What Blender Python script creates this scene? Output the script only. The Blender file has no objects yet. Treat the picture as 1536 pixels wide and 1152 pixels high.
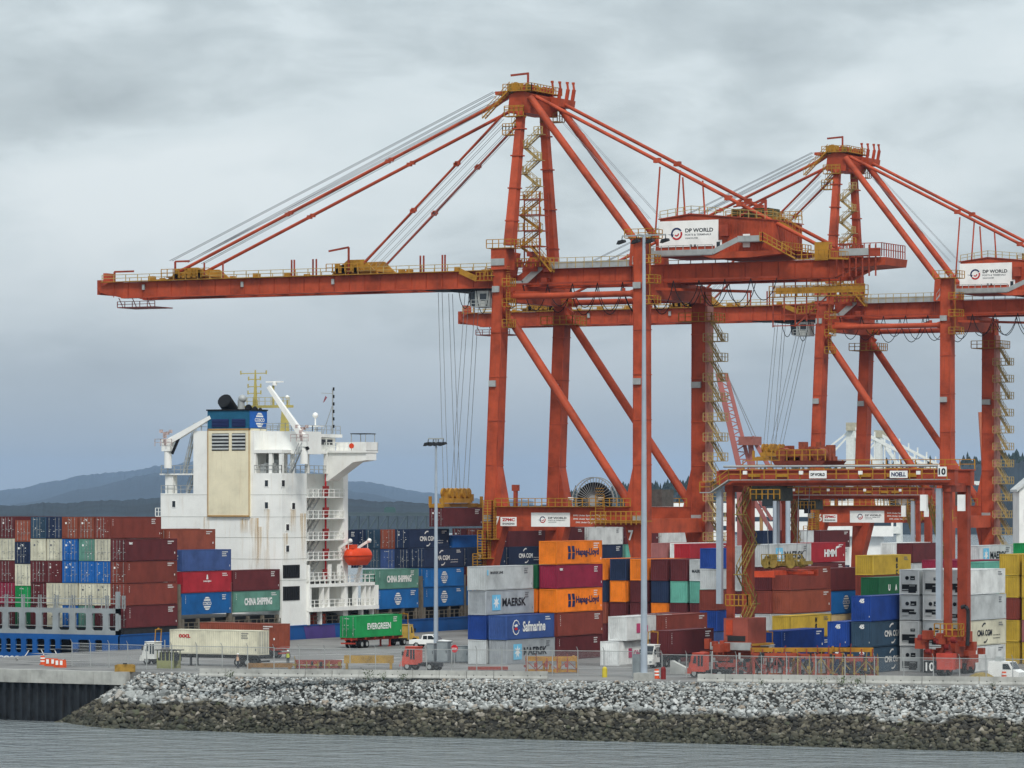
import bpy, bmesh, math, random
import numpy as np
from mathutils import Vector, Matrix
random.seed(7); np.random.seed(7)
SC = bpy.context.scene
COL = SC.collection
R = math.radians

# ------------------------------------------------------------ camera
# World axes: +x landward (along the crane booms), +y along the berth, z up,
# z = 0 is the quay deck; the origin lies under the first quay crane.
F = 6000.0; YH = 750.0; CH = 19.4; ANG = R(28)
ca, sa = math.cos(ANG), math.sin(ANG)
CX = -(12.5 * ca - 592.0 * sa); CY = -(12.5 * sa + 592.0 * ca)
cam_d = bpy.data.cameras.new('camera'); cam = bpy.data.objects.new('camera', cam_d); COL.objects.link(cam)
cam.location = (CX, CY, CH); cam.rotation_euler = (R(90), 0, ANG)
cam_d.sensor_width = 36; cam_d.lens = 36 * F / 1536; cam_d.shift_y = (YH - 576) / 1536
cam_d.clip_start = 1; cam_d.clip_end = 40000
SC.camera = cam

# ------------------------------------------------------------ sky, sun, exposure
SKY_OFF = (8.37, 0.0, 0.71)
SUN_AZ_DIR = Vector((0.62, -0.78, 0.0)).normalized(); SUN_EL = R(48)
w = bpy.data.worlds.new('World'); SC.world = w; w.use_nodes = True
nt = w.node_tree; N = nt.nodes; Lk = nt.links
for n in list(N): N.remove(n)
def nd(t, tree=None, **kw):
    n = (tree or nt).nodes.new(t)
    for k, v in kw.items(): setattr(n, k, v)
    return n
def mth(tree, op, a, b=None, c=None, clamp=False):
    n = tree.nodes.new('ShaderNodeMath'); n.operation = op; n.use_clamp = clamp
    for i, s in enumerate((a, b, c)):
        if s is None: continue
        if isinstance(s, (int, float)): n.inputs[i].default_value = s
        else: tree.links.new(s, n.inputs[i])
    return n.outputs[0]
def mixc(tree, fac, a, b, blend='MIX'):
    n = tree.nodes.new('ShaderNodeMix'); n.data_type = 'RGBA'; n.blend_type = blend
    for i, s in ((0, fac), (6, a), (7, b)):
        if isinstance(s, (int, float)): n.inputs[i].default_value = s
        elif isinstance(s, tuple): n.inputs[i].default_value = (*s, 1)
        else: tree.links.new(s, n.inputs[i])
    return n.outputs[2]
def ramp(tree, fac, stops):
    n = tree.nodes.new('ShaderNodeValToRGB'); e = n.color_ramp.elements
    while len(e) < len(stops): e.new(0.5)
    for el, (p, c) in zip(e, stops):
        el.position = p; el.color = (*c, 1) if isinstance(c, tuple) else (c, c, c, 1)
    tree.links.new(fac, n.inputs[0]); return n.outputs[0]
sky = nd('ShaderNodeTexSky', sky_type='NISHITA', sun_disc=False, sun_elevation=SUN_EL,
         sun_rotation=math.atan2(SUN_AZ_DIR.x, SUN_AZ_DIR.y))
sky.air_density = 1.4; sky.dust_density = 2.5
tc = nd('ShaderNodeTexCoord')
sep = nd('ShaderNodeSeparateXYZ'); Lk.new(tc.outputs['Generated'], sep.inputs[0])
zc = mth(nt, 'MAXIMUM', sep.outputs[2], 0.0)
rt = nd('ShaderNodeVectorRotate', rotation_type='Z_AXIS'); Lk.new(tc.outputs['Generated'], rt.inputs['Vector']); rt.inputs['Angle'].default_value = -ANG
mp = nd('ShaderNodeMapping'); Lk.new(rt.outputs[0], mp.inputs[0]); mp.inputs['Scale'].default_value = (1.0, 0.6, 2.6); mp.inputs['Location'].default_value = SKY_OFF
n1 = nd('ShaderNodeTexNoise'); n1.inputs['Scale'].default_value = 9.0; n1.inputs['Detail'].default_value = 10; n1.inputs['Roughness'].default_value = 0.5; n1.inputs['Distortion'].default_value = 0.25
n2 = nd('ShaderNodeTexNoise'); n2.inputs['Scale'].default_value = 34.0; n2.inputs['Detail'].default_value = 8; n2.inputs['Roughness'].default_value = 0.55; n2.inputs['Distortion'].default_value = 0.5
Lk.new(mp.outputs[0], n1.inputs[0]); Lk.new(mp.outputs[0], n2.inputs[0])
cl = mth(nt, 'ADD', mth(nt, 'MULTIPLY', n1.outputs[0], 0.78), mth(nt, 'MULTIPLY', n2.outputs[0], 0.22))
cloud = ramp(nt, cl, [(0.34, (0.36, 0.41, 0.44)), (0.44, (0.47, 0.53, 0.56)), (0.51, (0.59, 0.655, 0.685)), (0.64, (0.68, 0.735, 0.76))])
# overcast luminance rises from the horizon to the zenith (CIE overcast sky)
lum = mth(nt, 'ADD', mth(nt, 'MULTIPLY', zc, 0.55), 0.89)
low = nd('ShaderNodeMapRange'); low.interpolation_type = 'SMOOTHSTEP'
low.inputs['From Min'].default_value = 0.0; low.inputs['From Max'].default_value = 0.075; Lk.new(sep.outputs[2], low.inputs['Value'])
base = mixc(nt, low.outputs[0], (0.385, 0.445, 0.495), cloud)
base = mixc(nt, 0.12, base, mixc(nt, 1.0, sky.outputs[0], (0.1, 0.1, 0.1), 'MULTIPLY'))
vm = nd('ShaderNodeVectorMath', operation='SCALE'); Lk.new(base, vm.inputs[0]); Lk.new(lum, vm.inputs['Scale'])
bg = nd('ShaderNodeBackground'); Lk.new(vm.outputs[0], bg.inputs[0]); bg.inputs[1].default_value = 1.0
wo = nd('ShaderNodeOutputWorld'); Lk.new(bg.outputs[0], wo.inputs[0])
sd = bpy.data.lights.new('sun', 'SUN'); sd.energy = 1.5; sd.angle = R(10); sd.color = (1.0, 0.965, 0.91)
so = bpy.data.objects.new('sun', sd); COL.objects.link(so)
sdir = Vector((SUN_AZ_DIR.x * math.cos(SUN_EL), SUN_AZ_DIR.y * math.cos(SUN_EL), math.sin(SUN_EL)))
so.rotation_euler = sdir.to_track_quat('Z', 'Y').to_euler(); so.location = (60, -80, 120)
vs = SC.view_settings; vs.view_transform = 'Standard'; vs.look = 'None'; vs.gamma = 1; vs.use_curve_mapping = False
vs.exposure = 0.38

# ------------------------------------------------------------ pixel helpers (photo 1536 x 1152)
def ray(px, py):
    x = (px - 768) / F; z = (YH - py) / F
    return (x * ca - sa, x * sa + ca, z)
def at_z(px, py, z=0.0):
    d = ray(px, py); t = (z - CH) / d[2]; return Vector((CX + d[0] * t, CY + d[1] * t, z))
def at_x(px, py, x):
    d = ray(px, py); t = (x - CX) / d[0]; return Vector((x, CY + d[1] * t, CH + d[2] * t))
def at_y(px, py, y):
    d = ray(px, py); t = (y - CY) / d[1]; return Vector((CX + d[0] * t, y, CH + d[2] * t))
def at_d(px, py, D):
    d = ray(px, py); return Vector((CX + d[0] * D, CY + d[1] * D, CH + d[2] * D))

# ------------------------------------------------------------ materials
def lin(c):
    if isinstance(c, str): c = tuple(int(c[i:i + 2], 16) / 255 for i in (0, 2, 4))
    return tuple(((v + 0.055) / 1.055) ** 2.4 if v > 0.04045 else v / 12.92 for v in c)
MATS = {}
def mat(name, col, rough=0.55, metal=0.0, var=0.10, scale=1.2, streak=0.0, streak_col=(0.10, 0.05, 0.025), bump=0.0, rnd=0.0, spec=0.18):
    if name in MATS: return MATS[name]
    m = bpy.data.materials.new(name); m.use_nodes = True; t = m.node_tree
    b = t.nodes['Principled BSDF']; b.inputs['Roughness'].default_value = rough; b.inputs['Metallic'].default_value = metal
    b.inputs['Specular IOR Level'].default_value = spec
    c = lin(col)
    tcn = t.nodes.new('ShaderNodeTexCoord')
    no = t.nodes.new('ShaderNodeTexNoise'); no.inputs['Scale'].default_value = scale; no.inputs['Detail'].default_value = 6; no.inputs['Roughness'].default_value = 0.62
    oi = t.nodes.new('ShaderNodeObjectInfo')
    off = t.nodes.new('ShaderNodeVectorMath'); off.operation = 'ADD'
    t.links.new(tcn.outputs['Object'], off.inputs[0])
    k = t.nodes.new('ShaderNodeVectorMath'); k.operation = 'SCALE'; k.inputs[0].default_value = (37, 51, 23); t.links.new(oi.outputs['Random'], k.inputs['Scale'])
    t.links.new(k.outputs[0], off.inputs[1]); t.links.new(off.outputs[0], no.inputs[0])
    lo = tuple(v * (1 - 2.2 * var) for v in c); hi = tuple(min(1, v * (1 + 1.6 * var)) for v in c)
    out = ramp(t, no.outputs[0], [(0.3, lo), (0.5, c), (0.72, hi)])
    if rnd:
        mr = t.nodes.new('ShaderNodeMapRange'); mr.inputs['To Min'].default_value = 1 - rnd; mr.inputs['To Max'].default_value = 1 + rnd
        t.links.new(oi.outputs['Random'], mr.inputs['Value'])
        vmm = t.nodes.new('ShaderNodeVectorMath'); vmm.operation = 'SCALE'; t.links.new(out, vmm.inputs[0]); t.links.new(mr.outputs[0], vmm.inputs['Scale'])
        out = vmm.outputs[0]
    if streak:
        mpn = t.nodes.new('ShaderNodeMapping'); mpn.inputs['Scale'].default_value = (2.2, 2.2, 0.16); t.links.new(off.outputs[0], mpn.inputs[0])
        n2_ = t.nodes.new('ShaderNodeTexNoise'); n2_.inputs['Scale'].default_value = 1.0; n2_.inputs['Detail'].default_value = 7; n2_.inputs['Roughness'].default_value = 0.7
        t.links.new(mpn.outputs[0], n2_.inputs[0])
        fac = ramp(t, n2_.outputs[0], [(0.53, 0.0), (0.78, streak)])
        out = mixc(t, fac, out, streak_col)
    t.links.new(out, b.inputs['Base Color'])
    if bump:
        bn = t.nodes.new('ShaderNodeBump'); bn.inputs['Strength'].default_value = bump; bn.inputs['Distance'].default_value = 0.05
        t.links.new(no.outputs[0], bn.inputs['Height']); t.links.new(bn.outputs[0], b.inputs['Normal'])
    rg = t.nodes.new('ShaderNodeMapRange'); rg.inputs['To Min'].default_value = max(0.05, rough - 0.12); rg.inputs['To Max'].default_value = min(1, rough + 0.15)
    t.links.new(no.outputs[0], rg.inputs['Value']); t.links.new(rg.outputs[0], b.inputs['Roughness'])
    MATS[name] = m; return m
RUST = (0.13, 0.052, 0.02)
M_red = mat('crane_red_paint', 'ab492d', 0.55, var=0.22, scale=0.3, streak=0.6, streak_col=(0.17, 0.05, 0.032), rnd=0.10)
M_red2 = mat('gantry_red_paint', '96412d', 0.55, var=0.18, scale=0.5, streak=0.4, streak_col=(0.12, 0.045, 0.03), rnd=0.06)
M_yel = mat('walkway_yellow_paint', 'a97b2a', 0.55, var=0.16, scale=0.8, streak=0.35, streak_col=(0.16, 0.07, 0.02))
M_rail = mat('handrail_paint', 'ad9660', 0.55, var=0.12)
M_galv = mat('galvanised_steel', 'a7aaa8', 0.5, 0.25, var=0.10, scale=0.8)
M_pole = mat('pole_steel', 'a9b3bd', 0.45, 0.2, var=0.06, scale=0.4)
M_white = mat('white_paint', 'f0f0ec', 0.45, var=0.05, scale=0.5)
M_ship = mat('ship_white_paint', 'efefea', 0.5, var=0.05, scale=0.25, streak=0.26, streak_col=(0.50, 0.36, 0.20))
M_cream = mat('casing_cream_paint', 'e3dabd', 0.55, var=0.07, scale=0.3, streak=0.35, streak_col=(0.42, 0.26, 0.10))
M_black = mat('black_paint', '17181a', 0.6, var=0.2)
M_dark = mat('dark_steel', '2c2d2f', 0.6, var=0.2)
M_rubber = mat('rubber', '1b1b1b', 0.85, var=0.15)
M_glass = mat('dark_glass', '20282e', 0.12, var=0.05, spec=0.6)
M_navy = mat('navy_print', '1c2a55', 0.5, var=0.05)
M_redprint = mat('red_print', 'b8262c', 0.5, var=0.05)
M_cyan = mat('pale_blue_print', '74bfe0', 0.5, var=0.05)
M_textw = mat('white_print', 'e6e6e2', 0.5, var=0.05)
M_textk = mat('black_print', '20242a', 0.5, var=0.05)
M_textg = mat('grey_print', '6a6c70', 0.5, var=0.05)
M_conc = mat('concrete', 'a9a9a3', 0.9, var=0.16, scale=0.45, streak=0.35, streak_col=(0.16, 0.155, 0.14), bump=0.15, rnd=0.06)
M_orange = mat('lifeboat_orange', 'dd4a25', 0.4, var=0.06)
M_hull = mat('hull_blue_paint', '17508f', 0.45, var=0.10, scale=0.25, streak=0.22, streak_col=(0.05, 0.09, 0.16))
M_purple = mat('hull_purple_paint', '50407f', 0.5, var=0.12, scale=0.3)
M_bulw = mat('bulwark_grey_paint', '8f9597', 0.55, var=0.08, scale=0.4, streak=0.4, streak_col=(0.25, 0.2, 0.13))
M_bridgey = mat('mast_yellow_paint', 'b3a662', 0.55, var=0.1, scale=0.6)
M_rope = mat('wire_rope', '8c9196', 0.6, 0.2, var=0.1)
M_stair = mat('stair_ochre', '8f7a3c', 0.6, var=0.2)

# ------------------------------------------------------------ object helpers
def link(o, parent=None):
    COL.objects.link(o)
    if parent is not None: o.parent = parent
    return o
def tag(o, label, cat, group=None, kind=None):
    if label: o['label'] = label
    if cat: o['category'] = cat
    if group: o['group'] = group
    if kind: o['kind'] = kind
    return o
def thing(name, label, cat, loc=(0, 0, 0), rz=0.0, group=None):
    o = bpy.data.objects.new(name, None); o.empty_display_size = 0.5
    o.location = loc; o.rotation_euler = (0, 0, rz); link(o); return tag(o, label, cat, group)
def copy_tree(o, parent=None, skip=()):
    c = o.copy(); COL.objects.link(c); c.parent = parent
    for ch in o.children:
        if ch.name.split('.')[0] in skip: continue
        copy_tree(ch, c, skip)
    return c

class MB:
    def __init__(s): s.v = []; s.f = []; s.sm = []
    def add(s, vs, fs, smooth=False):
        n = len(s.v); s.v.extend([tuple(v) for v in vs]); s.f.extend([tuple(i + n for i in f) for f in fs]); s.sm.extend([smooth] * len(fs)); return s
    def box(s, x0, x1, y0, y1, z0, z1):
        if x0 > x1: x0, x1 = x1, x0
        if y0 > y1: y0, y1 = y1, y0
        if z0 > z1: z0, z1 = z1, z0
        return s.add([(x0, y0, z0), (x1, y0, z0), (x1, y1, z0), (x0, y1, z0), (x0, y0, z1), (x1, y0, z1), (x1, y1, z1), (x0, y1, z1)],
              [(3, 2, 1, 0), (4, 5, 6, 7), (0, 1, 5, 4), (1, 2, 6, 5), (2, 3, 7, 6), (3, 0, 4, 7)])
    def beam(s, a, b, w, h, w2=None, h2=None, up=(0, 0, 1)):
        a, b = Vector(a), Vector(b); d = (b - a)
        if d.length < 1e-6: return s
        d.normalize(); up = Vector(up)
        if abs(d.dot(up)) > 0.999: up = Vector((1, 0, 0))
        r = d.cross(up).normalized(); u = r.cross(d)
        w2 = w if w2 is None else w2; h2 = h if h2 is None else h2
        vs = []
        for P, ww, hh in ((a, w, h), (b, w2, h2)):
            for sx, sz in ((-1, -1), (1, -1), (1, 1), (-1, 1)): vs.append(P + r * (sx * ww / 2) + u * (sz * hh / 2))
        return s.add(vs, [(0, 1, 2, 3), (7, 6, 5, 4), (0, 4, 5, 1), (1, 5, 6, 2), (2, 6, 7, 3), (3, 7, 4, 0)])
    def leg(s, a, b, w, d, w2=None, d2=None):
        """upright box whose section stays axis aligned: w along x, d along y"""
        w2 = w if w2 is None else w2; d2 = d if d2 is None else d2; vs = []
        for P, ww, dd in ((a, w, d), (b, w2, d2)):
            for sx, sy in ((-1, -1), (1, -1), (1, 1), (-1, 1)): vs.append((P[0] + sx * ww / 2, P[1] + sy * dd / 2, P[2]))
        return s.add(vs, [(3, 2, 1, 0), (4, 5, 6, 7), (0, 1, 5, 4), (1, 2, 6, 5), (2, 3, 7, 6), (3, 0, 4, 7)])
    def tube(s, a, b, r, n=8, r2=None, caps=True):
        a, b = Vector(a), Vector(b); d = b - a
        if d.length < 1e-6: return s
        d.normalize(); up = Vector((0, 0, 1)) if abs(d.z) < 0.95 else Vector((1, 0, 0))
        x = d.cross(up).normalized(); y = x.cross(d); r2 = r if r2 is None else r2; vs = []
        for P, rr in ((a, r), (b, r2)):
            for i in range(n):
                t = 2 * math.pi * i / n; vs.append(P + x * (rr * math.cos(t)) + y * (rr * math.sin(t)))
        s.add(vs, [(i, i + n, (i + 1) % n + n, (i + 1) % n) for i in range(n)], True)
        if caps: s.add(vs[:n], [tuple(range(n))]); s.add(vs[n:], [tuple(reversed(range(n)))])
        return s
    def path(s, pts, r, n=5):
        for a, b in zip(pts, pts[1:]): s.tube(a, b, r, n, caps=False)
        return s
    def prism(s, poly, axis, a0, a1):
        def P(u, v, a): return {'x': (a, u, v), 'y': (u, a, v), 'z': (u, v, a)}[axis]
        n = len(poly); vs = [P(u, v, a0) for u, v in poly] + [P(u, v, a1) for u, v in poly]
        area = sum(poly[i][0] * poly[(i + 1) % n][1] - poly[(i + 1) % n][0] * poly[i][1] for i in range(n))
        flip = (area > 0) ^ (axis == 'y') ^ (a1 < a0)
        fs = [tuple(reversed(range(n))), tuple(range(n, 2 * n))] + [(i, (i + 1) % n, (i + 1) % n + n, i + n) for i in range(n)]
        if not flip: fs = [tuple(reversed(f)) for f in fs]
        return s.add(vs, fs)
    def disc(s, c, r, axis='y', th=0.02, n=16, ry=None):
        ry = ry or r; poly = [(r * math.cos(2 * math.pi * i / n), ry * math.sin(2 * math.pi * i / n)) for i in range(n)]
        k = {'x': (1, 2, 0), 'y': (0, 2, 1), 'z': (0, 1, 2)}[axis]
        return s.prism([(c[k[0]] + u, c[k[1]] + v) for u, v in poly], axis, c[k[2]] - th / 2, c[k[2]] + th / 2)
    def sphere(s, c, r, n=10, m=6, sx=1, sy=1, sz=1):
        vs = []; fs = []
        for j in range(m + 1):
            t = math.pi * j / m
            for i in range(n):
                a = 2 * math.pi * i / n; vs.append((c[0] + sx * r * math.sin(t) * math.cos(a), c[1] + sy * r * math.sin(t) * math.sin(a), c[2] + sz * r * math.cos(t)))
        for j in range(m):
            for i in range(n): fs.append((j * n + i, (j + 1) * n + i, (j + 1) * n + (i + 1) % n, j * n + (i + 1) % n))
        return s.add(vs, fs, True)
    def rail(s, pts, h=1.1, step=1.8, r=0.045, mid=True):
        pts = [Vector(p) for p in pts]
        for a, b in zip(pts, pts[1:]):
            L = (b - a).length; k = max(1, int(round(L / step)))
            for i in range(k + 1):
                p = a.lerp(b, i / k); s.beam(p, p + Vector((0, 0, h)), 2 * r, 2 * r)
            for hh in ((h, h * 0.52) if mid else (h,)):
                s.beam(a + Vector((0, 0, hh)), b + Vector((0, 0, hh)), 1.7 * r, 1.7 * r)
        return s
    def stair(s, a, b, width=0.8, wdir=(0, 1, 0), rail=True, step=0.45):
        a, b = Vector(a), Vector(b); wd = Vector(wdir).normalized() * (width / 2)
        for sg in (-1, 1):
            s.beam(a + wd * sg, b + wd * sg, 0.06, 0.22)
            if rail:
                s.beam(a + wd * sg + Vector((0, 0, 1)), b + wd * sg + Vector((0, 0, 1)), 0.07, 0.07)
                for k in range(0, 5):
                    p = a.lerp(b, k / 4) + wd * sg; s.beam(p, p + Vector((0, 0, 1)), 0.05, 0.05)
        n = max(2, int(abs(b.z - a.z) / step))
        for i in range(1, n):
            p = a.lerp(b, i / n); s.beam(p - wd, p + wd, 0.28, 0.04)
        return s
    def mesh(s, name):
        me = bpy.data.meshes.new(name); me.from_pydata(s.v, [], s.f); me.polygons.foreach_set('use_smooth', s.sm); me.update(); return me
    def build(s, name, m, parent=None, loc=None):
        me = s.mesh(name)
        o = bpy.data.objects.new(name, me); me.materials.append(m); link(o, parent)
        if loc is not None: o.location = loc
        return o

_TX = {}
def text_mesh(st, bold=0.0, spacing=1.0):
    k = (st, bold, spacing)
    if k not in _TX:
        cu = bpy.data.curves.new('lettering', 'FONT'); cu.body = st; cu.extrude = 0.0; cu.offset = bold; cu.space_character = spacing
        cu.align_x = 'CENTER'; cu.resolution_u = 3
        o = bpy.data.objects.new('lettering', cu); COL.objects.link(o)
        bpy.context.view_layer.update()
        me = bpy.data.meshes.new_from_object(o.evaluated_get(bpy.context.evaluated_depsgraph_get()))
        bpy.data.objects.remove(o); bpy.data.curves.remove(cu)
        n = len(me.vertices); co = np.empty(n * 3, np.float32); me.vertices.foreach_get('co', co); co = co.reshape(-1, 3)
        lo, hi = co.min(0), co.max(0)
        co[:, :2] = (co[:, :2] - (lo[:2] + hi[:2]) / 2) / np.maximum(hi[:2] - lo[:2], 1e-6); co[:, 2] = 0
        me.vertices.foreach_set('co', co.ravel()); me.update(); me.name = 'lettering'
        _TX[k] = me
    return _TX[k]
def text(st, wd, ht, m, parent, loc, face='side', bold=0.015, name='lettering', spacing=1.0, roll=0):
    me = text_mesh(st, bold, spacing)
    if not me.materials: me.materials.append(m)
    o = bpy.data.objects.new(name, me); link(o, parent); o.location = loc
    o.rotation_euler = {'side': (R(90), 0, R(90)), 'end': (R(90), 0, 0), 'back': (R(90), 0, R(180))}[face]
    if roll:
        o.rotation_euler = (Matrix.Rotation(0, 3, 'Z') @ o.rotation_euler.to_matrix() @ Matrix.Rotation(roll, 3, 'Z')).to_euler()
    o.scale = (wd, ht, 1)
    o.material_slots[0].link = 'OBJECT'; o.material_slots[0].material = m
    return o
# ============================================================ the setting
def interp(x, pts):
    for (x0, y0), (x1, y1) in zip(pts, pts[1:]):
        if x <= x1: return y0 + (y1 - y0) * max(0, (x - x0)) / (x1 - x0)
    return pts[-1][1]
WZ = -5.8
CREST = [(-40, -150.5), (20, -150.5), (40, -150.2), (77, -144.9), (119, -137.4), (250, -114)]
TOE = [(-40, -160), (13, -160), (41, -160.0), (85, -155.5), (125, -154), (250, -135)]

def water():
    m = bpy.data.materials.new('harbour_water'); m.use_nodes = True; t = m.node_tree; b = t.nodes['Principled BSDF']
    b.inputs['Base Color'].default_value = (0.20, 0.225, 0.23, 1); b.inputs['Roughness'].default_value = 0.12; b.inputs['IOR'].default_value = 1.33
    tcn = t.nodes.new('ShaderNodeTexCoord')
    def noise(sc, rot, det, scale):
        mpn = t.nodes.new('ShaderNodeMapping'); mpn.inputs['Scale'].default_value = sc; mpn.inputs['Rotation'].default_value = (0, 0, rot)
        t.links.new(tcn.outputs['Object'], mpn.inputs[0]); n = t.nodes.new('ShaderNodeTexNoise'); n.inputs['Scale'].default_value = scale; n.inputs['Detail'].default_value = det; n.inputs['Roughness'].default_value = 0.6
        t.links.new(mpn.outputs[0], n.inputs[0]); return n.outputs[0]
    h = mth(t, 'ADD', mth(t, 'MULTIPLY', noise((0.5, 1.0, 1), -ANG - 0.1, 4, 0.8), 0.5), mth(t, 'MULTIPLY', noise((0.7, 1, 1), -ANG + 0.25, 3, 0.26), 1.3))
    bn = t.nodes.new('ShaderNodeBump'); bn.inputs['Strength'].default_value = 1.0; bn.inputs['Distance'].default_value = 2.2
    t.links.new(h, bn.inputs['Height']); t.links.new(bn.outputs[0], b.inputs['Normal'])
    mb = MB(); S = 14000; mb.add([(-S, -2000, WZ), (S, -2000, WZ), (S, S, WZ), (-S, S, WZ)], [(0, 1, 2, 3)])
    o = mb.build('water', m); tag(o, None, None, kind='structure')
water()

M_yard = mat('yard_asphalt', '7b7a77', 0.7, var=0.24, scale=0.09, streak=0.5, streak_col=(0.09, 0.09, 0.088), bump=0.1)
def quay():
    xs = [-20.3, 20, 40, 77, 119, 250, 420]
    poly = [(x, interp(x, CREST) + 0.25) for x in xs] + [(420, 900), (-20.3, 900)]
    o = MB().prism(poly, 'z', -9, 0).build('quay', M_yard); tag(o, None, None, kind='structure')
    # concrete cap beam and steel sheet piles of the near quay face
    x = -26.0; i = 0
    while x < 13:
        L = 4.3
        MB().box(x, x + L - 0.03, -151.25, -150.27, -1.45, 0.02 + 0.012 * (i % 2)).build('cap_beam', M_conc, o); x += L; i += 1
    me = MB()
    me.prism([(0, 0), (0.28, 0), (0.40, -0.42), (0.72, -0.42), (0.84, 0), (1.12, 0), (1.12, 0.14), (0, 0.14)], 'z', -9, -1.45)
    M_pile = mat('sheet_pile_steel', '2b2f33', 0.6, 0.2, var=0.25, scale=0.6, streak=0.6, streak_col=(0.05, 0.042, 0.035))
    mesh = me.mesh('sheet_pile'); mesh.materials.append(M_pile)
    for k in range(36):
        p = bpy.data.objects.new('sheet_pile', mesh); link(p, o); p.location = (-26 + k * 1.12, -150.72, 0)
    # lane lines painted on the yard
    for a, b_, wd in (((405, 993), (655, 985), 0.9), ((380, 985), (640, 978), 0.5), ((640, 978), (700, 974), 0.5), ((860, 1003), (1000, 1000), 0.4), ((0, 990), (120, 991), 0.35)):
        A = at_z(*a); B = at_z(*b_); d = (B - A).normalized(); n = Vector((-d.y, d.x, 0)) * wd / 2
        MB().add([A - n + Vector((0, 0, .005)), B - n + Vector((0, 0, .005)), B + n + Vector((0, 0, .005)), A + n + Vector((0, 0, .005))], [(0, 1, 2, 3)]).build('painted_line', mat('line_paint', 'c9c9c4', 0.7, var=0.2, scale=0.6), o)
    # resurfaced patches and tyre-dark tracks
    rng = random.Random(17); mp_ = [mat('patch_dark', '5c5c5b', .8, var=.2, scale=.3), mat('patch_pale', '8d8c88', .8, var=.2, scale=.3), mat('patch_tar', '4b4b4b', .6, var=.25, scale=.5)]
    for i in range(46):
        c = at_z(rng.uniform(20, 1100), rng.uniform(970, 1012)); L = rng.uniform(2, 14); w_ = rng.uniform(.5, 2.6); a = rng.choice((0, 0, R(90), R(rng.uniform(-12, 12)))); z = .002 + .0006 * i / 10
        d = Vector((math.cos(a), math.sin(a), 0)); n = Vector((-d.y, d.x, 0)); k = 8; up = []; dn = []
        for j in range(k + 1): p = c + d * (L * j / k); up.append(p + n * (w_ / 2 + rng.uniform(-.15, .15)) + Vector((0, 0, z))); dn.append(p - n * (w_ / 2 + rng.uniform(-.15, .15)) + Vector((0, 0, z)))
        MB().add(up + dn[::-1], [tuple(range(2 * k + 2))]).build('asphalt_patch', rng.choice(mp_), o)
    return o
QUAY = quay()

def rock_variants(n=10):
    out = []
    for k in range(n):
        bm = bmesh.new()
        for i in range(11):
            v = Vector(np.random.normal(size=3)); v.normalize(); v *= random.uniform(0.75, 1.0)
            bm.verts.new((v.x * random.uniform(.85, 1.25), v.y, v.z * random.uniform(.6, .85)))
        bmesh.ops.convex_hull(bm, input=bm.verts)
        for v in [v for v in bm.verts if not v.link_faces]: bm.verts.remove(v)
        bmesh.ops.triangulate(bm, faces=bm.faces)
        bm.verts.index_update()
        out.append((np.array([v.co[:] for v in bm.verts], np.float32), np.array([[v.index for v in f.verts] for f in bm.faces], np.int32))); bm.free()
    return out
def rock_material():
    m = bpy.data.materials.new('riprap_stone'); m.use_nodes = True; t = m.node_tree; b = t.nodes['Principled BSDF']; b.inputs['Roughness'].default_value = 0.85
    g = t.nodes.new('ShaderNodeNewGeometry'); sp = t.nodes.new('ShaderNodeSeparateXYZ'); t.links.new(g.outputs['Position'], sp.inputs[0])
    at = t.nodes.new('ShaderNodeAttribute'); at.attribute_name = 'tint'
    oi = t.nodes.new('ShaderNodeObjectInfo')
    tint = mth(t, 'FRACT', mth(t, 'ADD', at.outputs['Fac'], mth(t, 'MULTIPLY', oi.outputs['Random'], 7.31)))
    dry = ramp(t, tint, [(0.0, lin('4a4c4c')), (0.3, lin('858886')), (0.6, lin('a9aca9')), (0.86, lin('cccecb')), (0.97, lin('96897a'))])
    wet = ramp(t, tint, [(0.0, lin('171510')), (0.35, lin('332f24')), (0.65, lin('4f4a3b')), (0.85, lin('6e6857')), (0.93, lin('3c4229')), (0.98, lin('979083'))])
    no = t.nodes.new('ShaderNodeTexNoise'); no.inputs['Scale'].default_value = 0.22; no.inputs['Detail'].default_value = 7; t.links.new(g.outputs['Position'], no.inputs[0])
    zz = mth(t, 'ADD', sp.outputs[2], mth(t, 'MULTIPLY', mth(t, 'SUBTRACT', no.outputs[0], 0.5), 3.4))
    mr = t.nodes.new('ShaderNodeMapRange'); mr.inputs['From Min'].default_value = -3.05; mr.inputs['From Max'].default_value = -2.65; t.links.new(zz, mr.inputs['Value'])
    c = mixc(t, mr.outputs[0], wet, dry)
    mr2 = t.nodes.new('ShaderNodeMapRange'); mr2.inputs['From Min'].default_value = -5.5; mr2.inputs['From Max'].default_value = -4.2; t.links.new(zz, mr2.inputs['Value'])
    c = mixc(t, mth(t, 'MULTIPLY', mth(t, 'SUBTRACT', 1.0, mr2.outputs[0]), 0.6), c, lin('2e3322'))
    n2_ = t.nodes.new('ShaderNodeTexNoise'); n2_.inputs['Scale'].default_value = 6; n2_.inputs['Detail'].default_value = 4; t.links.new(g.outputs['Position'], n2_.inputs[0])
    c = mixc(t, ramp(t, n2_.outputs[0], [(0.35, 0.0), (0.7, 0.35)]), c, lin('55554f'))
    t.links.new(c, b.inputs['Base Color']); return m
M_rock = rock_material()
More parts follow.
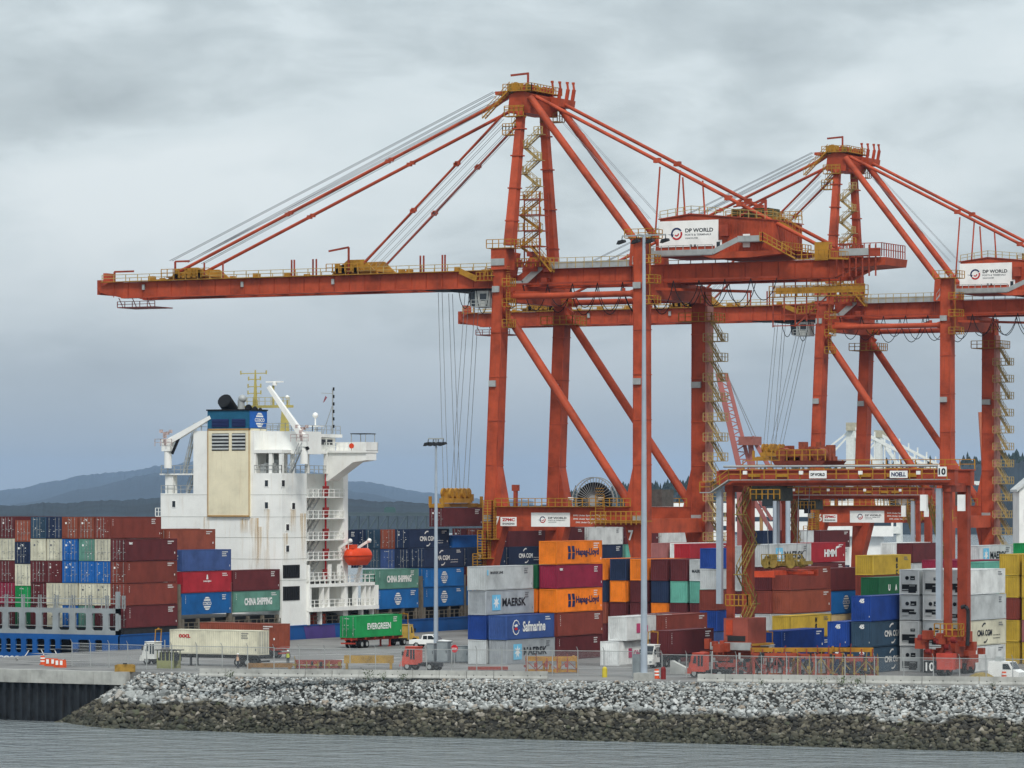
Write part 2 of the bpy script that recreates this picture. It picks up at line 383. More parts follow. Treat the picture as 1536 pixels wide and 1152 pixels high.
def riprap():
    # the bank under the stones
    vs, fs = [], []; xs = [8, 10, 12, 14, 16, 18, 22, 30, 40, 60, 77, 90, 105, 119, 135, 160, 200, 250]
    def bank(x, s):
        k = min(1, max(0, (x - 8) / 11.0)); zt = -0.15 if k >= 1 else WZ * (1 - k) - 0.15
        cy = interp(x, CREST) - 0.3 if x > 16 else -151.3
        ty = cy + (interp(x, TOE) - cy) * max(0.12, k)
        zb = WZ - 0.9
        # a gentler upper apron above a steeper tidal face
        sz = s * 0.82 if s < 0.5 else 0.41 + (s - 0.5) * 1.18
        return Vector((x, cy + (ty - cy) * s, zt + (zb - zt) * sz))
    n = 7
    for x in xs:
        for i in range(n): vs.append(bank(x, i / (n - 1) * 1.12))
    for a in range(len(xs) - 1):
        for i in range(n - 1): fs.append((a * n + i, (a + 1) * n + i, (a + 1) * n + i + 1, a * n + i + 1))
    base = MB().add(vs, fs).build('riprap_bank', mat('bank_fill', '2c2c29', 0.9, var=0.2)); tag(base, None, None, kind='structure')
    var = rock_variants(); V = []; T = []; TI = []; nv = 0; big = []
    def place(x, s, size, lift=0.0):
        p = bank(x, s); rot = Matrix.Rotation(random.uniform(0, 6.3), 3, 'Z') @ Matrix.Rotation(random.uniform(-.5, .5), 3, 'X') @ Matrix.Rotation(random.uniform(-.5, .5), 3, 'Y')
        return (p + Vector((0, 0, lift)), rot, size, random.randrange(len(var)), random.random())
    L = []
    for x0, x1, cnt in ((8, 30, 3600), (30, 80, 10500), (80, 138, 13000), (138, 250, 2500)):
        for i in range(cnt):
            x = random.uniform(x0, x1); s = random.uniform(-0.01, 1.05)
            if random.random() < 0.15: s = random.uniform(-0.01, 0.12)
            size = random.uniform(0.13, 0.30) * random.choice((0.8, 1, 1, 1.25)) if s < 0.45 else random.choice((random.uniform(.15, .3), random.uniform(.2, .4), random.uniform(.3, .55)))
            if x < 30 and s > 0.12: size *= random.uniform(1.0, 1.5)
            L.append(place(x, s, size, size * 0.25))
    for i in range(330):   # larger armour stones, most along the break of slope and at the rounded end
        x = random.choice((random.uniform(10, 34), random.uniform(30, 80), random.uniform(30, 132), random.uniform(80, 132))); s = random.choice((random.gauss(0.52, 0.1), random.uniform(0.4, 1.0), random.uniform(.45, 1.0)))
        k = random.uniform(1.2, 1.9) if x < 27 else random.uniform(.8, 1.3)
        big.append(place(x, min(1.02, max(0.03, s)), random.uniform(0.40, 0.60) * k, 0.2))
    big.sort(key=lambda r: -r[2])
    L += big[300:]; big = big[:300]
    meshes = []
    for v, t in var:
        me = bpy.data.meshes.new('stone'); me.from_pydata([tuple(map(float, a)) for a in v], [], [tuple(map(int, f)) for f in t]); me.materials.append(M_rock); meshes.append(me)
    for p, rot, size, k, ti in big:
        o = bpy.data.objects.new('stone', meshes[k]); link(o, base); o.location = p; o.rotation_euler = rot.to_euler(); o.scale = (size,) * 3
    for p, rot, size, k, ti in L:
        v, t = var[k]; vv = (v @ np.array(rot).T) * size + np.array(p, np.float32); V.append(vv); T.append(t + nv); TI.append(np.full(len(v), ti, np.float32)); nv += len(v)
    V = np.concatenate(V).astype(np.float32); T = np.concatenate(T); TI = np.concatenate(TI)
    me = bpy.data.meshes.new('riprap_stones'); me.vertices.add(len(V)); me.vertices.foreach_set('co', V.ravel())
    me.loops.add(T.size); me.loops.foreach_set('vertex_index', T.ravel().astype(np.int32)); me.polygons.add(len(T))
    me.polygons.foreach_set('loop_start', np.arange(0, T.size, 3, dtype=np.int32)); me.polygons.foreach_set('loop_total', np.full(len(T), 3, np.int32))
    at = me.attributes.new('tint', 'FLOAT', 'POINT'); at.data.foreach_set('value', TI); me.update(); me.validate()
    me.materials.append(M_rock); o = bpy.data.objects.new('riprap_stones', me); link(o, base); o['kind'] = 'stuff'
riprap()

# ---------------------------------------------------------------- hills, woods, bridge
def ridge(name, D, prof, depth, m, zb=-8, jag=0.0, n=260):
    """terrain ridge: prof = photo skyline points seen at distance D"""
    x0, x1 = prof[0][0], prof[-1][0]; vs = []; fs = []; r = 15
    rng = random.Random(len(name) + int(D)); wv = [(rng.uniform(.006, .12), rng.uniform(0, 6.3), rng.uniform(.4, 1)) for _ in range(9)]
    gl = [(rng.uniform(x0, x1), rng.uniform(12, 40), rng.uniform(.05, .16)) for _ in range(26)]
    for i in range(n + 1):
        px = x0 + (x1 - x0) * i / n
        py = interp(px, prof) + jag * (sum(a * math.sin(px * f_ + ph) for f_, ph, a in wv) * .45 + rng.uniform(-.5, .5))
        top = CH + (YH - py) / F * D
        for j in range(r):
            rr = j / (r - 1) * 2.2; hh = math.sin(min(1, rr) * math.pi / 2) ** .9 if rr <= 1 else max(0, 1 - (rr - 1) / 1.2)
            if 0 < rr < 1:
                hh *= 1 - sum(dp * math.exp(-((px - gx + (1 - rr) * 25) / gw) ** 2) for gx, gw, dp in gl) * math.sin(rr * math.pi) + rng.uniform(-.02, .02)
            p = at_d(px, YH, D + depth * (rr - 1.0)); vs.append((p.x, p.y, zb + (top - zb) * hh))
    for i in range(n):
        for j in range(r - 1): fs.append((i * r + j, (i + 1) * r + j, (i + 1) * r + j + 1, i * r + j + 1))
    o = MB().add(vs, fs).build(name, m); tag(o, None, None, kind='structure'); return o
M_forest = mat('forest_slope', '1f2c34', 0.95, var=0.4, scale=0.006)
ridge('far_mountain', 22000, [(-250, 735), (-60, 738), (0, 735), (60, 724), (120, 714), (180, 706), (240, 697), (300, 690), (400, 695), (470, 705), (522, 720), (570, 727), (640, 739), (720, 749), (800, 752)], 4500, M_forest, jag=1.2)
ridge('mountain', 15500, [(-250, 790), (-60, 776), (0, 762), (70, 746), (140, 730), (200, 716), (250, 705), (330, 700), (430, 712), (500, 728), (530, 737), (560, 742), (600, 750), (640, 762), (720, 768), (900, 775)], 3200, M_forest, jag=1.5)
ridge('foothill', 4600, [(-250, 762), (-80, 758), (0, 756), (60, 754), (110, 752), (150, 750), (190, 748), (240, 746), (330, 744), (450, 744), (520, 747), (560, 750), (600, 753), (650, 756), (760, 758), (900, 760)], 1300, M_forest, jag=1.6)
ridge('hill', 3600, [(640, 790), (800, 760), (860, 748), (930, 742), (1000, 738), (1080, 728), (1140, 716), (1200, 712), (1300, 708), (1400, 702), (1450, 696), (1536, 690), (1640, 684), (1800, 682)], 700, M_forest, jag=1.2)
def wood():
    mb = MB(); rng = random.Random(4)
    prof = [(640, 790), (800, 760), (860, 748), (930, 742), (1000, 738), (1080, 728), (1140, 716), (1200, 712), (1300, 708), (1400, 702), (1450, 696), (1536, 690), (1640, 684)]
    for i in range(1500):
        px = rng.uniform(850, 1600); dd = rng.uniform(3150, 3650); top = CH + (YH - interp(px, prof)) / F * 3600
        base = at_d(px, YH, dd); kk = max(0.25, 1 - abs(dd - 3600) / 700); z = -8 + (top + 8) * kk - 2; h = rng.uniform(6, 15); rr = h * rng.uniform(.2, .42); n = 6
        vs = []
        for lv, (hz, rad) in enumerate(((0.12, 1.0), (0.45, 0.72), (0.72, 0.42), (1.0, 0.02))):
            for k in range(n):
                a = 2 * math.pi * k / n + lv; r_ = rr * rad * rng.uniform(.65, 1.2); vs.append((base.x + r_ * math.cos(a), base.y + r_ * math.sin(a), z + h * hz))
        mb.add(vs, [(l * n + k, l * n + (k + 1) % n, (l + 1) * n + (k + 1) % n, (l + 1) * n + k) for l in range(3) for k in range(n)])
    o = mb.build('conifer_wood', mat('conifer_foliage', '26332c', 0.95, var=0.3, scale=0.05)); tag(o, 'dark conifer wood along the hazy hilltop', 'trees', kind='stuff')
wood()
def bridge():
    D = 2600.0; M_br = mat('bridge_steel', '4f5b5e', 0.7, var=0.1, scale=0.05)
    o = thing('truss_bridge', 'long hazy steel truss bridge on the horizon beyond the ship', 'bridge', tuple(at_d(590, YH, D)))
    bx = o.location.copy(); d = Vector((ca, sa, 0)); yv = Vector((-sa, ca, 0))
    def W(px, z, dep=0): return d * ((px - 590) / F * D) + yv * dep + Vector((0, 0, z - CH))
    zt = CH - (772 - YH) / F * D; zb = CH - (797 - YH) / F * D
    for dep, nm in ((0, ''), (9, '')):
        MB().beam(W(430, zt, dep), W(760, zt, dep), 1.5, 1.7).build('top_chord', M_br, o)
        MB().beam(W(430, zb, dep), W(760, zb, dep), 1.3, 1.4).build('bottom_chord', M_br, o)
        px = 436; k = 0
        while px < 752:
            MB().beam(W(px, zt, dep), W(px, zb, dep), 0.8, 0.8).build('post', M_br, o)
            MB().beam(W(px + 14.5, zt, dep), W(px, zb, dep), 0.75, 0.75).build('diagonal', M_br, o); px += 14.5; k += 1
    MB().beam(W(430, zt + 1.1, 4.5), W(760, zt + 1.1, 4.5), 11, 0.7).build('deck', M_br, o)
    MB().prism([(W(576, 0).dot(d), zt - CH + .5), (W(593, 0).dot(d), zt - CH + .5), (W(593, 0).dot(d), zt - CH + 4), (W(590, 0).dot(d), zt - CH + 5), (W(579, 0).dot(d), zt - CH + 5), (W(576, 0).dot(d), zt - CH + 4)], 'y', 2, 8).build('lift_house', mat('bridge_green', '3e5a56', 0.7), o).rotation_euler = (0, 0, ANG)
    for px in (470, 584, 700):
        MB().leg(W(px, zb - 1, 4.5), W(px, -6, 4.5), 4, 9).build('pier', mat('pier_concrete', '8a8d8c', 0.9), o)
bridge()
# ============================================================ shipping containers
CC = {'maroon': ('5e2a2c', 'dark maroon'), 'brown': ('7a3b31', 'brown'), 'rust': ('8c4a38', 'rust brown'), 'red': ('a12a33', 'red'), 'crimson': ('86243c', 'crimson'),
      'blue': ('1f5fa6', 'blue'), 'cosco': ('1a5f9c', 'bright blue'), 'navy': ('24304a', 'navy'), 'steel': ('3f5484', 'steel blue'), 'saf': ('3c5791', 'mid blue'), 'royal': ('22438c', 'royal blue'), 'slate': ('33495c', 'slate blue'),
      'cream': ('c9c5b0', 'cream'), 'white': ('d3d5d3', 'white'), 'grey': ('9da2a6', 'grey'), 'lgrey': ('b9bdbd', 'pale grey'), 'china': ('5e8a7c', 'grey green'), 'teal': ('62a392', 'teal'), 'green': ('1f5a3a', 'green'), 'ever': ('1f8a4c', 'bright green'),
      'orange': ('e07a20', 'orange'), 'yellow': ('b99b3a', 'mustard yellow'), 'pinkish': ('9a6360', 'faded red'), 'tan': ('cdb88c', 'tan')}
CM = {k: mat('container_' + k, c, 0.5, var=0.13, scale=0.45, streak=0.42, streak_col=tuple(v * 0.5 + .012 for v in lin(c)), rnd=0.14) for k, (c, _) in CC.items()}
W_ = 2.41
_CM = {}
def corr(mb, face, a0, a1, z0, z1, pos, out, pitch, dep):
    """corrugated sheet: runs along a (x or y), face = 'x' or 'y', pos the outer plane, out = +-1"""
    n = max(2, int((a1 - a0) / pitch)); pts = []
    for i in range(n):
        b = a0 + (a1 - a0) * i / n; w = (a1 - a0) / n
        pts += [(b, 0), (b + w * .36, 0), (b + w * .5, dep), (b + w * .86, dep)]
    pts.append((a1, 0)); vs = []
    for a, d in pts:
        for z in (z0, z1): vs.append((pos - out * d, a, z) if face == 'x' else (a, pos - out * d, z))
    fs = [(2 * i, 2 * i + 2, 2 * i + 3, 2 * i + 1) for i in range(len(pts) - 1)]
    if (face == 'x') != (out > 0): fs = [tuple(reversed(f)) for f in fs]
    mb.add(vs, fs)
def cmeshes(L, H, end):
    k = (round(L, 2), round(H, 2), end)
    if k in _CM: return _CM[k]
    b = MB()
    corr(b, 'x', .1, L - .1, .14, H - .1, -0.018, 1, 0.28, 0.06); corr(b, 'x', .1, L - .1, .14, H - .1, -W_ + 0.018, -1, 0.28, 0.06)
    if end == 'wall': corr(b, 'y', -W_ + .1, -.1, .14, H - .1, 0.03, -1, 0.25, 0.05)
    corr(b, 'y', -W_ + .1, -.1, .14, H - .1, L - 0.03, 1, 0.25, 0.05)
    b.add([(-W_ + .02, .02, H - .03), (-.02, .02, H - .03), (-.02, L - .02, H - .03), (-W_ + .02, L - .02, H - .03)], [(0, 1, 2, 3)])
    b.add([(-W_ + .02, .02, .1), (-.02, .02, .1), (-.02, L - .02, .1), (-W_ + .02, L - .02, .1)], [(3, 2, 1, 0)])
    body = b.mesh('shipping_container')
    f = MB()
    for x in (-W_, -.16):
        for y in (0, L - .16): f.box(x, x + .16, y, y + .16, .12, H - .12)
        f.box(x + .03, x + .13, .16, L - .16, H - .11, H - .005); f.box(x + .03, x + .13, .16, L - .16, .012, .16)
        for y in (0, L - .18):
            f.box(x - .004, x + .164, y - .004, y + .184, 0, .118); f.box(x - .004, x + .164, y - .004, y + .184, H - .118, H)
    for y in (.02, L - .14):
        f.box(-W_ + .16, -.16, y, y + .12, H - .12, H - .01); f.box(-W_ + .16, -.16, y, y + .12, .01, .16)
    frame = f.mesh('frame')
    door = bar = unit = None
    if end == 'door':
        d = MB(); hw = W_ / 2 - .17
        d.box(0, hw, 0.03, .09, .17, H - .13)
        for i in range(4):
            z0 = .25 + i * (H - .5) / 4; d.box(.07, hw - .07, .012, .032, z0, z0 + (H - .5) / 4 - .10)
        door = d.mesh('door')
        q = MB(); q.tube((0, -.012, .1), (0, -.012, H - .08), .028, 5)
        for z in (.3, .95, H * .55, H - .35): q.box(-.06, .06, -.03, .03, z, z + .07)
        q.box(0, .34, -.035, -.012, 1.12, 1.18); bar = q.mesh('locking_bar')
    if end == 'reefer':
        r = MB(); r.box(-W_ + .17, -.17, .05, .1, .16, H - .13); unit = [r.mesh('end_panel')]
        for v in range(4):
            g = MB(); z0, z1 = ((.40, 1.15), (.35, .75), (.5, 1.3), (.9, 1.25))[v]; g.box(-W_ + .30, -.30 - .12 * v, -.01, .06, z0, z1)
            if v != 1: g.box(-W_ * .55, -.42, -.012, .055, z0 - .2, z0)
            if v != 2: g.disc((-W_ * .62, .02, H * .66), .22, 'y', .06, 12)
            g.box(-W_ * .45, -.4 if v % 2 else -.55, -.01, .05, H * .58, H * .58 + (.45, .62, .3, .5)[v]); unit.append(g.mesh('refrigeration_unit'))
        h = MB(); h.box(-W_ + .34, -W_ * .55, -.03, -.005, .5, .6); h.box(-W_ * .5, -.5, -.03, -.005, .95, 1.02); h.box(-W_ * .4, -.62, -.03, -.01, H * .62, H * .62 + .1); unit.append(h.mesh('grille'))
    _CM[k] = (body, frame, door, bar, unit); return _CM[k]
def omesh(name, me, m, parent, loc=None):
    if not me.materials: me.materials.append(m)
    o = bpy.data.objects.new(name, me); link(o, parent)
    if loc is not None: o.location = loc
    o.material_slots[0].link = 'OBJECT'; o.material_slots[0].material = m
    return o
_PLAC = {}
def placards(k):
    if k not in _PLAC:
        rng = random.Random(k); b = MB()
        for i in range(rng.randint(5, 10)):
            x = -W_ + .3 + rng.random() * (W_ - .6); z = rng.choice((.5, .9, 1.3, 1.6, 2.0, 2.3, 2.45)); w = rng.uniform(.06, .2); h = rng.uniform(.04, .11)
            b.box(x - w / 2, x + w / 2, -.012, .005, z, z + h)
        if k % 3 == 0: b.box(-W_ + .5, -W_ + .75, -.012, .005, 1.9, 2.15)
        _PLAC[k] = b.mesh('placards')
    return _PLAC[k]
_MK = {}
def markings(L, H, v):
    """small identification codes at the far end of the side wall, hand-hold tape at the corners"""
    k = (round(L, 1), round(H, 2), v)
    if k not in _MK:
        rng = random.Random(v + 3); b = MB()
        for r in range(2 + v % 2):
            y = L - 2.3
            for i in range(rng.randint(6, 10)): w_ = rng.uniform(.07, .13); b.box(.001, .005, y, y + w_, H - .42 - r * .26, H - .28 - r * .26); y += w_ + .05
        if v % 2: b.box(.001, .005, L - .42, L - .3, .5, .75)
        if v == 2: b.box(.001, .005, L - .7, L - .5, H * .3, H * .3 + .25)
        _MK[k] = b.mesh('markings')
    return _MK[k]
M_bar = mat('zinc_bar', '9b9c9a', 0.5, 0.3, var=0.15)
N_CONT = [0]
def container(x, y, z, c, where, group, L=12.192, H=2.84, end='wall', logo=None, rz=0.0, note=None, label=None):
    """x,y,z: bottom near corner on the landward side; the box reaches to x-2.44 and y+L"""
    N_CONT[0] += 1; rng = random.Random(N_CONT[0] * 13 + 5)
    body, frame, door, bar, unit = cmeshes(L, H, end); m = CM[c]
    o = omesh('shipping_container', body, m, None); o.location = (x, y, z); o.rotation_euler = (0, 0, rz)
    nm = CC[c][1] + (' refrigerated' if end == 'reefer' else '') + ' container' + (' ' + note if note else '')
    tag(o, label or f'{nm}, {where}', 'container', group)
    omesh('frame', frame, m, o)
    if end == 'door':
        for sx in (0, 1): omesh('door', door, m, o, (-W_ + .165 + sx * (W_ / 2 - .168), 0, 0))
        for bx in (-W_ + .42, -W_ + .98, -.98, -.42): omesh('locking_bar', bar, M_bar if rng.random() < .7 else m, o, (bx, 0, 0))
        kk = omesh('placards', placards(rng.randrange(9)), M_textw if c not in ('cream', 'white', 'lgrey') else M_textg, o); kk['kind'] = 'stuff'
    if end == 'reefer':
        omesh('end_panel', unit[0], m, o); u = omesh('refrigeration_unit', unit[1 + rng.randrange(4)], M_black, o); omesh('grille', unit[5], M_galv, u)
    kk = omesh('markings', markings(L, H, rng.randrange(4)), M_textw if c not in ('cream', 'white', 'lgrey', 'grey', 'yellow') else M_textg, o); kk['kind'] = 'stuff'
    if logo: LOGO[logo](o, L, H)
    return o
EPS = 0.006
def l_text(st, wd, ht, m=None, dy=0.0, dz=0.0, bold=0.03):
    def f(o, L, H): text(st, wd, ht, m or M_textw, o, (EPS, L * .5 + dy, H * .5 + dz), 'side', bold)
    return f
def l_cosco(o, L, H):
    b = MB(); cy, cz, r = L * .5, H * .5, 0.92
    for i in range(6):
        z0 = -r + 2 * r * i / 6 + .05; z1 = z0 + 2 * r / 6 - .10
        if i in (2, 3): continue
        pts = []
        for z in (z0, (z0 + z1) / 2, z1): pts.append((math.sqrt(max(0, r * r - z * z)), z))
        b.prism([(cy + y, cz + z) for y, z in pts] + [(cy - y, cz + z) for y, z in reversed(pts)], 'x', .001, EPS)
    b.build('logo', M_textw, o)
    text('COSCO', 2.1, .48, M_textw, o, (EPS, cy, cz), 'side', .03)
    vert(o, .75, H, 'COSCO')
def vert(o, y, H, st, ht=.17, top=.35):
    for i, c in enumerate(st): text(c, .15, ht * .8, M_textw, o, (EPS, y, H - top - i * ht * 1.35), 'side', .03)
def l_vert(st, y=.75):
    def f(o, L, H): vert(o, y, H, st)
    return f
def l_tex(o, L, H): text('tex', .9, .36, M_textw, o, (EPS, 1.1, H - .5), 'side', .05)
def star(cy, cz, r, n=7, ri=.42, a0=math.pi / 2):
    return [(cy + (r if i % 2 == 0 else r * ri) * math.cos(a0 + math.pi * i / n), cz + (r if i % 2 == 0 else r * ri) * math.sin(a0 + math.pi * i / n)) for i in range(2 * n)]
def l_maersk(o, L, H):
    k = L / 12.192; b = MB(); c = 2.6 * k; b.box(.001, .004, c - 1.05 * k, c + 1.05 * k, H * .5 - .92, H * .5 + .92); b.build('logo_square', M_cyan, o)
    s = MB(); s.prism(star(c, H * .5, .8), 'x', .003, .007); s.build('logo_star', M_textw, o)
    text('MAERSK', 6.0 * k, .98, M_textk, o, (EPS, 7.1 * k, H * .5), 'side', .03)
def l_maersk_small(o, L, H):
    b = MB(); b.box(.001, .004, .5, .8, H - 1.05, H - .4); b.build('logo_square', M_cyan, o); text('MAERSK LINE', 3.2, .3, M_textk, o, (EPS, 2.9, H - .75), 'side', .03)
def l_maersk_plain(o, L, H): text('MAERSK', 5.6 * L / 12.2, .8, M_textk, o, (EPS, L * .55, H * .48), 'side', .03)
def l_hapag(o, L, H):
    b = MB(); c = 3.6
    for dy in (0, 1.05):
        for (z0, z1, sh) in ((.0, .75, 0.0), (.85, 1.6, .1)):
            y = c + dy - .75; zz = H * .5 - .8
            b.prism([(y + .1 + sh, zz + z0), (y + .85 + sh, zz + z0), (y + .95 + sh * 2, zz + z1), (y + .25 + sh * 2, zz + z1)] if z0 == 0 else [(y + .25, zz + z0), (y + .95, zz + z0), (y + .75, zz + z1), (y + .05, zz + z1)], 'x', .001, EPS)
    b.build('logo', M_navy, o); text('Hapag-Lloyd', 6.2, 1.05, M_navy, o, (EPS, 8.2, H * .5 - .05), 'side', .035)
def arc(cy, cz, r0, r1, a0, a1, n=10):
    o_ = [(cy + r1 * math.cos(a0 + (a1 - a0) * i / n), cz + r1 * math.sin(a0 + (a1 - a0) * i / n)) for i in range(n + 1)]
    i_ = [(cy + r0 * math.cos(a0 + (a1 - a0) * i / n) + .06 * math.sin(math.pi * i / n), cz + r0 * math.sin(a0 + (a1 - a0) * i / n)) for i in range(n + 1)]
    return o_ + list(reversed(i_))
def l_cma(m=None):
    def f(o, L, H):
        mm = m or M_textw; c = L * .45; b = MB()
        b.prism(arc(c, H * .5, .98, 1.16, R(75), R(140)), 'x', .001, EPS); b.build('swoosh', mm, o); b = MB(); b.prism(arc(c, H * .5, .98, 1.16, R(-105), R(-40)), 'x', .001, EPS); b.build('swoosh', mm, o)
        text('CMA CGM', 4.6, .72, mm, o, (EPS, c, H * .5), 'side', .04)
        text('www.cma-cgm', 2.3, .16, mm, o, (EPS, c + 3.7, H * .38), 'side', .02); text('container', 2.3, .14, mm, o, (EPS, c + 3.7, H * .27), 'side', .02)
    return f
def l_china(o, L, H): text('CHINA SHIPPING', 7.2, 1.0, M_textw, o, (EPS, L * .53, H * .5), 'side', .05); vert(o, .75, H, '2243')
def l_saf(o, L, H):
    b = MB()
    b.prism(arc(2.4, H * .5, .8, .92, R(20), R(340)), 'x', .001, EPS); b.build('logo_ring', M_textw, o)
    s = MB(); s.prism([(1.9, H * .5 + .25), (2.6, H * .5 + .4), (2.9, H * .5 + .15), (2.2, H * .5 + .02)], 'x', .002, EPS + .002); s.build('logo_flag', M_textw, o)
    s = MB(); s.prism([(1.9, H * .5 - .1), (2.6, H * .5 + .02), (2.9, H * .5 - .25), (2.2, H * .5 - .36)], 'x', .002, EPS + .002); s.build('logo_flag', M_redprint, o)
    t_ = text('Safmarine', 5.8, 1.25, M_textw, o, (EPS, 7.0, H * .52), 'side', .03)
def l_msc(o, L, H):
    for i, c in enumerate('MSC'): text(c, .62, .62, M_textk, o, (EPS, L * .62, H - .62 - i * .78), 'side', .06)
def l_uasc(o, L, H):
    for i, c in enumerate('UASC'): text(c, .62, .75, M_textw, o, (EPS, 3.0 + i * 2.1, H * .5), 'side', .05)
def l_45(o, L, H):
    text('45', .62, .5, M_textw, o, (-W_ * .48, .02, H - .55), 'end', .06); MB().box(-.05 - .22, -.22, .005, .02, .45, 1.9 if False else .62).build('placard', M_textw, o)
def l_45cma(o, L, H): l_45(o, L, H); l_cma()(o, L, H)
def l_hamsud(o, L, H):
    text('HMM', 4.2, 1.0, M_textw, o, (EPS, L * .58, H * .46), 'side', .06); MB().prism([(L * .72, H * .66), (L * .82, H * .72), (L * .84, H * .84), (L * .74, H * .78)], 'x', .001, EPS).build('logo', M_textw, o)
def l_one(o, L, H):
    MB().box(.001, EPS, 2.6, 3.6, H * .5 - .55, H * .5 + .55).build('logo', mat('pink_print', 'c24a73', 0.5, var=.05), o); text('ON', 1.7, .8, MATS['pink_print'], o, (EPS, 4.8, H * .5 - .1), 'side', .05)
def l_redemblem(o, L, H):
    MB().prism([(L * .5 - .25, H * .62), (L * .5 + .25, H * .62), (L * .5 + .12, H * .84), (L * .5 - .12, H * .84)], 'x', .001, EPS).build('logo', M_textw, o); text('HANJIN', 1.9, .26, M_textw, o, (EPS, L * .5, H * .52), 'side', .04)
def l_white_dot(o, L, H): pass
def l_oocl(o, L, H): text('OOCL', 1.6, .42, M_redprint, o, (EPS, L * .17, H * .74), 'side', .06)
LOGO = dict(cosco=l_cosco, tex=l_tex, maersk=l_maersk, maersk_small=l_maersk_small, maersk_plain=l_maersk_plain, hapag=l_hapag, cma=l_cma(), cmak=l_cma(M_textk), china=l_china,
            saf=l_saf, msc=l_msc, uasc=l_uasc, f45=l_45, f45cma=l_45cma, hmm=l_hamsud, one=l_one, emblem=l_redemblem, triton=l_vert('TRITON'), numbers=l_vert('4520', .7),
            evergreen=l_text('EVERGREEN', 6.2, .85), oocl=l_oocl)
HC = 2.84
ORD = ['first', 'second', 'third', 'fourth', 'fifth', 'sixth', 'seventh', 'eighth', 'ninth', 'tenth', 'eleventh']
def tierword(i, n): return 'bottom tier' if i == 0 else ('top tier' if i == n - 1 else ORD[i] + ' tier up')
def stack(px, y, z0, specs, where, group, L=12.192, H=HC, end='wall', x=None, jit=True):
    """a stack bottom to top; px = photo column of its near vertical edge, y = its near face"""
    x = at_y(px, YH, y).x if x is None else x; z = z0; n = len(specs); objs = []
    for i, s in enumerate(specs):
        if s is None: z += H; continue
        s = s if isinstance(s, tuple) else (s,)
        c = s[0]; lg = s[1] if len(s) > 1 else None; kw = dict(s[2]) if len(s) > 2 else {}
        rr = random.Random(i * 7 + int(abs(y) * 3) + int(abs(x) * 5)); h = kw.pop('H', H)
        c_ = container(x + (rr.uniform(-.05, .05) if jit else 0), y + (rr.uniform(-.06, .06) if jit else 0), z, c, f'{where}, {tierword(i, n)}', group, kw.pop('L', L), h, kw.pop('end', end), lg, **kw); objs.append(c_); z += h + .06
    return objs

# ---------------------------------------------------------------- containers on the ship
SX = -21.3                     # ship's side facing the quay
G = 'containers on the ship'
BAY1 = -93.3; PIT = 13.4
Z1 = 2.75
aft = [  # columns from the quay side inward, bottom to top
    ['maroon', 'brown', 'brown', 'maroon'],
    ['maroon', 'cream', 'blue', 'cream', 'brown'],
    ['china', 'cream', 'blue', 'china', 'rust'],
    ['blue', 'cream', 'blue', 'blue', 'rust'],
    ['cream', 'cream', 'maroon', 'cream', 'navy'],
    ['maroon', 'maroon', 'maroon', 'cream', 'slate'],
    ['green', 'ever', 'cream', 'navy', 'rust'],
    ['maroon', 'crimson', 'maroon', 'cream', 'maroon'],
    ['blue', 'cream', 'maroon', 'navy', 'maroon'],
    ['cream', 'maroon', 'blue', 'cream', 'brown'],
]
lgs = {0: {0: 'triton', 1: 'numbers', 2: 'numbers', 3: 'tex'}, 1: {4: 'numbers'}}
for k, cs in enumerate(aft):
    specs = [(c, lgs.get(k, {}).get(i), dict(H=2.4) if (k == 6 and i == 0) else {}) for i, c in enumerate(cs)]
    stack(0, BAY1, Z1, specs, f'aft ship bay, {ORD[k]} column from the quay side', G, end='door', x=SX - k * 2.52)
b2 = -79.8; b3 = -67.1
stack(0, b2, 4.1, [('cosco', 'cosco'), ('red', 'emblem'), ('steel', None)], 'second ship bay, outermost column', G, end='door', x=SX)
stack(0, b2, 4.1, [None, None, None, ('rust', 'numbers')], 'second ship bay, inner column', G, end='door', x=SX - 2.52)
stack(0, b2, 4.1, [None, None, 'maroon', 'brown'], 'second ship bay, innermost visible column', G, end='door', x=SX - 5.04)
stack(0, b3, 4.1, [('china', 'china'), ('maroon', 'numbers')], 'third ship bay in front of the white deckhouse', G, end='door', x=SX)
b5 = -28.0; b6 = b5 + 13.9; b7 = b6 + 13.2; b8 = b7 + 13.4; b9 = b8 + 13.4
stack(0, b5, 3.6, [('cosco', 'cosco'), ('china', 'china')], 'ship bay by the lifeboat, outermost column', G, end='door', x=SX)
stack(0, b5, 3.6, [None, None, None, ('navy', 'cma')], 'ship bay beside the lifeboat, inner column', G, end='door', x=SX - 10.1)
stack(0, b6, 3.6, [('cosco', 'cosco'), ('cosco', 'cosco'), ('navy', 'cma')], 'ship bay past the lifeboat, outermost column', G, end='door', x=SX)
for k, cs in ((1, [None, 'blue', 'navy', ('navy', 'cma')]), (2, [None, None, 'steel', 'rust']), (3, [None, None, 'slate', 'slate']), (4, [None, None, 'navy', 'navy'])):
    stack(0, b6, 3.6, cs, f'ship bay past the lifeboat, {ORD[k]} column inward', G, end='door', x=SX - k * 2.52)
stack(0, b7, 3.6, [('cosco', 'cosco'), 'maroon', ('navy', 'cma')], 'ship bay beside the crane leg, outermost column', G, end='door', x=SX)
for k, cs in ((1, [None, None, 'maroon', 'blue']), (2, [None, None, 'navy', 'maroon'])):
    stack(0, b7, 3.6, cs, f'ship bay by the crane leg, {ORD[k]} inner column', G, end='door', x=SX - k * 2.52, H=2.6)
stack(0, b8, 3.6, ['blue', 'maroon', ('navy', 'cma')], 'ship bay seen between the crane legs, outermost column', G, end='door', x=SX)
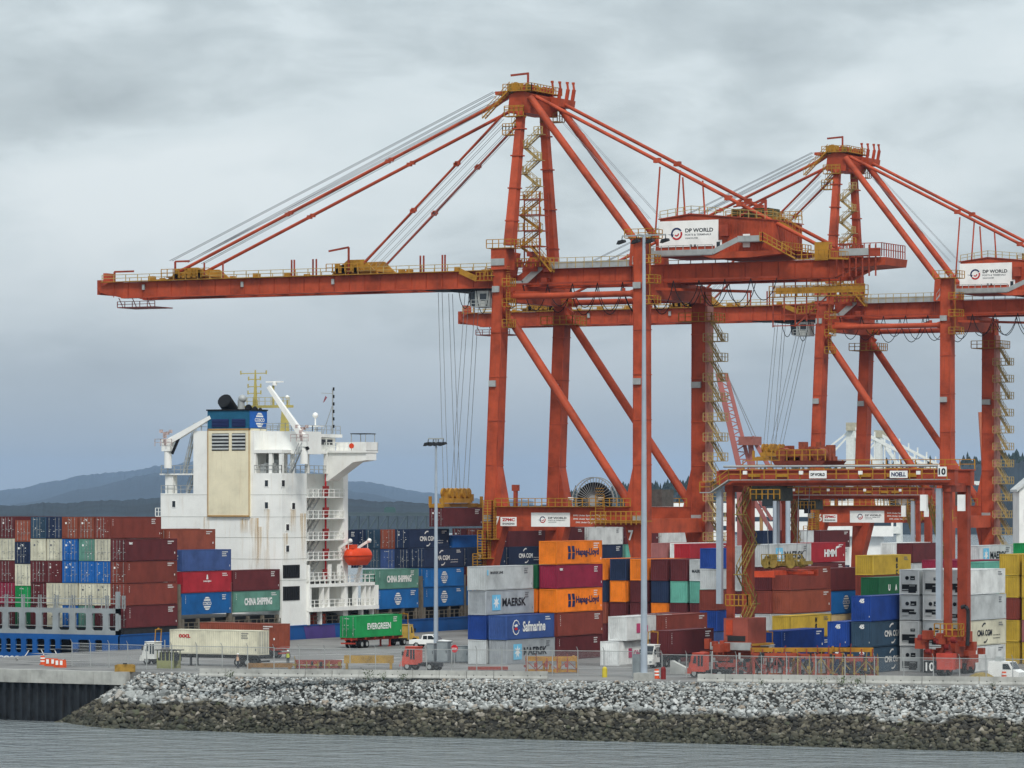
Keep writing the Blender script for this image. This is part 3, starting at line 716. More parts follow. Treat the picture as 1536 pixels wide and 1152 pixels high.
for k, cs in ((0, [None] * 3 + ['maroon']), (1, [None, None, 'navy', 'maroon']), (2, [None, None, 'blue', 'brown']), (3, [None, None, 'blue', 'maroon'])):
    stack(0, b8, 3.6, cs, f'ship bay between crane legs, {ORD[k]} column', G, end='door', x=SX - k * 2.52)
for q, nm in ((b9, 'under the crane number plate'), (b9 + 13.4, 'under the crane sign'), (b9 + 26.8, 'below the cable reel'), (b9 + 40.2, 'far forward under the crane portal')):
    rr = random.Random(int(q))
    for k in range(4):
        cs = [None, rr.choice(['maroon', 'blue']), rr.choice(['teal', 'maroon', 'navy', 'white']), rr.choice(['blue', 'maroon', 'navy', 'white', 'blue', 'maroon'])]
        if k < 2: cs.append(None)
        else: cs.append(rr.choice(['maroon', 'blue', 'white']))
        stack(0, q, 3.6, cs, f'forward bay {nm}, {ORD[k]} column', G, end='door', x=SX - k * 2.52)

# ---------------------------------------------------------------- containers in the yard
Y1 = -112.7; YG = 'containers stacked in the yard'
xr = at_y(760.7, YH, Y1).x
stack(0, Y1, 0, [('grey', 'maersk'), ('saf', 'saf')], 'two-high front stack left of the orange stack', YG, x=xr)
stack(0, Y1, 0, [('lgrey', None), ('royal', None), ('grey', 'maersk'), ('lgrey', 'maersk_small')], 'four-high stack at the quay end of the yard', YG, x=xr - 2.86)
stack(0, Y1 + 12.85, 0, [('maroon', 'numbers'), ('brown', 'triton'), ('orange', 'hapag'), ('crimson', 'tex'), ('orange', 'hapag')], 'five-high stack with two orange boxes', YG, x=xr)
stack(0, Y1 + 12.85, 0, ['maroon', 'brown', 'orange', 'green'], 'stack hidden behind the four-high grey stack', YG, x=xr - 2.86)
w1 = at_z(928, 999)
container(w1.x, w1.y, 0, 'white', 'lower one of the white pair by the tall lamp mast', YG, logo='one')
container(w1.x + .5, w1.y + 1.1, HC + .06, 'white', 'upper one of the white pair by the tall lamp mast', YG, logo='one')
bx_ = at_y(995, YH, -101).x
stack(0, -101, 0, ['maroon', ('brown', 'triton'), ('brown', None)][:2], 'two-high stack behind the white yard tractor', YG, x=bx_)
stack(0, -101, 0, ['brown', 'maroon'], 'two-high stack between white pair and brown stack', YG, x=bx_ - 2.86)
# middle block, short ends towards the quay end
YB = -51.0
for px, cs in ((909, ['maroon', 'rust', 'navy', 'orange']), (939, ['maroon', ('maroon',), 'orange', 'navy']), (970, ['brown', 'maroon', 'maroon', 'orange']), (1001, ['maroon', 'orange', 'navy', 'maroon']),
               (1030, ['maroon', 'maroon', 'teal', 'maroon']), (1059, ['brown', ('maroon', 'triton'), ('teal', 'numbers'), ('lgrey', 'maersk_plain')])):
    o = stack(px, YB, 0, cs, f'middle yard block, {ORD[[909, 939, 970, 1001, 1030, 1059].index(px)]} stack from the orange boxes', YG)
text('MAERSK', 1.7, .42, M_textk, o[-1], (-W_ * .5, .022, 1.3), 'end', .03)
for px, cs in ((1000, ['maroon', 'brown', 'maroon', 'brown', 'pinkish']), (1028, ['maroon', 'brown', 'maroon', 'crimson', 'white'])):
    stack(px, -22, 0, cs, f'far yard block behind the middle block, {"left" if px == 1000 else "right"} stack', YG, H=2.62)
stack(1036, -38, 0, ['maroon', 'brown', 'navy', 'maroon', 'red'], 'second row of the middle yard block', YG, H=2.64)
stack(1075, -66, 0, ['steel', 'royal', 'brown', 'lgrey', 'royal'], 'short-box stack beside the teal boxes', YG, H=2.6, L=6.06)
# under the gantry crane
Yc = -86
stack(1126, Yc, 0, ['lgrey', 'white', 'maroon', 'lgrey', 'lgrey'], 'stack behind the gantry stairs', YG, H=2.72)
stack(1156, Yc, 0, ['maroon', 'lgrey', ('brown', 'triton'), ('maroon', 'tex'), ('lgrey', 'maersk')], 'stack topped by a pale grey lettered box', YG, H=2.76)
stack(1186, Yc + .5, 0, ['maroon', 'lgrey', ('rust', None), ('brown', None)], 'stack beside the pale grey lettered box', YG, H=2.76)
stack(1212, -72, 0, ['brown', 'maroon', ('cream', None), ('pinkish', 'numbers')], 'stack with cream box under the gantry crane', YG, H=2.6)
stack(1214, -35, 0, ['maroon', 'brown', 'maroon', 'maroon', ('red', 'hmm')], 'stack topped by a red lettered box', YG, H=2.68)
stack(1241, -71.8, 0, ['maroon', ('tan', None, dict(H=2.2)), ('cosco', 'cosco'), ('maroon', None)], 'stack with bright blue round-logo box in the yard', YG)
xm = at_y(1186, YH, -92).x
stack(0, -92, 0, [('royal', None), ('yellow', 'msc')], 'two-high stack under the gantry spreader', YG, x=xm, L=12.192, H=2.75)
xc = at_z(1307, 1010)
stack(0, xc.y, 0, [('slate', 'f45cma'), ('slate', 'f45cma'), ('royal', 'f45')], 'three-high stack of long boxes by the gantry crane', YG, L=13.716, x=xc.x)
stack(0, xc.y - .3, 0, [('navy', 'f45'), ('royal', 'f45')], 'two-high stack of long boxes by the gantry crane', YG, L=13.716, x=xc.x - 2.86)
stack(1310, -70, 0, ['maroon', 'brown', 'maroon', 'brown', ('yellow', 'msc')], 'stack topped by a yellow box behind the long boxes', YG, H=2.46)
stack(1320, -88, 0, ['maroon', 'brown', 'maroon', ('green', 'uasc')], 'stack with dark green box on top', YG, H=2.5)
rx = at_z(1450, 1009)
RG = 'white refrigerated containers'
stack(0, rx.y, 0, [('white', None), ('cream', 'cmak'), ('lgrey', 'numbers'), ('white', 'numbers')], 'first reefer row from the yellow stacks', RG, end='reefer', x=rx.x)
stack(0, rx.y, 0, ['white', 'lgrey', 'white', 'white'], 'second reefer row from the yellow stacks', RG, end='reefer', x=rx.x - 2.86)
stack(0, rx.y, 0, ['lgrey', 'white', 'lgrey', 'white'], 'third reefer row from the yellow stacks', RG, end='reefer', x=rx.x - 5.72)
stack(1528, -82, 0, ['yellow', 'yellow', 'brown', 'yellow', 'yellow'], 'yellow stack beside the refrigerated boxes', YG, H=2.55)
stack(1562, -82, 0, ['yellow', 'pinkish', 'yellow', 'yellow', 'yellow'], 'outer yellow stack', YG, H=2.55)
stack(1468, -30, 0, ['brown', 'maroon', 'teal', 'maroon', ('lgrey', 'maersk')], 'far pale-topped stack behind the reefers', YG, H=2.62)
stack(1498, -45, 0, ['brown', 'maroon', ('maroon', 'tex'), 'maroon'], 'far maroon stack behind the reefers', YG)
stack(1478, -52, 0, ['brown', 'maroon', 'teal', 'teal'], 'far teal stack behind the reefers', YG)
stack(1545, -25, 0, ['brown', 'maroon', 'lgrey', 'white', 'ever'], 'far stack topped by a green box', YG, H=2.68)
stack(1408, -40, 0, ['maroon', 'crimson', 'maroon', 'crimson'], 'crimson stack behind the refrigerated boxes, left', YG)
stack(1450, -42, 0, ['maroon', 'crimson', 'maroon', 'crimson'], 'crimson stack behind the refrigerated boxes, right', YG)
stack(1370, -25, 0, ['maroon', 'lgrey', 'white', 'lgrey', 'maroon'], 'far grey stack under the second crane sign', YG, H=2.66)
stack(1345, -20, 0, ['maroon', 'white', 'lgrey', 'lgrey', 'white'], 'far white stack under the second crane sign', YG, H=2.66)

for px, yy, cs in ((1146, 60, ['navy', 'navy', 'navy', 'maroon', 'navy']), (1160, 62, ['navy', 'maroon', 'navy', 'slate', 'navy']), (1182, 64, ['blue', 'navy', 'maroon', 'navy', 'maroon']), (1206, 66, ['maroon', 'navy', 'navy', 'white', 'lgrey']), (1230, 70, ['navy', 'slate', 'navy', 'white', 'maroon'])):
    stack(px, yy, 0, cs, f'far navy block seen under the gantry, {ORD[[1146, 1160, 1182, 1206, 1230].index(px)]} stack', YG)
# ============================================================ the container ship
def ship():
    S = thing('container_ship', 'blue container ship with white deckhouse moored along the quay', 'ship', (SX, -95, WZ))
    off = Vector((-SX, 95, -WZ))
    def B(mb, name, m, parent=None): o = mb.build(name, m, S if parent is None else parent); o.location = off if parent is None else (0, 0, 0); return o
    XI = SX - 30.0; YT = -95.2; YBOW = 112
    zd = 1.9
    # hull: side shell, deck, far side, raked bow
    h = MB(); n = 10
    prof = [(SX, YT), (SX, 60), (SX - 4, 85), (SX - 15, YBOW), (XI + 4, 85), (XI, 60), (XI, YT)]
    vs = [(x, y, z) for x, y in prof for z in (-9, zd)]
    h.add(vs, [(2 * i, 2 * i + 2, 2 * i + 3, 2 * i + 1) for i in range(len(prof) - 1)])
    B(h, 'hull', M_hull)
    B(MB().add([(x, y, zd - .02) for x, y in prof], [tuple(range(len(prof)))]), 'deck', mat('ship_deck', '5b4a44', 0.8))
    # purple patch of primer on the side shell, rubbing strakes
    a = at_x(455, 942, SX); b_ = at_x(507, 942, SX)
    B(MB().prism([(a.y, zd - .05), (b_.y - 1.0, zd - .05), (b_.y, -4), (a.y + 2.4, -4)], 'x', SX, SX + .03), 'primer_patch', M_purple)
    for z in (zd - .12, -1.9): B(MB().box(SX, SX + .09, YT, 60, z, z + .16), 'strake', M_hull)
    # transom with its openings: pillars and strips of plate
    def wall_open(z0, z1, holes, m, nm, y0=YT, th=.35):
        """holes: (x0,x1,za,zb)"""
        w_ = MB(); xs = sorted(holes); x = XI
        for hx0, hx1, za, zb in xs:
            w_.box(x, hx0, y0, y0 + th, z0, z1); w_.box(hx0, hx1, y0, y0 + th, z0, za); w_.box(hx0, hx1, y0, y0 + th, zb, z1)
            # rounded corners
            c = .22
            for cx, cz, sx, sz in ((hx0, za, 1, 1), (hx1, za, -1, 1), (hx0, zb, 1, -1), (hx1, zb, -1, -1)):
                w_.prism([(cx, cz), (cx + sx * c, cz), (cx + sx * c * .3, cz + sz * c * .3), (cx, cz + sz * c)], 'y', y0, y0 + th)
            x = hx1
        w_.box(x, SX, y0, y0 + th, z0, z1)
        return B(w_, nm, m)
    zt = at_y(100, 912, YT).z
    holes = []
    for k in range(-1, 7):
        a = at_y(12 + k * 25.1, 940, YT); b_ = at_y(28.5 + k * 25.1, 919, YT)
        if k >= -1: holes.append((a.x, b_.x, zd + .55, zt - .62))
    x = holes[0][0] - 2.2
    while x > XI + 2: holes.insert(0, (x - 1.4, x, zd + .55, zt - .62)); x -= 2.55
    wall_open(zd, zt, holes, M_bulw, 'stern_bulwark')
    low = []
    for c0, c1 in ((-5, 2), (8.5, 16), (23, 31.5), (38.5, 48.5), (55, 66.5), (74, 83), (90, 107.5), (117, 133.5), (142, 153)):
        low.append((at_y(c0, 960, YT).x, at_y(c1, 960, YT).x, at_y(50, 979, YT).z, at_y(50, 958, YT).z))
    x = low[0][0] - 2
    while x > XI + 3: low.insert(0, (x - 1, x, low[0][2], low[0][3])); x -= 2.5
    wall_open(-9, zd - .003, low, M_hull, 'transom')
    B(MB().box(XI + .3, SX - .3, YT + 5, YT + 5.2, -8, zd - .1), 'mooring_bulkhead', M_dark)
    B(MB().box(XI + .3, SX - .3, YT + .4, YT + 5, low[0][2] - .9, low[0][2] - .8), 'mooring_deck', mat('ship_deck', '5b4a44'))
    rl = MB()
    for hx0, hx1, za, zb in low: rl.box(hx0, hx1, YT + .12, YT + .18, za + .45, za + .52); rl.box(hx0, hx1, YT + .12, YT + .18, za + .95, za + 1.02)
    for hx0, hx1, za, zb in holes: rl.box(hx0, hx1, YT + .12, YT + .18, za + .5, za + .57)
    B(rl, 'opening_rail', M_galv)
    tr = MB(); tr.rail([(XI, YT + .2, zt), (SX - .2, YT + .2, zt)], 1.25, 2.52, .06); B(tr, 'handrail', M_galv)
    for hx0, hx1, za, zb in holes: B(MB().box(hx1 + .3, hx1 + .42, YT + .1, YT + .3, zt, zt + 1.7).box(hx1 + .66, hx1 + .76, YT + .1, YT + .3, zt, zt + 1.7).box(hx1 + .3, hx1 + .76, YT + .12, YT + .28, zt + 1.2, zt + 1.3), 'lashing_post', M_bulw)
    B(MB().leg((SX - .2, YT + .25, zd), (SX - .2, YT + .25, zt + 2.2), .45, .5), 'lashing_post', M_bulw)
    t_ = text('COSCO', 4.6, .62, M_textw, S, (at_y(18, 985, YT).x - SX, YT - .012 + 95, at_y(18, 987, YT).z - WZ), 'end', .05)
    # mooring lines run separately; hatch coamings and lashing bridges below the bays
    M_lash = mat('lashing_steel', '6e675b', 0.7, var=0.2, scale=0.6, streak=0.5)
    for y0 in (b2, b3, b5, b6, b7, b8, b9):
        c = MB()
        for i in range(4):
            yy = y0 + .3 + i * 3.8; c.leg((SX - .25, yy, zd), (SX - .25, yy, 3.55), .4, .4)
        c.rail([(SX - .1, y0, zd), (SX - .1, y0 + 12.4, zd)], 1.15, 1.6, .05)
        c.box(SX - .5, SX - .05, y0 - .6, y0 - .2, zd, 6.5)
        B(c, 'lashing_bridge', M_lash)
        B(MB().box(XI + 1, SX - 1.2, y0 - .3, y0 + 12.6, zd, 3.5), 'hatch_coaming', M_dark)
    for y0 in (b2, b3, b6, b7): B(MB().leg((SX - .3, y0 - .65, zd), (SX - .3, y0 - .65, 8.2), .55, .5), 'lashing_tower', M_lash)
    B(MB().box(XI + 1, SX - .15, BAY1 - .2, BAY1 + 12.4, zd, Z1 - .02), 'hatch_coaming', M_dark)

    # ---------------- deckhouse
    YA = at_x(423, YH, SX).y; YF = at_x(522, YH, SX).y
    xa = lambda px: at_y(px, YH, YA).x
    za = lambda py: at_y(340, py, YA).z
    XL = xa(241)
    z710, z740, z645, z680, z775 = za(710), za(740), za(646), za(681), za(775)
    yrec0 = at_x(460, YH, SX).y; yrec1 = at_x(513, YH, SX).y; rec = 3.2
    hb = MB()
    xs1 = xa(290); hb.box(XL, xs1, YA, yrec0, zd, z740); hb.box(xs1, SX, YA, yrec0, zd, z710)                     # after part of the house
    hb.box(XL, xs1, yrec0, YF, zd, z740); hb.box(xs1, SX - rec, yrec0, YF, zd, z710)               # behind the stair recess
    hb.box(SX - rec, SX, yrec1 + .35, YF, z680 - 26, za(655) - 2.6)   # forward column
    house = B(hb, 'deckhouse', M_ship)
    # the open after corner by the provision crane is cut as a lower shoulder
    up = MB(); up.box(xs1, xa(381), YA, YA + 9, z710 + .003, z645); up.box(xa(380), xa(432), YA + 2.5, YA + 9, z680, za(647)); B(up, 'upper_house', M_ship)
    # deck plate seams
    sm = MB()
    for py in (742, 775, 806, 838, 870):
        z = za(py); sm.box(XL, SX + .02, YA - .03, YA, z - .03, z + .03); sm.box(SX, SX + .03, YA, yrec0, z - .03, z + .03)
    B(sm, 'plate_seam', mat('seam_paint', 'bfc0ba', 0.6))
    # casing and funnel
    x0, x1 = xa(313), xa(376); YC = YA - .3
    cs = MB(); cs.box(x0, x1, YC, YA - .002, z775, za(646)); cs.box(x0 + .01, x1 - .01, YA + .01, YA + 4.2, za(646), za(643)); cas = B(cs, 'engine_casing', M_cream)
    tm = MB()
    for x in (x0, x1 - .12): tm.box(x, x + .12, YC - .05, YC, z775, za(643))
    tm.box(x0, x1, YC - .05, YC, za(645.5), za(643)); tm.box(x0, x1, YC - .08, YC, z775, z775 + .2); B(tm, 'casing_trim', mat('casing_rust', 'b08a55', 0.7))
    fb = MB(); fb.box(x0, x1, YC, YC + 4.6, za(643), za(616)); B(fb, 'funnel', mat('funnel_teal', '1f5a78', 0.5, var=.08))
    B(MB().box(x1, x1 + .04, YC + .02, YC + 4.6, za(642), za(617)), 'funnel_panel', mat('funnel_blue', '1f5fb0', 0.5))
    lg = MB(); cz = za(630)
    for i in range(6):
        if i in (2, 3): continue
        r = 1.05; q0 = -r + 2 * r * i / 6 + .05; q1 = q0 + 2 * r / 6 - .1
        pts = [(math.sqrt(max(0, r * r - q * q)), q) for q in (q0, (q0 + q1) / 2, q1)]
        lg.prism([(YC + 2.6 + y, cz + q) for y, q in pts] + [(YC + 2.6 - y, cz + q) for y, q in reversed(pts)], 'x', x1 + .04, x1 + .06)
    B(lg, 'funnel_logo', M_textw); text('COSCO', 2.6, .5, M_textw, S, (x1 + .06 - SX, YC + 2.6 + 95, cz - WZ), 'side', .04)
    B(MB().box(x0 - .15, x1 + .15, YC - .15, YC + 4.7, za(616), za(614)), 'funnel_cap', M_black)
    for lx0, lx1, py0, py1, m in ((320, 345, 650, 676, M_dark), (350, 370, 650, 676, M_dark), (320, 345, 630, 641, M_navy), (350, 370, 630, 641, M_navy)):
        a, b_ = xa(lx0), xa(lx1); f = MB(); f.box(a, b_, YC - .04, YC - .005, za(py1), za(py0)); fr = B(f, 'louvre', m)
        sl = MB(); k = 5
        for i in range(k):
            z = za(py1) + (za(py0) - za(py1)) * (i + .25) / k; sl.prism([(YC - .06, z), (YC - .16, z + .05), (YC - .06, z + .28)], 'x', a, b_)
        B(sl, 'slat', M_galv if m is M_dark else M_navy, fr)
    # exhaust pipes cut obliquely, mouths facing aft
    def stackpipe(px, py, r, dy=1.2):
        p = at_y(px, py, YC + dy); d = Vector((.12, -.86, .5)).normalized(); e = MB()
        e.tube(p - d * (2.6 * r + .6), p, r, 14); e.add([(p + Vector((math.cos(t), 0, 0)) * r * .92 + Vector((0, .5, .86)) * (r * .92 * math.sin(t)) + d * .01)[:] for t in [2 * math.pi * i / 14 for i in range(14)]], [tuple(range(14))])
        B(e, 'exhaust_pipe', M_black)
    stackpipe(337, 601, 1.05); stackpipe(372, 611, .5, 2.6); stackpipe(382, 612, .3, 3.4); stackpipe(390, 614, .26, 3.8)
    B(MB().tube((xa(352), YC + 2, za(616)), (xa(352), YC + 2, za(600)), .5, 10).sphere((xa(354), YC + 2, za(598)), .6), 'ventilator', M_galv)
    # windows (dark rounded panes with frames)
    def win_aft(px, py, w=.5, h=.85):
        p = at_y(px, py, YA); f = MB(); f.box(p.x - w / 2 - .1, p.x + w / 2 + .1, YA - .05, YA, p.z - h / 2 - .1, p.z + h / 2 + .1); o = B(f, 'window', M_ship)
        g = MB(); g.box(p.x - w / 2, p.x + w / 2, YA - .065, YA - .04, p.z - h / 2, p.z + h / 2); B(g, 'pane', M_glass, o)
    def win_side(px, py, w=.75, h=.85):
        p = at_x(px, py, SX); f = MB(); f.box(SX, SX + .05, p.y - w / 2 - .1, p.y + w / 2 + .1, p.z - h / 2 - .1, p.z + h / 2 + .1); o = B(f, 'window', M_ship)
        g = MB(); g.box(SX + .04, SX + .065, p.y - w / 2, p.y + w / 2, p.z - h / 2, p.z + h / 2); B(g, 'pane', M_glass, o)
    for px, py in ((400, 725), (400, 758), (261, 756)): win_aft(px, py)
    for px, py in ((424.5, 725), (440, 759), (431, 791), (431, 823)): win_side(px, py)
    # two black vent louvres on the side low down
    for py0, py1 in ((847, 867.5), (879, 901)):
        a = at_x(421.5, py1, SX); b_ = at_x(449, py0, SX); f = MB(); f.box(SX, SX + .08, a.y + .5, b_.y, a.z, b_.z); o = B(f, 'vent_louvre', M_black)
        g = MB(); k = 7
        for i in range(k): yy = a.y + .6 + (b_.y - a.y - .7) * i / k; g.box(SX + .07, SX + .14, yy, yy + .07, a.z + .1, b_.z - .1)
        B(g, 'slat', M_dark, o)
    # rust weeps under the ports
    M_weep = bpy.data.materials.new('rust_weep'); M_weep.use_nodes = True; t = M_weep.node_tree; pb = t.nodes['Principled BSDF']; pb.inputs['Base Color'].default_value = (*lin('cfab70'), 1); pb.inputs['Roughness'].default_value = .8
    tcn = t.nodes.new('ShaderNodeTexCoord'); mpn = t.nodes.new('ShaderNodeMapping'); mpn.inputs['Scale'].default_value = (3.5, 3.5, .22); t.links.new(tcn.outputs['Object'], mpn.inputs[0]); nn = t.nodes.new('ShaderNodeTexNoise'); nn.inputs['Scale'].default_value = 1; nn.inputs['Detail'].default_value = 6; t.links.new(mpn.outputs[0], nn.inputs[0])
    uvn = t.nodes.new('ShaderNodeSeparateXYZ'); t.links.new(tcn.outputs['Generated'], uvn.inputs[0])
    t.links.new(mth(t, 'MULTIPLY', ramp(t, nn.outputs[0], [(.38, 0.0), (.75, .7)]), mth(t, 'POWER', uvn.outputs[2], .6)), pb.inputs['Alpha'])
    def weep(px0, px1, py0, py1, side=False):
        f = at_x if side else at_y; P = SX + .035 if side else YA - .035
        q = [f(px0, py0, P), f(px1, py0, P), f(px1, py1, P), f(px0, py1, P)]; B(MB().add(q, [(0, 3, 2, 1)]), 'rust_stain', M_weep)
    for w_ in ((374, 388, 777, 880), (396, 405, 764, 870), (386, 396, 790, 850), (360, 372, 778, 800), (305, 314, 775, 800)): weep(*w_)
    for w_ in ((436, 444, 763, 800), (424, 432, 800, 846), (450, 459, 770, 846)): weep(*w_, side=True)
    # stair recess: deck slabs, stairs, rails, red fire main
    decks = [745, 777, 809, 839]
    zs = [at_x(485, py, SX).z for py in decks]; zs.append(zs[-1] - 2.9)
    for i, z in enumerate(zs):
        B(MB().box(SX - rec, SX + .25, yrec0, yrec1 + .5, z - .16, z), 'stair_deck', M_ship)
        r = MB(); r.rail([(SX + .15, yrec0 + .1, z), (SX + .15, yrec1 + .4, z)], 1.05, 1.5, .045); B(r, 'handrail', M_ship)
        if i: B(MB().stair((SX - 1.2, yrec0 + 1.5, z), (SX - 1.2, yrec0 + 5.0, zs[i - 1]), .9, (1, 0, 0)), 'stair', M_galv)
    B(MB().tube((SX - .5, at_x(493, YH, SX).y, 4), (SX - .5, at_x(493, YH, SX).y, z710 + 1), .14, 8), 'fire_main', M_redprint)
    for z in zs: B(MB().box(SX - .8, SX - .2, at_x(491, YH, SX).y, at_x(491, YH, SX).y + .8, z + .1, z + 1.5), 'fire_box', mat('fire_red', '8e2f2c', 0.5))
    # lower embarkation decks at the side (white pillars and openings) below the lifeboat
    yl1 = at_x(566, YH, SX + 1).y
    zl = [at_x(500, py, SX).z for py in (862, 874, 908)]
    dk = MB(); zA = at_x(500, 875, SX).z; zB = at_x(500, 910, SX).z
    dk.box(SX - 3.0, SX + .6, yrec0, yl1, zA - .45, zA); dk.box(SX - 3.0, SX + 1.0, yrec0, yl1 + .5, zB - .55, zB); B(dk, 'embarkation_deck', M_ship)
    for px in (460, 480, 488, 513, 530, 543, 550, 557, 562):
        y = at_x(px, YH, SX).y; wd = .5 if px in (460, 513, 530) else .28; B(MB().box(SX - .2, SX + .5, y, y + wd, zB, zA - .45), 'pillar', M_ship)
    for px in (461, 493, 507): y = at_x(px, YH, SX).y; B(MB().box(SX - .2, SX + .3, y, y + .3, zA, zA + 2.7), 'pillar', M_ship)
    for px in (460, 478, 540, 556): y = at_x(px, YH, SX).y; B(MB().box(SX - .3, SX + .3, y, y + .45, zd, zB - .5), 'pillar', M_ship)
    B(MB().box(SX - 3.3, SX - 3.0, yrec0, yl1, zd, zA - .4), 'inner_bulkhead', mat('bulkhead_shade_white', '8f918c', 0.6, var=.15))  # ship's white darkened to grey: interior shade put into the colour
    r = MB(); r.rail([(SX + .5, yrec0, zA), (SX + .5, yl1, zA), (SX - 2.5, yl1, zA)], 1.1, 1.4, .05).rail([(SX + .45, yrec0, zB), (SX + .45, yl1, zB)], 1.05, 1.4, .045); B(r, 'handrail', M_ship)
    wn = MB()
    for px in (505, 520, 540): y = at_x(px, YH, SX).y; wn.tube((SX - 1.2, y, zd + .9), (SX - 1.2, y + 1.4, zd + .9), .55, 10).box(SX - 1.8, SX - .6, y - .3, y + 1.7, zd, zd + .4)
    B(wn, 'winch', M_dark)
    # open upper deck between casing and bridge
    od = MB(); od.box(xa(381), SX, YA, yrec0 + 9, z680 + .1, z680 + .55); B(od, 'boat_deck_roof', M_ship)
    for px in (381, 405, 447): x = xa(px) if px < 423 else SX - .3; B(MB().box(x - .25, x + .25, YA + .1, YA + .6, z710, z680 + .1), 'pillar', M_ship)
    for px in (440, 462, 490): y = at_x(px, YH, SX).y; B(MB().box(SX - .5, SX, y, y + .4, z710, z680 + .1), 'pillar', M_ship)
    B(MB().box(xa(385), SX - 2.2, YA + 2.5, YA + 2.7, z710, z680), 'inner_bulkhead', mat('bulkhead_shade_white', '8f918c'))  # same darkened white, shade of the open deck painted in
    r = MB(); r.rail([(xa(381), YA + .1, z710), (SX - .1, YA + .1, z710), (SX - .1, yrec1, z710)], 1.1, 1.3, .045); B(r, 'handrail', M_galv)
    rng = random.Random(3); mc = MB()
    for i in range(12):
        x = rng.uniform(xa(385), SX - 1); y = YA + rng.uniform(.6, 2.2); s = rng.uniform(.2, .5); mc.box(x - s, x + s, y - s, y + s, z710, z710 + rng.uniform(.6, 2.0))
    B(mc, 'deck_machinery', M_galv)
    B(MB().stair((xa(437), YA - .3, z710), (xa(452), YA - .3, z680 + .5), .7, (0, 1, 0)), 'stair', M_galv)
    # bridge: wheelhouse, wing, wing bracket
    yb0 = at_x(468, YH, SX).y; yb1 = yb0 + 7.5; zb = za(680) + .4; zr = za(650)
    wh = MB(); wh.box(XL + 2, SX - .6, yb0 + .8, yb1, zb, zr - .5); B(wh, 'wheelhouse', M_ship)
    B(MB().box(XL + 1.6, SX + .3, yb0 - .3, yb1 + .4, zr - .45, zr), 'wheelhouse_roof', M_ship)
    for k in range(4):
        a = SX - 1.4 - k * 1.7; B(MB().box(a - 1.2, a, yb0 + .75, yb0 + .8, zb + 1.0, zr - .75), 'bridge_window', M_glass)
    for k in range(3):
        y = yb0 + 1.4 + k * 1.9; B(MB().box(SX - .6, SX - .55, y, y + 1.4, zb + .9, zr - .75), 'bridge_window', M_glass)
    XW = SX + 6.2   # wing tip beyond the ship's side
    yw0, yw1 = yb0 + 4.2, yb0 + 7.6
    B(MB().prism([(SX - .6, zb + .05), (XW, zb + .05), (XW, zb - 1.3), (XW - 2.2, zb - 1.6), (SX + .0, zb - 4.2), (SX - .6, zb - 4.3)], 'y', yw0 + .3, yw1 - .3), 'wing_bracket', M_ship)
    B(MB().box(SX - .5, XW + .1, yw0, yw1, zb - .25, zb + .06), 'wing_deck', M_ship)
    B(MB().box(XW - 1.9, XW + .08, yw0 - .02, yw0 + .1, zb, zb + 1.25).box(XW - .04, XW + .1, yw0, yw1, zb, zb + 1.25).box(SX - .5, XW + .1, yw1 - .1, yw1, zb, zb + 1.25), 'wing_bulwark', M_ship)
    r = MB(); r.rail([(SX - .5, yw0 + .05, zb), (XW - 1.9, yw0 + .05, zb)], 1.2, .75, .045); B(r, 'handrail', M_ship)
    B(MB().disc((XW - 2.2, yw0 - .06, zb + .7), .38, 'y', .1, 14), 'lifebuoy', M_orange)
    B(MB().box(XW - 2.6, XW - .1, yw0 + .3, yw1 - .3, zb + 2.35, zb + 2.48), 'wing_awning', M_dark)
    aw = MB()
    for x in (XW - 2.5, XW - .2): aw.leg((x, yw0 + .4, zb), (x, yw0 + .4, zb + 2.4), .08, .08); aw.leg((x, yw1 - .4, zb), (x, yw1 - .4, zb + 2.4), .08, .08)
    B(aw, 'awning_post', M_galv)
    # monkey island: rails, radome, signal mast with lights
    r = MB(); r.rail([(SX - 9, yb0 - .2, zr), (SX + .2, yb0 - .2, zr), (SX + .2, yb1, zr)], 1.15, 1.2, .04); B(r, 'handrail', M_galv)
    p = at_y(473, 623, yb0 + 1); B(MB().tube((p.x, yb0 + 1, zr), (p.x, yb0 + 1, p.z), .12, 8).sphere((p.x, yb0 + 1, p.z), .42).box(p.x - .9, p.x + .9, yb0 + .2, yb0 + 1.8, zr + 1.0, zr + 1.12), 'radome', M_white)
    p = at_y(499, 583, yb0 + 1.5); sg = MB(); sg.tube((p.x, yb0 + 1.5, zr), (p.x, yb0 + 1.5, p.z), .1, 6); sg.beam((p.x, yb0 + 1.5, p.z - .7), (p.x - 1.9, yb0 + 1.5, p.z - .6), .08, .08); sg.beam((p.x - 1.6, yb0 + 1.5, zr), (p.x - .05, yb0 + 1.5, zr + 4), .07, .07); B(sg, 'signal_mast', M_galv)
    lt = MB()
    for i in range(6): lt.tube((p.x + .16, yb0 + 1.5, zr + .8 + i * 1.05), (p.x + .16, yb0 + 1.5, zr + 1.25 + i * 1.05), .13, 8)
    B(lt, 'signal_light', M_black)
    B(MB().add([(p.x - 1.2, yb0 + 1.5, p.z - 1.0), (p.x - .9, yb0 + 1.52, p.z - 1.2), (p.x - 1.3, yb0 + 1.55, p.z - 1.75), (p.x - 1.6, yb0 + 1.5, p.z - 2.0)], [(0, 1, 2, 3)]), 'flag', mat('flag_red', '8d5560', .8))
    # yellow radar mast behind the funnel
    ym = YA + 6.0; P_ = lambda px, py: at_y(px, py, ym)
    k = MB(); b0 = P_(383, 645); t0 = P_(383, 555); k.leg(b0, (b0.x, ym, P_(383, 600).z), .75, .75, .5, .5); k.leg((b0.x, ym, P_(383, 600).z), t0, .4, .4, .15, .15)
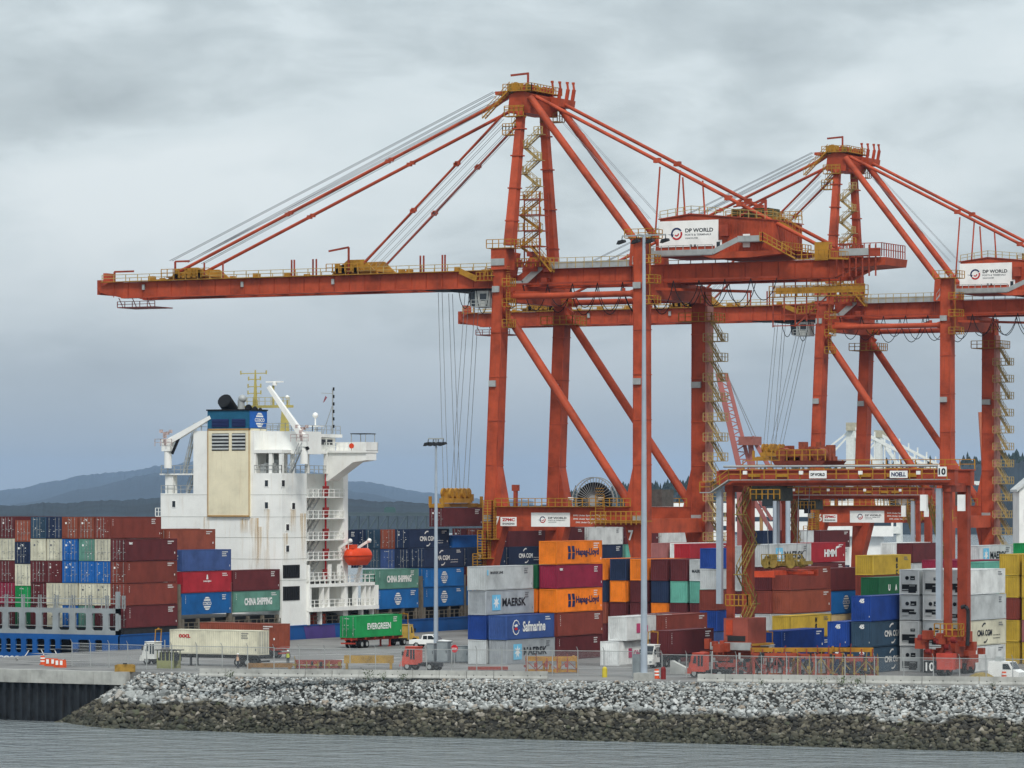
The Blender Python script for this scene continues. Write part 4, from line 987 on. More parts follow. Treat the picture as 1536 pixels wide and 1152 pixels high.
    for py, wd in ((560, 2.4), (569, 1.1), (580, 1.2), (590, 1.2)):
        z = P_(383, py).z; k.beam((b0.x - wd, ym, z), (b0.x + wd * .75, ym, z), .12, .12)
        for s_ in (-1, .75): k.tube((b0.x + s_ * wd, ym, z - .15), (b0.x + s_ * wd, ym, z + .4), .1, 6)
    z = P_(383, 612).z; k.box(P_(365, 612).x, P_(437, 612).x, ym - .6, ym + .6, z, z + .35)
    z2 = P_(427, 645).z; k.leg((P_(427, 645).x, ym, z2 - 2), (P_(427, 612).x, ym, z), 1.3, 1, .6, .6)
    k.tube((P_(431, 612).x, ym, z), (P_(431, 600).x, ym, P_(431, 600).z), .12, 6).tube((P_(410, 612).x, ym, z), (P_(410, 600).x, ym, P_(410, 578).z), .16, 6)
    B(k, 'radar_mast', M_bridgey)
    rd = MB(); c = P_(412, 573); rd.box(c.x - 1.35, c.x + 1.35, ym - .2, ym + .2, c.z - .08, c.z + .12).tube((c.x, ym, c.z - .5), (c.x, ym, c.z), .35, 8).sphere((P_(431, 595).x, ym, P_(431, 596).z), .3); B(rd, 'radar_scanner', M_white)
    r = MB(); r.rail([(P_(365, 612).x, ym - .6, z + .35), (P_(437, 612).x, ym - .6, z + .35)], 1.1, 1, .035); B(r, 'handrail', M_bridgey)
    # provision cranes either side
    def pcrane(b, e, m=M_ship):
        """b: base of jib, e: jib head"""
        g = MB(); g.beam(b, e, .7, .9, .45, .5); j = B(g, 'crane_jib', m)
        g = MB(); g.tube((b.x, b.y, b.z - 3.6), (b.x, b.y, b.z - .4), .55, 10); g.box(b.x - .7, b.x + .7, b.y - .6, b.y + .6, b.z - 1.2, b.z + .5); B(g, 'crane_pedestal', m)
        g = MB(); g.beam(Vector(b) + Vector((.8, -.2, -1.6)), Vector(b).lerp(Vector(e), .28), .32, .32); B(g, 'crane_cylinder', M_black)
        rng = random.Random(5); g = MB()
        for i in range(9):
            p_ = Vector(b) + Vector((rng.uniform(-1.1, .5), rng.uniform(-.5, .2), rng.uniform(-.3, 1.6))); g.box(p_.x - .15, p_.x + .2, p_.y - .2, p_.y + .2, p_.z - .1, p_.z + .35)
        g.rail([(b.x - 1.6, b.y - .9, b.z - .5), (b.x + 1.2, b.y - .9, b.z - .5)], 1.0, .9, .04); B(g, 'crane_gear', mat('winch_pink', 'b9a6a2', 0.6, var=.3, scale=3))
    yy = YA - .2
    pcrane(at_y(252, 664, yy), at_y(316, 626, yy))
    pcrane(at_y(456, 657, YA + 1.2), at_y(403, 580, YA + 1.2))
    # after shoulder with rails at the port side
    XLs = xa(247); sh = MB(); sh.box(XL - .3, xs1, YA + .2, YA + 6, z710 - .2, z710)
    sh.leg((xa(251), YA + 1, z740), (xa(251), YA + 1, z710 - .2), 1.3, 1.1); B(sh, 'after_platform', M_ship)
    r = MB()
    for z in (z710, z740 + .02): r.rail([(XL, YA + .15, z), (xs1, YA + .15, z)], 1.1, 1.1, .045)
    r.rail([(xs1, YA + .1, z645), (xa(313), YA + .1, z645)], 1.1, 1.1, .04).rail([(x1, YA + 2.6, za(647)), (xa(432), YA + 2.6, za(647))], 1.1, 1.1, .04); B(r, 'handrail', M_galv)
    B(MB().stair((xa(272), YA + 1.6, z740), (xa(284), YA + 1.6, z710), .7, (0, 1, 0)), 'stair', M_galv); B(MB().stair((xa(270), YA + 1.2, z710), (xa(286), YA + 1.2, z645), .7, (0, 1, 0)), 'stair', M_galv)
    # notch: dark opening between the two deck levels
    B(MB().box(xa(262), xs1, YA + 5.5, YA + 5.7, z740, z740 + 1.1), 'after_bulwark', M_ship)
    xb = XL - 1.0; r = MB(); r.box(xb, XL, YA + .2, YA + 3, za(776), za(774)); r.rail([(xb, YA + .2, za(774)), (XL, YA + .2, za(774))], 1.1, .6, .045); B(r, 'side_platform', M_ship)
    # fairleads, bitts along the deck edge
    r = MB(); r.rail([(SX - .12, YA + 1, zd), (SX - .12, yl1 + 2, zd)], 1.1, 1.6, .05); B(r, 'handrail', M_lash)
    b = MB()
    for px in (475, 482, 490): y = at_x(px, YH, SX).y; b.box(SX - 1.5, SX - .6, y, y + .7, zd, zd + rng.uniform(.8, 1.7))
    B(b, 'deck_locker', mat('locker_orange', 'c0533c', .6))
    return S, YA, YF, zA, yl1
SHIP, YA, YF, ZEMB, YL1 = ship()
def lifeboat():
    c = at_x(537, 833, SX + 1.2)
    o = thing('lifeboat', 'orange enclosed lifeboat hanging in its davits on the ship', 'lifeboat', (c.x, c.y, c.z - 1.4))
    def hull(z0, z1, sc0, sc1, m, nm, n=20):
        vs = []; lv = 5
        for l in range(lv + 1):
            t = l / lv; z = z0 + (z1 - z0) * t; s = sc0 + (sc1 - sc0) * math.sin(t * math.pi / 2)
            for i in range(n):
                a = 2 * math.pi * i / n; px_ = math.copysign(abs(math.cos(a)) ** .8, math.cos(a)); py_ = math.copysign(abs(math.sin(a)) ** .55, math.sin(a)); vs.append((1.15 * s * px_, 3.1 * (s * .45 + .55) * py_, z))
        fs = [(l * n + i, l * n + (i + 1) % n, (l + 1) * n + (i + 1) % n, (l + 1) * n + i) for l in range(lv) for i in range(n)]
        mb = MB(); mb.add(vs, fs, True); mb.add(vs[:n], [tuple(range(n))]); mb.add(vs[-n:], [tuple(range(n))]); return mb.build(nm, m, o)
    hull(0, 1.3, .45, 1.0, M_orange, 'hull')
    vs = []; n = 20; lv = 5
    for l in range(lv + 1):
        t = l / lv; s = 1.0 - .42 * t ** 2.2
        for i in range(n):
            a = 2 * math.pi * i / n; px_ = math.copysign(abs(math.cos(a)) ** .8, math.cos(a)); py_ = math.copysign(abs(math.sin(a)) ** .55, math.sin(a)); vs.append((1.15 * s * px_, 3.1 * (s * .5 + .5) * py_, 1.36 + 1.05 * t))
    mb = MB(); mb.add(vs, [(l * n + i, l * n + (i + 1) % n, (l + 1) * n + (i + 1) % n, (l + 1) * n + i) for l in range(lv) for i in range(n)], True); mb.add(vs[-n:], [tuple(range(n))]); mb.box(-.6, .6, -2.5, -1.2, 2.4, 2.95); mb.build('canopy', M_orange, o)
    MB().prism([(1.23 * math.copysign(abs(math.cos(a)) ** .8, math.cos(a)), 3.2 * math.copysign(abs(math.sin(a)) ** .55, math.sin(a))) for a in [2 * math.pi * i / 24 for i in range(24)]], 'z', 1.29, 1.37).build('rubbing_band', mat('lifeboat_dark', '8d2f1d', .6), o)
    # davits belong to the ship
    for dy in (-2.7, 2.7):
        d = MB(); y = c.y + dy; x = SX; z = ZEMB
        d.beam((x - .6, y, z), (x + .1, y, z + 2.4), .35, .45); d.beam((x + .1, y, z + 2.2), (x - .2, y, c.z + 1.2), .35, .4); d.beam((x - .2, y, c.z + 1.1), (c.x + .3, y, c.z + 2.1), .3, .35); d.sphere((c.x + .3, y, c.z + 2.1), .32)
        d.tube((c.x, y, c.z + 2.0), (c.x, y, c.z + .9), .05, 5)
        k = d.build('davit', M_ship, SHIP); k.location = (-SX, 95, -WZ)
lifeboat()
def mooring_lines():
    for i, (a, b) in enumerate((((43, 976), (24, 986)), ((62, 975), (80, 989)), ((82, 975), (97, 987)))):
        A = at_y(*a, -95.3); B = at_z(b[0], b[1] + 2, .3); pts = [A.lerp(B, t) - Vector((0, 0, .5 * math.sin(math.pi * t))) for t in (0, .2, .4, .6, .8, 1)]
        tag(MB().path(pts, .07, 6).build('mooring_line', mat('mooring_rope', 'cfcdc6', .9)), 'pale mooring rope from a stern opening of the ship to the quay', 'rope', 'mooring lines at the ship stern')
mooring_lines()
# ============================================================ ship-to-shore cranes
def dp_sign(parent, x0, x1, z0, z1, y, small=True):
    """white board on a face looking to -y: ring emblem, lettering"""
    w_, h_ = x1 - x0, z1 - z0
    s = MB().box(x0, x1, y - .07, y, z0, z1).build('sign', M_white, parent)
    c = (x0 + w_ * .30, z0 + h_ * .5); r = h_ * .24; q = y - .075
    def arcp(r0, r1, a0, a1, dx=0, dz=0): return [(c[0] + dx + r1 * math.cos(a), c[1] + dz + r1 * math.sin(a)) for a in [a0 + (a1 - a0) * i / 12 for i in range(13)]] + [(c[0] + dx + r0 * math.cos(a), c[1] + dz + r0 * math.sin(a)) for a in [a1 + (a0 - a1) * i / 12 for i in range(13)]]
    b = MB(); b.prism(arcp(r * .72, r, R(30), R(215)), 'y', q - .02, q); b.prism([(c[0] - r * 1.7, c[1] - .05 * r), (c[0] - r * .6, c[1] - .25 * r), (c[0] - r * .5, c[1] - .08 * r)], 'y', q - .02, q); b.build('emblem', M_navy, s)
    b = MB(); b.prism(arcp(r * .7, r, R(-140), R(20)), 'y', q - .02, q); b.prism(arcp(r * .2, r * .42, R(-150), R(10)), 'y', q - .02, q); b.build('emblem', M_redprint, s)
    text('DP WORLD', w_ * .47, h_ * .155, M_textk, s, (x0 + w_ * .68, q - .01, z0 + h_ * .62), 'end', .03)
    text('PORTS & TERMINALS', w_ * .44, h_ * .075, M_textg, s, (x0 + w_ * .66, q - .01, z0 + h_ * .45), 'end', .02)
    text('VANCOUVER', w_ * .22, h_ * .065, M_textg, s, (x0 + w_ * .55, q - .01, z0 + h_ * .32), 'end', .02)
    return s
def sts_crane():
    C = thing('quay_crane', 'nearer tall orange-red quay crane with long boom, numbered 7', 'crane', (0, 0, 0), group='quay cranes')
    K = {}
    def B(mb, name, m=M_red, parent=C): o = mb.build(name, m, parent); return o
    gb, gt = 51.15, 53.6                       # girder bottom and top
    # ---------------- legs (waterside lean landward), feet, bogies
    def xat(px, py, y): return at_y(px, py, y).x
    ZP0, ZP1 = at_y(850, 790, -10).z, at_y(850, 761, -10).z      # portal beam
    ZH = at_y(763, 372, -10).z
    legs = {}
    for nm, x0, y0, xt, wd, dp, top in (('A', -12.6, -10.05, -10.35, 1.6, 2.2, ZH), ('B', -12.6, 10.05, -10.6, 1.75, 2.3, 53.2), ('C', 12.5, -10.05, 12.5, 1.75, 2.2, 57.2), ('D', 12.5, 10.05, 12.5, 2.2, 2.3, 51.0)):
        l = MB(); l.leg((x0, y0, 2.6), (xt, y0, top), wd * 1.12, dp, wd, dp * .95)
        # flared foot above the portal beam
        sg = 1 if x0 < 0 else -1; xz = lambda z, x0=x0, xt=xt, top=top: x0 + (xt - x0) * (z - 2.6) / (top - 2.6)
        l.prism([(xz(ZP1) + sg * wd * .5, ZP1 - .02), (xz(ZP1) + sg * (wd * .5 + 1.5), ZP1 - .02), (xz(ZP1 + 5) + sg * wd * .5, ZP1 + 6.5)], 'y', y0 - dp * .47, y0 + dp * .47)
        l.prism([(xz(ZP0) + sg * wd * .5, ZP0 + .02), (xz(ZP0) + sg * (wd * .5 + 1.4), ZP0 + .02), (xz(4) + sg * wd * .5, ZP0 - 7)], 'y', y0 - dp * .46, y0 + dp * .46)
        B(l, 'leg'); legs[nm] = xz
        for z in (24.5, 31, 37.5, 44): B(MB().box(xz(z) - wd * .56, xz(z) + wd * .56, y0 - dp * .52, y0 + dp * .52, z - .07, z + .07), 'joint_band')
        # narrow raised corner plate and joint boxes
        e = MB(); e.beam((xz(4) + wd * .57, y0 - dp * .5, 4), (xz(top - 1) + wd * .5, y0 - dp * .49, top - 1), .1, .1); e.beam((xz(4) - wd * .57, y0 - dp * .5, 4), (xz(top - 1) - wd * .5, y0 - dp * .49, top - 1), .1, .1); B(e, 'leg_flange')
        for z in (gb - .8, 36.5, ZP1 - 1.6): B(MB().box(xz(z) - wd * .5, xz(z) + wd * .2, y0 - dp * .53 - .25, y0 - dp * .5, z - .45, z + .45), 'junction_box', M_galv)
    for x in (-12.6, 12.5):
        B(MB().box(x - .9, x + .9, -12.5, 12.5, 1.4, 3.2), 'sill_beam')
        for y in (-10, 10):
            b = MB(); b.prism([(y - 3.4, .75), (y + 3.4, .75), (y + 1.2, 1.5), (y - 1.2, 1.5)], 'x', x - .5, x + .5)
            for k in range(6): b.tube((x - .2, y - 2.9 + k * 1.16, .45), (x + .2, y - 2.9 + k * 1.16, .45), .42, 10)
            B(b, 'bogie', M_red2)
    # portal beams along the gauge (both sides) and ties along the rail
    for y in (-10.05, 10.05):
        B(MB().box(-11.4, 11.6, y - 1.0, y + 1.0, ZP0, ZP1), 'portal_beam')
        B(MB().box(-11.6, 11.4, y - 1.06, y + 1.06, ZP1 - .005, ZP1 + .06), 'beam_flange')
    for x, zz in ((12.5, ZP0 + .3), (-12.0, ZP0 + .5)): B(MB().box(x - .7, x + .7, -9, 9, zz - 1.2, zz + .9), 'tie_beam')
    # top cross beams carrying the girder
    for x in (-10.5, 12.5): B(MB().box(x - .9, x + .9, -9.2, 9.2, gb - 2.6, gb - .02), 'cross_beam')
    # horizontal pipes and diagonals of both side frames
    for y in (-10.05, 10.05):
        z = at_y(850, 443, -10).z
        B(MB().tube((-10.2, y, z), (12.4, y, z), .45, 14), 'tie_pipe')
        a = at_y(757, 462, -10); b = at_y(938, 745, -10)
        d = MB(); d.tube((a.x - .6, y, a.z + .6), (b.x + .9, y, b.z - 1.2), .62, 16); B(d, 'diagonal_pipe')
        B(MB().prism([(a.x - 1.2, a.z + 1.8), (a.x + 1.1, a.z + .2), (a.x - .3, a.z - 1.6), (a.x - 1.6, a.z - 1.8)], 'y', y - .25, y + .25), 'gusset')
        b2_ = MB(); b2_.tube((a.x + 1.6, y, z + .0), (a.x - .3, y, z), .7, 10, .5); b2_.tube((10.6, y, z), (11.8, y, z), .5, 10, .85); B(b2_, 'pipe_collar')
    # ---------------- girder and boom: twin plate girders with cross ties
    xh = at_y(745, 430, -3).x; xb = 43.5; xt = at_y(150, 430, -3).x
    for s in (-1, 1):
        y = s * 3.1
        g = MB(); g.prism([(xh + 2.4, gb), (xb - 3.5, gb), (xb, gb + 1.6), (xb, gt), (xh + 5.6, gt), (xh + 2.4, gt - 1.6)], 'y', y - .5, y + .5); B(g, 'girder')
        B(MB().box(xh + 2.6, xb - 3.6, y - .68, y + .68, gb - .14, gb + .003).box(xh + 6, xb, y - .68, y + .68, gt - .003, gt + .1), 'girder_flange')
        b = MB(); b.prism([(xt + 4.2, gb), (xh + 2.2, gb), (xh + 2.2, gt - 1.4), (xh - .6, gt), (xt + 2.0, gt - .1), (xt, gt - .9), (xt + .4, gt - 1.6)], 'y', y - .48, y + .48); B(b, 'boom')
        B(MB().box(xt + 4.4, xh + 1.5, y - .66, y + .66, gb - .14, gb + .003).box(xt + 2.2, xh - .5, y - .66, y + .66, gt - .003, gt + .08), 'boom_flange')
    st = MB()
    for i in range(26):
        x = xt + 3 + i * (xh - xt - 4) / 25; st.box(x - .06, x + .06, -3.68, -3.58, gb + .05, gt - .15)
    for i in range(20):
        x = xh + 7 + i * (xb - xh - 9) / 19; st.box(x - .06, x + .06, -3.7, -3.6, gb + .05, gt - .05)
    B(st, 'web_stiffener')
    ct = MB()
    for i in range(12):
        x = xt + 3 + i * (xh - xt - 2) / 12; ct.box(x - .3, x + .3, -2.6, 2.6, gt - 1.2, gt - .25)
    B(ct, 'boom_tie'); ct = MB()
    for i in range(9):
        x = xh + 7 + i * (xb - xh - 9) / 8; ct.box(x - .35, x + .35, -2.6, 2.6, gt - 1.4, gt - .1)
    B(ct, 'girder_tie')
    # boom tip: head block, hanging platform, tip jib, buffers
    B(MB().box(xt - .4, xt + .3, -3.2, 3.2, gt - 1.9, gt + .4).box(xt - .6, xt, -1.2, 1.2, gt + .3, gt + 1.6), 'boom_head')
    t = MB(); t.box(xt + 3, xt + 10, -2.6, 2.6, gb - 1.6, gb - 1.45); t.rail([(xt + 3, -2.6, gb - 1.5), (xt + 10, -2.6, gb - 1.5)], .9, 1.5, .05)
    for x in (xt + 4, xt + 6.5, xt + 9.2): t.beam((x, -2.5, gb - 1.5), (x - .8, -2.5, gb), .1, .1)
    B(t, 'tip_platform', M_red2)
    # boom top walkway with rails, yellow sheave frames, davit jibs
    for s in (-1, 1):
        w1_ = MB(); w1_.rail([(xt + 1, s * 3.9, gt), (xh + 1, s * 3.9, gt)], 1.1, 2.2, .05); B(w1_, 'handrail', M_rail)
        B(MB().box(xt + 1, xh + 1, s * 3.9 - .45, s * 3.9 + .35, gt - .04, gt + .05), 'walkway', M_yel if s < 0 else M_galv)
    rng = random.Random(11); gear = MB()
    for i in range(26):
        x = rng.uniform(xt + 3, xh - 2); y = rng.uniform(-3, 2); h = rng.uniform(.3, .9); gear.box(x - rng.uniform(.2, .7), x + .4, y - .4, y + .4, gt, gt + h)
    B(gear, 'boom_gear', M_yel)['kind'] = 'stuff'
    for xc_, hh in ((at_y(300, 400, 0).x, 1.9), (at_y(548, 400, 0).x, 2.3)):
        f = MB()
        for s in (-3.1, 3.1): f.prism([(xc_ - 4.2, gt), (xc_ + 4.2, gt), (xc_ + 1.6, gt + hh), (xc_ - 1.2, gt + hh)], 'y', s - .22, s + .22)
        f.box(xc_ - 3.8, xc_ + 3.8, -3.8, 3.8, gt + .4, gt + .55); f.rail([(xc_ - 4.4, -4.3, gt + .5), (xc_ + 4.4, -4.3, gt + .5)], 1.2, 1.1, .055)
        for i in range(8): x = xc_ + rng.uniform(-3, 3); f.box(x - .3, x + .3, -4.0, -3.4, gt + .3, gt + rng.uniform(.8, 1.8))
        B(f, 'stay_bracket', M_yel)
    for x, ht, reach in ((at_y(266, 400, -3).x, 2.9, 2.6), (at_y(175, 400, -3).x, 1.6, 3.6), (at_y(526, 400, -3).x, 4.2, -3.5)):
        j = MB(); j.leg((x, -3.6, gt), (x, -3.6, gt + ht), .25, .25); j.beam((x, -3.6, gt + ht), (x + reach, -3.6, gt + ht - (.5 if reach < 0 else 0)), .22, .28); B(j, 'davit_jib', M_red2)
    for px in (439, 443, 471, 476, 632, 637, 665, 669, 308, 336):
        x = at_y(px, 400, -3).x; B(MB().leg((x, -3.3, gt), (x, -3.3, gt + 2.6), .2, .2), 'rope_guide_post', M_red2)
    for px in (216, 364, 500): x = at_y(px, 424, -3.6).x; B(MB().box(x - .22, x + .22, -3.85, -3.62, gb + 1.1, gb + 1.9), 'junction_box', M_galv)
    # girder-top walkway: pale kick plates
    gw = MB(); a = at_y(815, 400, -4).x; b = at_y(955, 400, -4).x
    gw.box(a, b, -4.4, -3.7, gt - .02, gt + .06).box(a, b, -4.44, -4.38, gt - .05, gt + .95)
    gw.beam((a - 3.2, -4.4, gt - 2.1), (a, -4.4, gt + .45), .06, .95); gw.beam((a - 6.6, -4.4, gt - 2.0), (a - 3.2, -4.4, gt - 2.0), .06, .6); B(gw, 'walkway', M_galv)
    r = MB(); r.rail([(a, -4.45, gt), (b, -4.45, gt)], 1.5, 1.4, .045); r.rail([(a, 4.4, gt), (xb, 4.4, gt)], 1.2, 2, .05); B(r, 'handrail', M_rail)
    # ---------------- leg heads with yellow platforms
    hp = MB(); hx = legs['A'](ZH)
    hp.box(hx - 1.9, hx + 2.2, -11.6, -8.6, ZH - .1, ZH); hp.rail([(hx - 1.9, -11.6, ZH), (hx + 2.2, -11.6, ZH), (hx + 2.2, -8.6, ZH)], 1.2, 1.0, .055)
    hp.rail([(hx - 2.1, -11.6, gt - 1.2), (hx - 2.1, -9, gt - 1.2)], 1.1, 1, .05); hp.box(hx - 2.1, hx - .8, -11.6, -8.6, gt - 1.3, gt - 1.2); B(hp, 'leg_platform', M_yel)
    B(MB().box(hx - 1.25, hx + 1.25, -11.4, -8.7, ZH - 3.2, ZH - .1), 'leg_head')
    B(MB().box(hx - 1.2, hx + 1.0, -11.55, -11.4, ZH - 2.6, ZH - 1.6), 'sign_plate', M_galv)
    lad = MB()
    for sx in (0, .55): lad.leg((hx + 1.3 + sx, -11.3, gb - 6.5), (hx + 1.3 + sx, -11.3, ZH - 4), .07, .07)
    for i in range(26): z = gb - 6.3 + i * .35; lad.beam((hx + 1.3, -11.3, z), (hx + 1.85, -11.3, z), .05, .05)
    for z in (gb - 6.4, gb - 3.4, gb - .4): lad.box(hx + .9, hx + 2.4, -11.9, -10.6, z - .08, z); lad.rail([(hx + .9, -11.9, z), (hx + 2.4, -11.9, z), (hx + 2.4, -10.6, z)], 1.1, .8, .05)
    B(lad, 'ladder', M_yel)
    pf = MB(); zc_ = 57.2; pf.box(10.6, 15, -12, -8.6, zc_ - .1, zc_); pf.rail([(10.6, -12, zc_), (15, -12, zc_), (15, -8.6, zc_)], 1.2, 1, .055)
    for z in (gb - 3.5, gb - .5, gb + 2.4): pf.box(13.5, 15.4, -12, -10, z - .08, z); pf.rail([(13.5, -12, z), (15.4, -12, z), (15.4, -10, z)], 1.1, .8, .055)
    pf.beam((14.6, -11.9, gb - 3.5), (14.6, -11.9, zc_), .08, .08)
    B(pf, 'leg_platform', M_yel)
    B(MB().stair((8.4, -4.6, gt + .2), (11.0, -4.6, zc_), .8, (0, 1, 0)), 'stair', M_galv)
    # platforms round the far legs' heads
    p = MB()
    for x, y in ((-10.6, 10.05), (12.5, 10.05)):
        z = gb - 5.2; p.box(x - 2.6, x + 2.8, y - 2.6, y + 2.0, z - .12, z); p.rail([(x - 2.6, y - 2.6, z), (x + 2.8, y - 2.6, z), (x + 2.8, y + 2, z)], 1.2, 1.0, .06); p.rail([(x + 1.0, y - 2.6, z + 2.6), (x + 2.8, y - 2.6, z + 2.6)], 1.1, .8, .06)
    B(p, 'leg_platform', M_yel)
    # ---------------- A-frame: masts, apex, back legs, stays
    ap = at_y(797, 150, 0); ax, az = ap.x, ap.z
    for s in (-1, 1):
        if s < 0: bs = at_y(765, 368, -10); tp = at_y(782, 165, -3.7)
        else: bs = at_y(831.5, 418, 9.0); tp = at_y(816, 170, 3.7)
        m_ = MB(); m_.leg((bs.x, bs.y, bs.z), (tp.x, tp.y, tp.z), 1.45, 1.5, 1.0, 1.1); B(m_, 'mast')
        fl = MB()
        for t in (.18, .42, .66, .86):
            q = bs.lerp(tp, t); fl.box(q.x - .8, q.x + .8, q.y - .8, q.y + .8, q.z - .1, q.z + .1)
        B(fl, 'mast_flange')
    hd = MB(); hd.prism([(ax - 1.7, az - 2.2), (ax + 2.0, az - 2.4), (ax + 2.6, az + .3), (ax + .6, az + 1.2), (ax - 1.4, az + .4)], 'y', -4.3, 4.3); B(hd, 'apex_head')
    pl = MB(); pz = az + .9; pl.box(ax - 2.2, ax + 2.6, -4.9, 4.9, pz, pz + .12); pl.rail([(ax - 2.2, -4.9, pz), (ax + 2.6, -4.9, pz)], 1.1, .8, .055).rail([(ax + 2.6, -4.9, pz), (ax + 2.6, 4.9, pz)], 1.1, 1, .055)
    pl.box(ax - 1.7, ax + 1.5, -5.4, -4.3, az - 2.9, az - 2.78); pl.rail([(ax - 1.7, -5.4, az - 2.8), (ax + 1.5, -5.4, az - 2.8)], 1.5, .8, .055).rail([(ax - 1.7, -5.4, az - 2.2), (ax + 1.5, -5.4, az - 2.2)], .7, .8, .055)
    pl.box(ax - .2, ax + 2.8, 3.0, 5.4, az - 3.1, az - 3.0); pl.rail([(ax + 2.8, 3, az - 3.0), (ax + 2.8, 5.4, az - 3.0)], 1.5, .8, .055).rail([(ax, 3, az - 3.0), (ax + 2.8, 3, az - 3.0)], 1.2, .8, .055)
    pl.stair((ax - 5.6, -4.6, az - 2.9), (ax - 1.0, -4.6, az + 1.3), .9, (0, 1, 0))
    pl.stair((ax - 5.0, 3.6, az - 3.2), (ax - .8, 3.6, az + .9), .9, (0, 1, 0))
    pl.box(ax - 2.1, ax + .1, -5.2, -3.6, az - 5.6, az - 5.48); pl.rail([(ax - 2.1, -5.2, az - 5.5), (ax + .1, -5.2, az - 5.5)], 1.2, .55, .055).rail([(ax - 2.1, -5.2, az - 4.8), (ax + .1, -5.2, az - 4.8)], .9, .55, .055)
    B(pl, 'apex_platform', M_yel)
    for y in (-3.4, -2.0, 2.0, 3.4): B(MB().tube((ax - .8, y - .18, az + 1.6), (ax - .8, y + .18, az + 1.6), .8, 14), 'sheave', M_yel); B(MB().tube((ax + 1.1, y - .18, az + 1.4), (ax + 1.1, y + .18, az + 1.4), .7, 14), 'sheave', M_red2)
    sv = MB()
    for i in range(12): x = ax + rng.uniform(-2.6, 1.8); yy = rng.uniform(-4.4, 0); sv.box(x - .22, x + .22, yy - .3, yy + .3, az + .8, az + rng.uniform(1.2, 2.3))
    B(sv, 'sheave_frame', M_stair)
    for dx, y in ((2.1, 2.6), (2.7, 3.9), (3.3, 5.2), (3.8, 6.2)):
        hk = MB(); hk.beam((ax + dx - .2, y, az - .3), (ax + dx + .2, y, az + 1.9), .5, .4); hk.beam((ax + dx + .2, y, az + 1.8), (ax + dx + .05, y, az + 2.9), .26, .25); hk.box(ax + dx - .12, ax + dx + .24, y - .18, y + .18, az + 2.7, az + 3.0); B(hk, 'boom_hook')
    hk = MB(); hk.prism([(ax + 1.2, az - .8), (ax + 3.9, az - 1.0), (ax + 4.1, az + .2), (ax + 1.6, az + .7)], 'y', 1.5, 6.5); B(hk, 'hook_frame')
    hk = MB(); hk.beam((ax - 4.2, -3.8, az - 1.0), (ax - 1.6, -3.8, az + .5), .55, .6).beam((ax - 4.2, 3.8, az - 1.0), (ax - 1.6, 3.8, az + .5), .55, .6).box(ax - 4.0, ax - 2.9, -4.0, 4.0, az + .6, az + 1.1); B(hk, 'stay_frame')
    jb = MB(); jb.leg((ax + .5, -2, az + 1.0), (ax + .5, -2, az + 3.9), .25, .25); jb.beam((ax + .5, -2, az + 3.75), (ax - 2.4, -2, az + 3.6), .22, .3); B(jb, 'davit_jib', M_red2)
    for s in (-1, 1):
        y = s * 4.2
        a = at_y(795, 146, -4.2); b = at_y(955, 364, -4.2); bl = MB(); bl.tube((a.x, y, a.z), (b.x, y, b.z), .55, 16); B(bl, 'back_leg')
        B(MB().leg((b.x, y, gt), (b.x, y, b.z + .3), 1.7, 1.6, 1.3, 1.4), 'back_leg_foot')
        # rear stay from the apex to the girder tail
        a = at_y(804, 145, -3.4); b = at_y(1247, 378, -3.4); rs = MB(); e = Vector((b.x, s * 3.4, b.z)); f0 = Vector((a.x, s * 3.4, a.z)); rs.tube(f0, e, .27, 8)
        for t in (.42, .66, .7): q = f0.lerp(e, t); rs.box(q.x - .5, q.x + .5, q.y - .35, q.y + .35, q.z - .35, q.z + .35)
        B(rs, 'rear_stay'); B(MB().leg((b.x + .4, s * 3.4, gt), (b.x + .1, s * 3.4, b.z + .3), 1.4, 1.0, .7, .8), 'rear_stay_bracket')
        # forestays: outer and inner link bars
        for (pa, pb, r_) in (((752, 152), (266, 409), .26), ((757, 169), (546, 395), .20)):
            a = at_y(*pa, -3.3); b = at_y(*pb, -3.3); q0 = Vector((a.x, s * 3.3, a.z)); q1 = Vector((b.x, s * 3.3, b.z)); fs_ = MB(); fs_.tube(q0, q1, r_, 8)
            for t in (.33, .34, .64, .65): q = q0.lerp(q1, t); fs_.box(q.x - .35, q.x + .35, q.y - .28, q.y + .28, q.z - .28, q.z + .28)
            B(fs_, 'forestay')
        hn = MB()
        for px, pyt, pyb in ((990, 250, 336), (1024, 266, 330)):
            a = at_y(px, pyt, -3.4); hn.tube((a.x, s * 3.4, a.z), (a.x - (.8 if px == 990 else -.6), s * 3.4, gt + 4), .13, 6)
        B(hn, 'stay_hanger')
    rp = MB()
    for y in (-2.6, -1.9, 1.9, 2.6):
        a = at_y(752, 148, 0); b = at_y(268, 402, 0); rp.tube((a.x, y, a.z + .8), (b.x, y, b.z + 1.0), .05, 4, caps=False); rp.tube((a.x, y, a.z + .2), (b.x + 3, y, b.z + .7), .05, 4, caps=False)
        a2 = at_y(765, 180, 0); b2_ = at_y(552, 400, 0); rp.tube((a2.x, y, a2.z), (b2_.x, y, b2_.z), .035, 4, caps=False); rp.tube((a2.x, y, a2.z - 1), (b2_.x + 1.5, y, b2_.z), .035, 4, caps=False)
        a3 = at_y(850, 180, 0); b3_ = at_y(985, 330, 0); rp.tube((a3.x, y, a3.z), (b3_.x, y, b3_.z), .03, 4, caps=False)
    B(rp, 'boom_hoist_rope', M_rope)
    # zigzag stair between the masts and the stair tower at its foot
    z0 = at_y(795, 300, -4).z; xs0 = at_y(797, 300, -4).x; z1_ = az - 5.6; n = 5
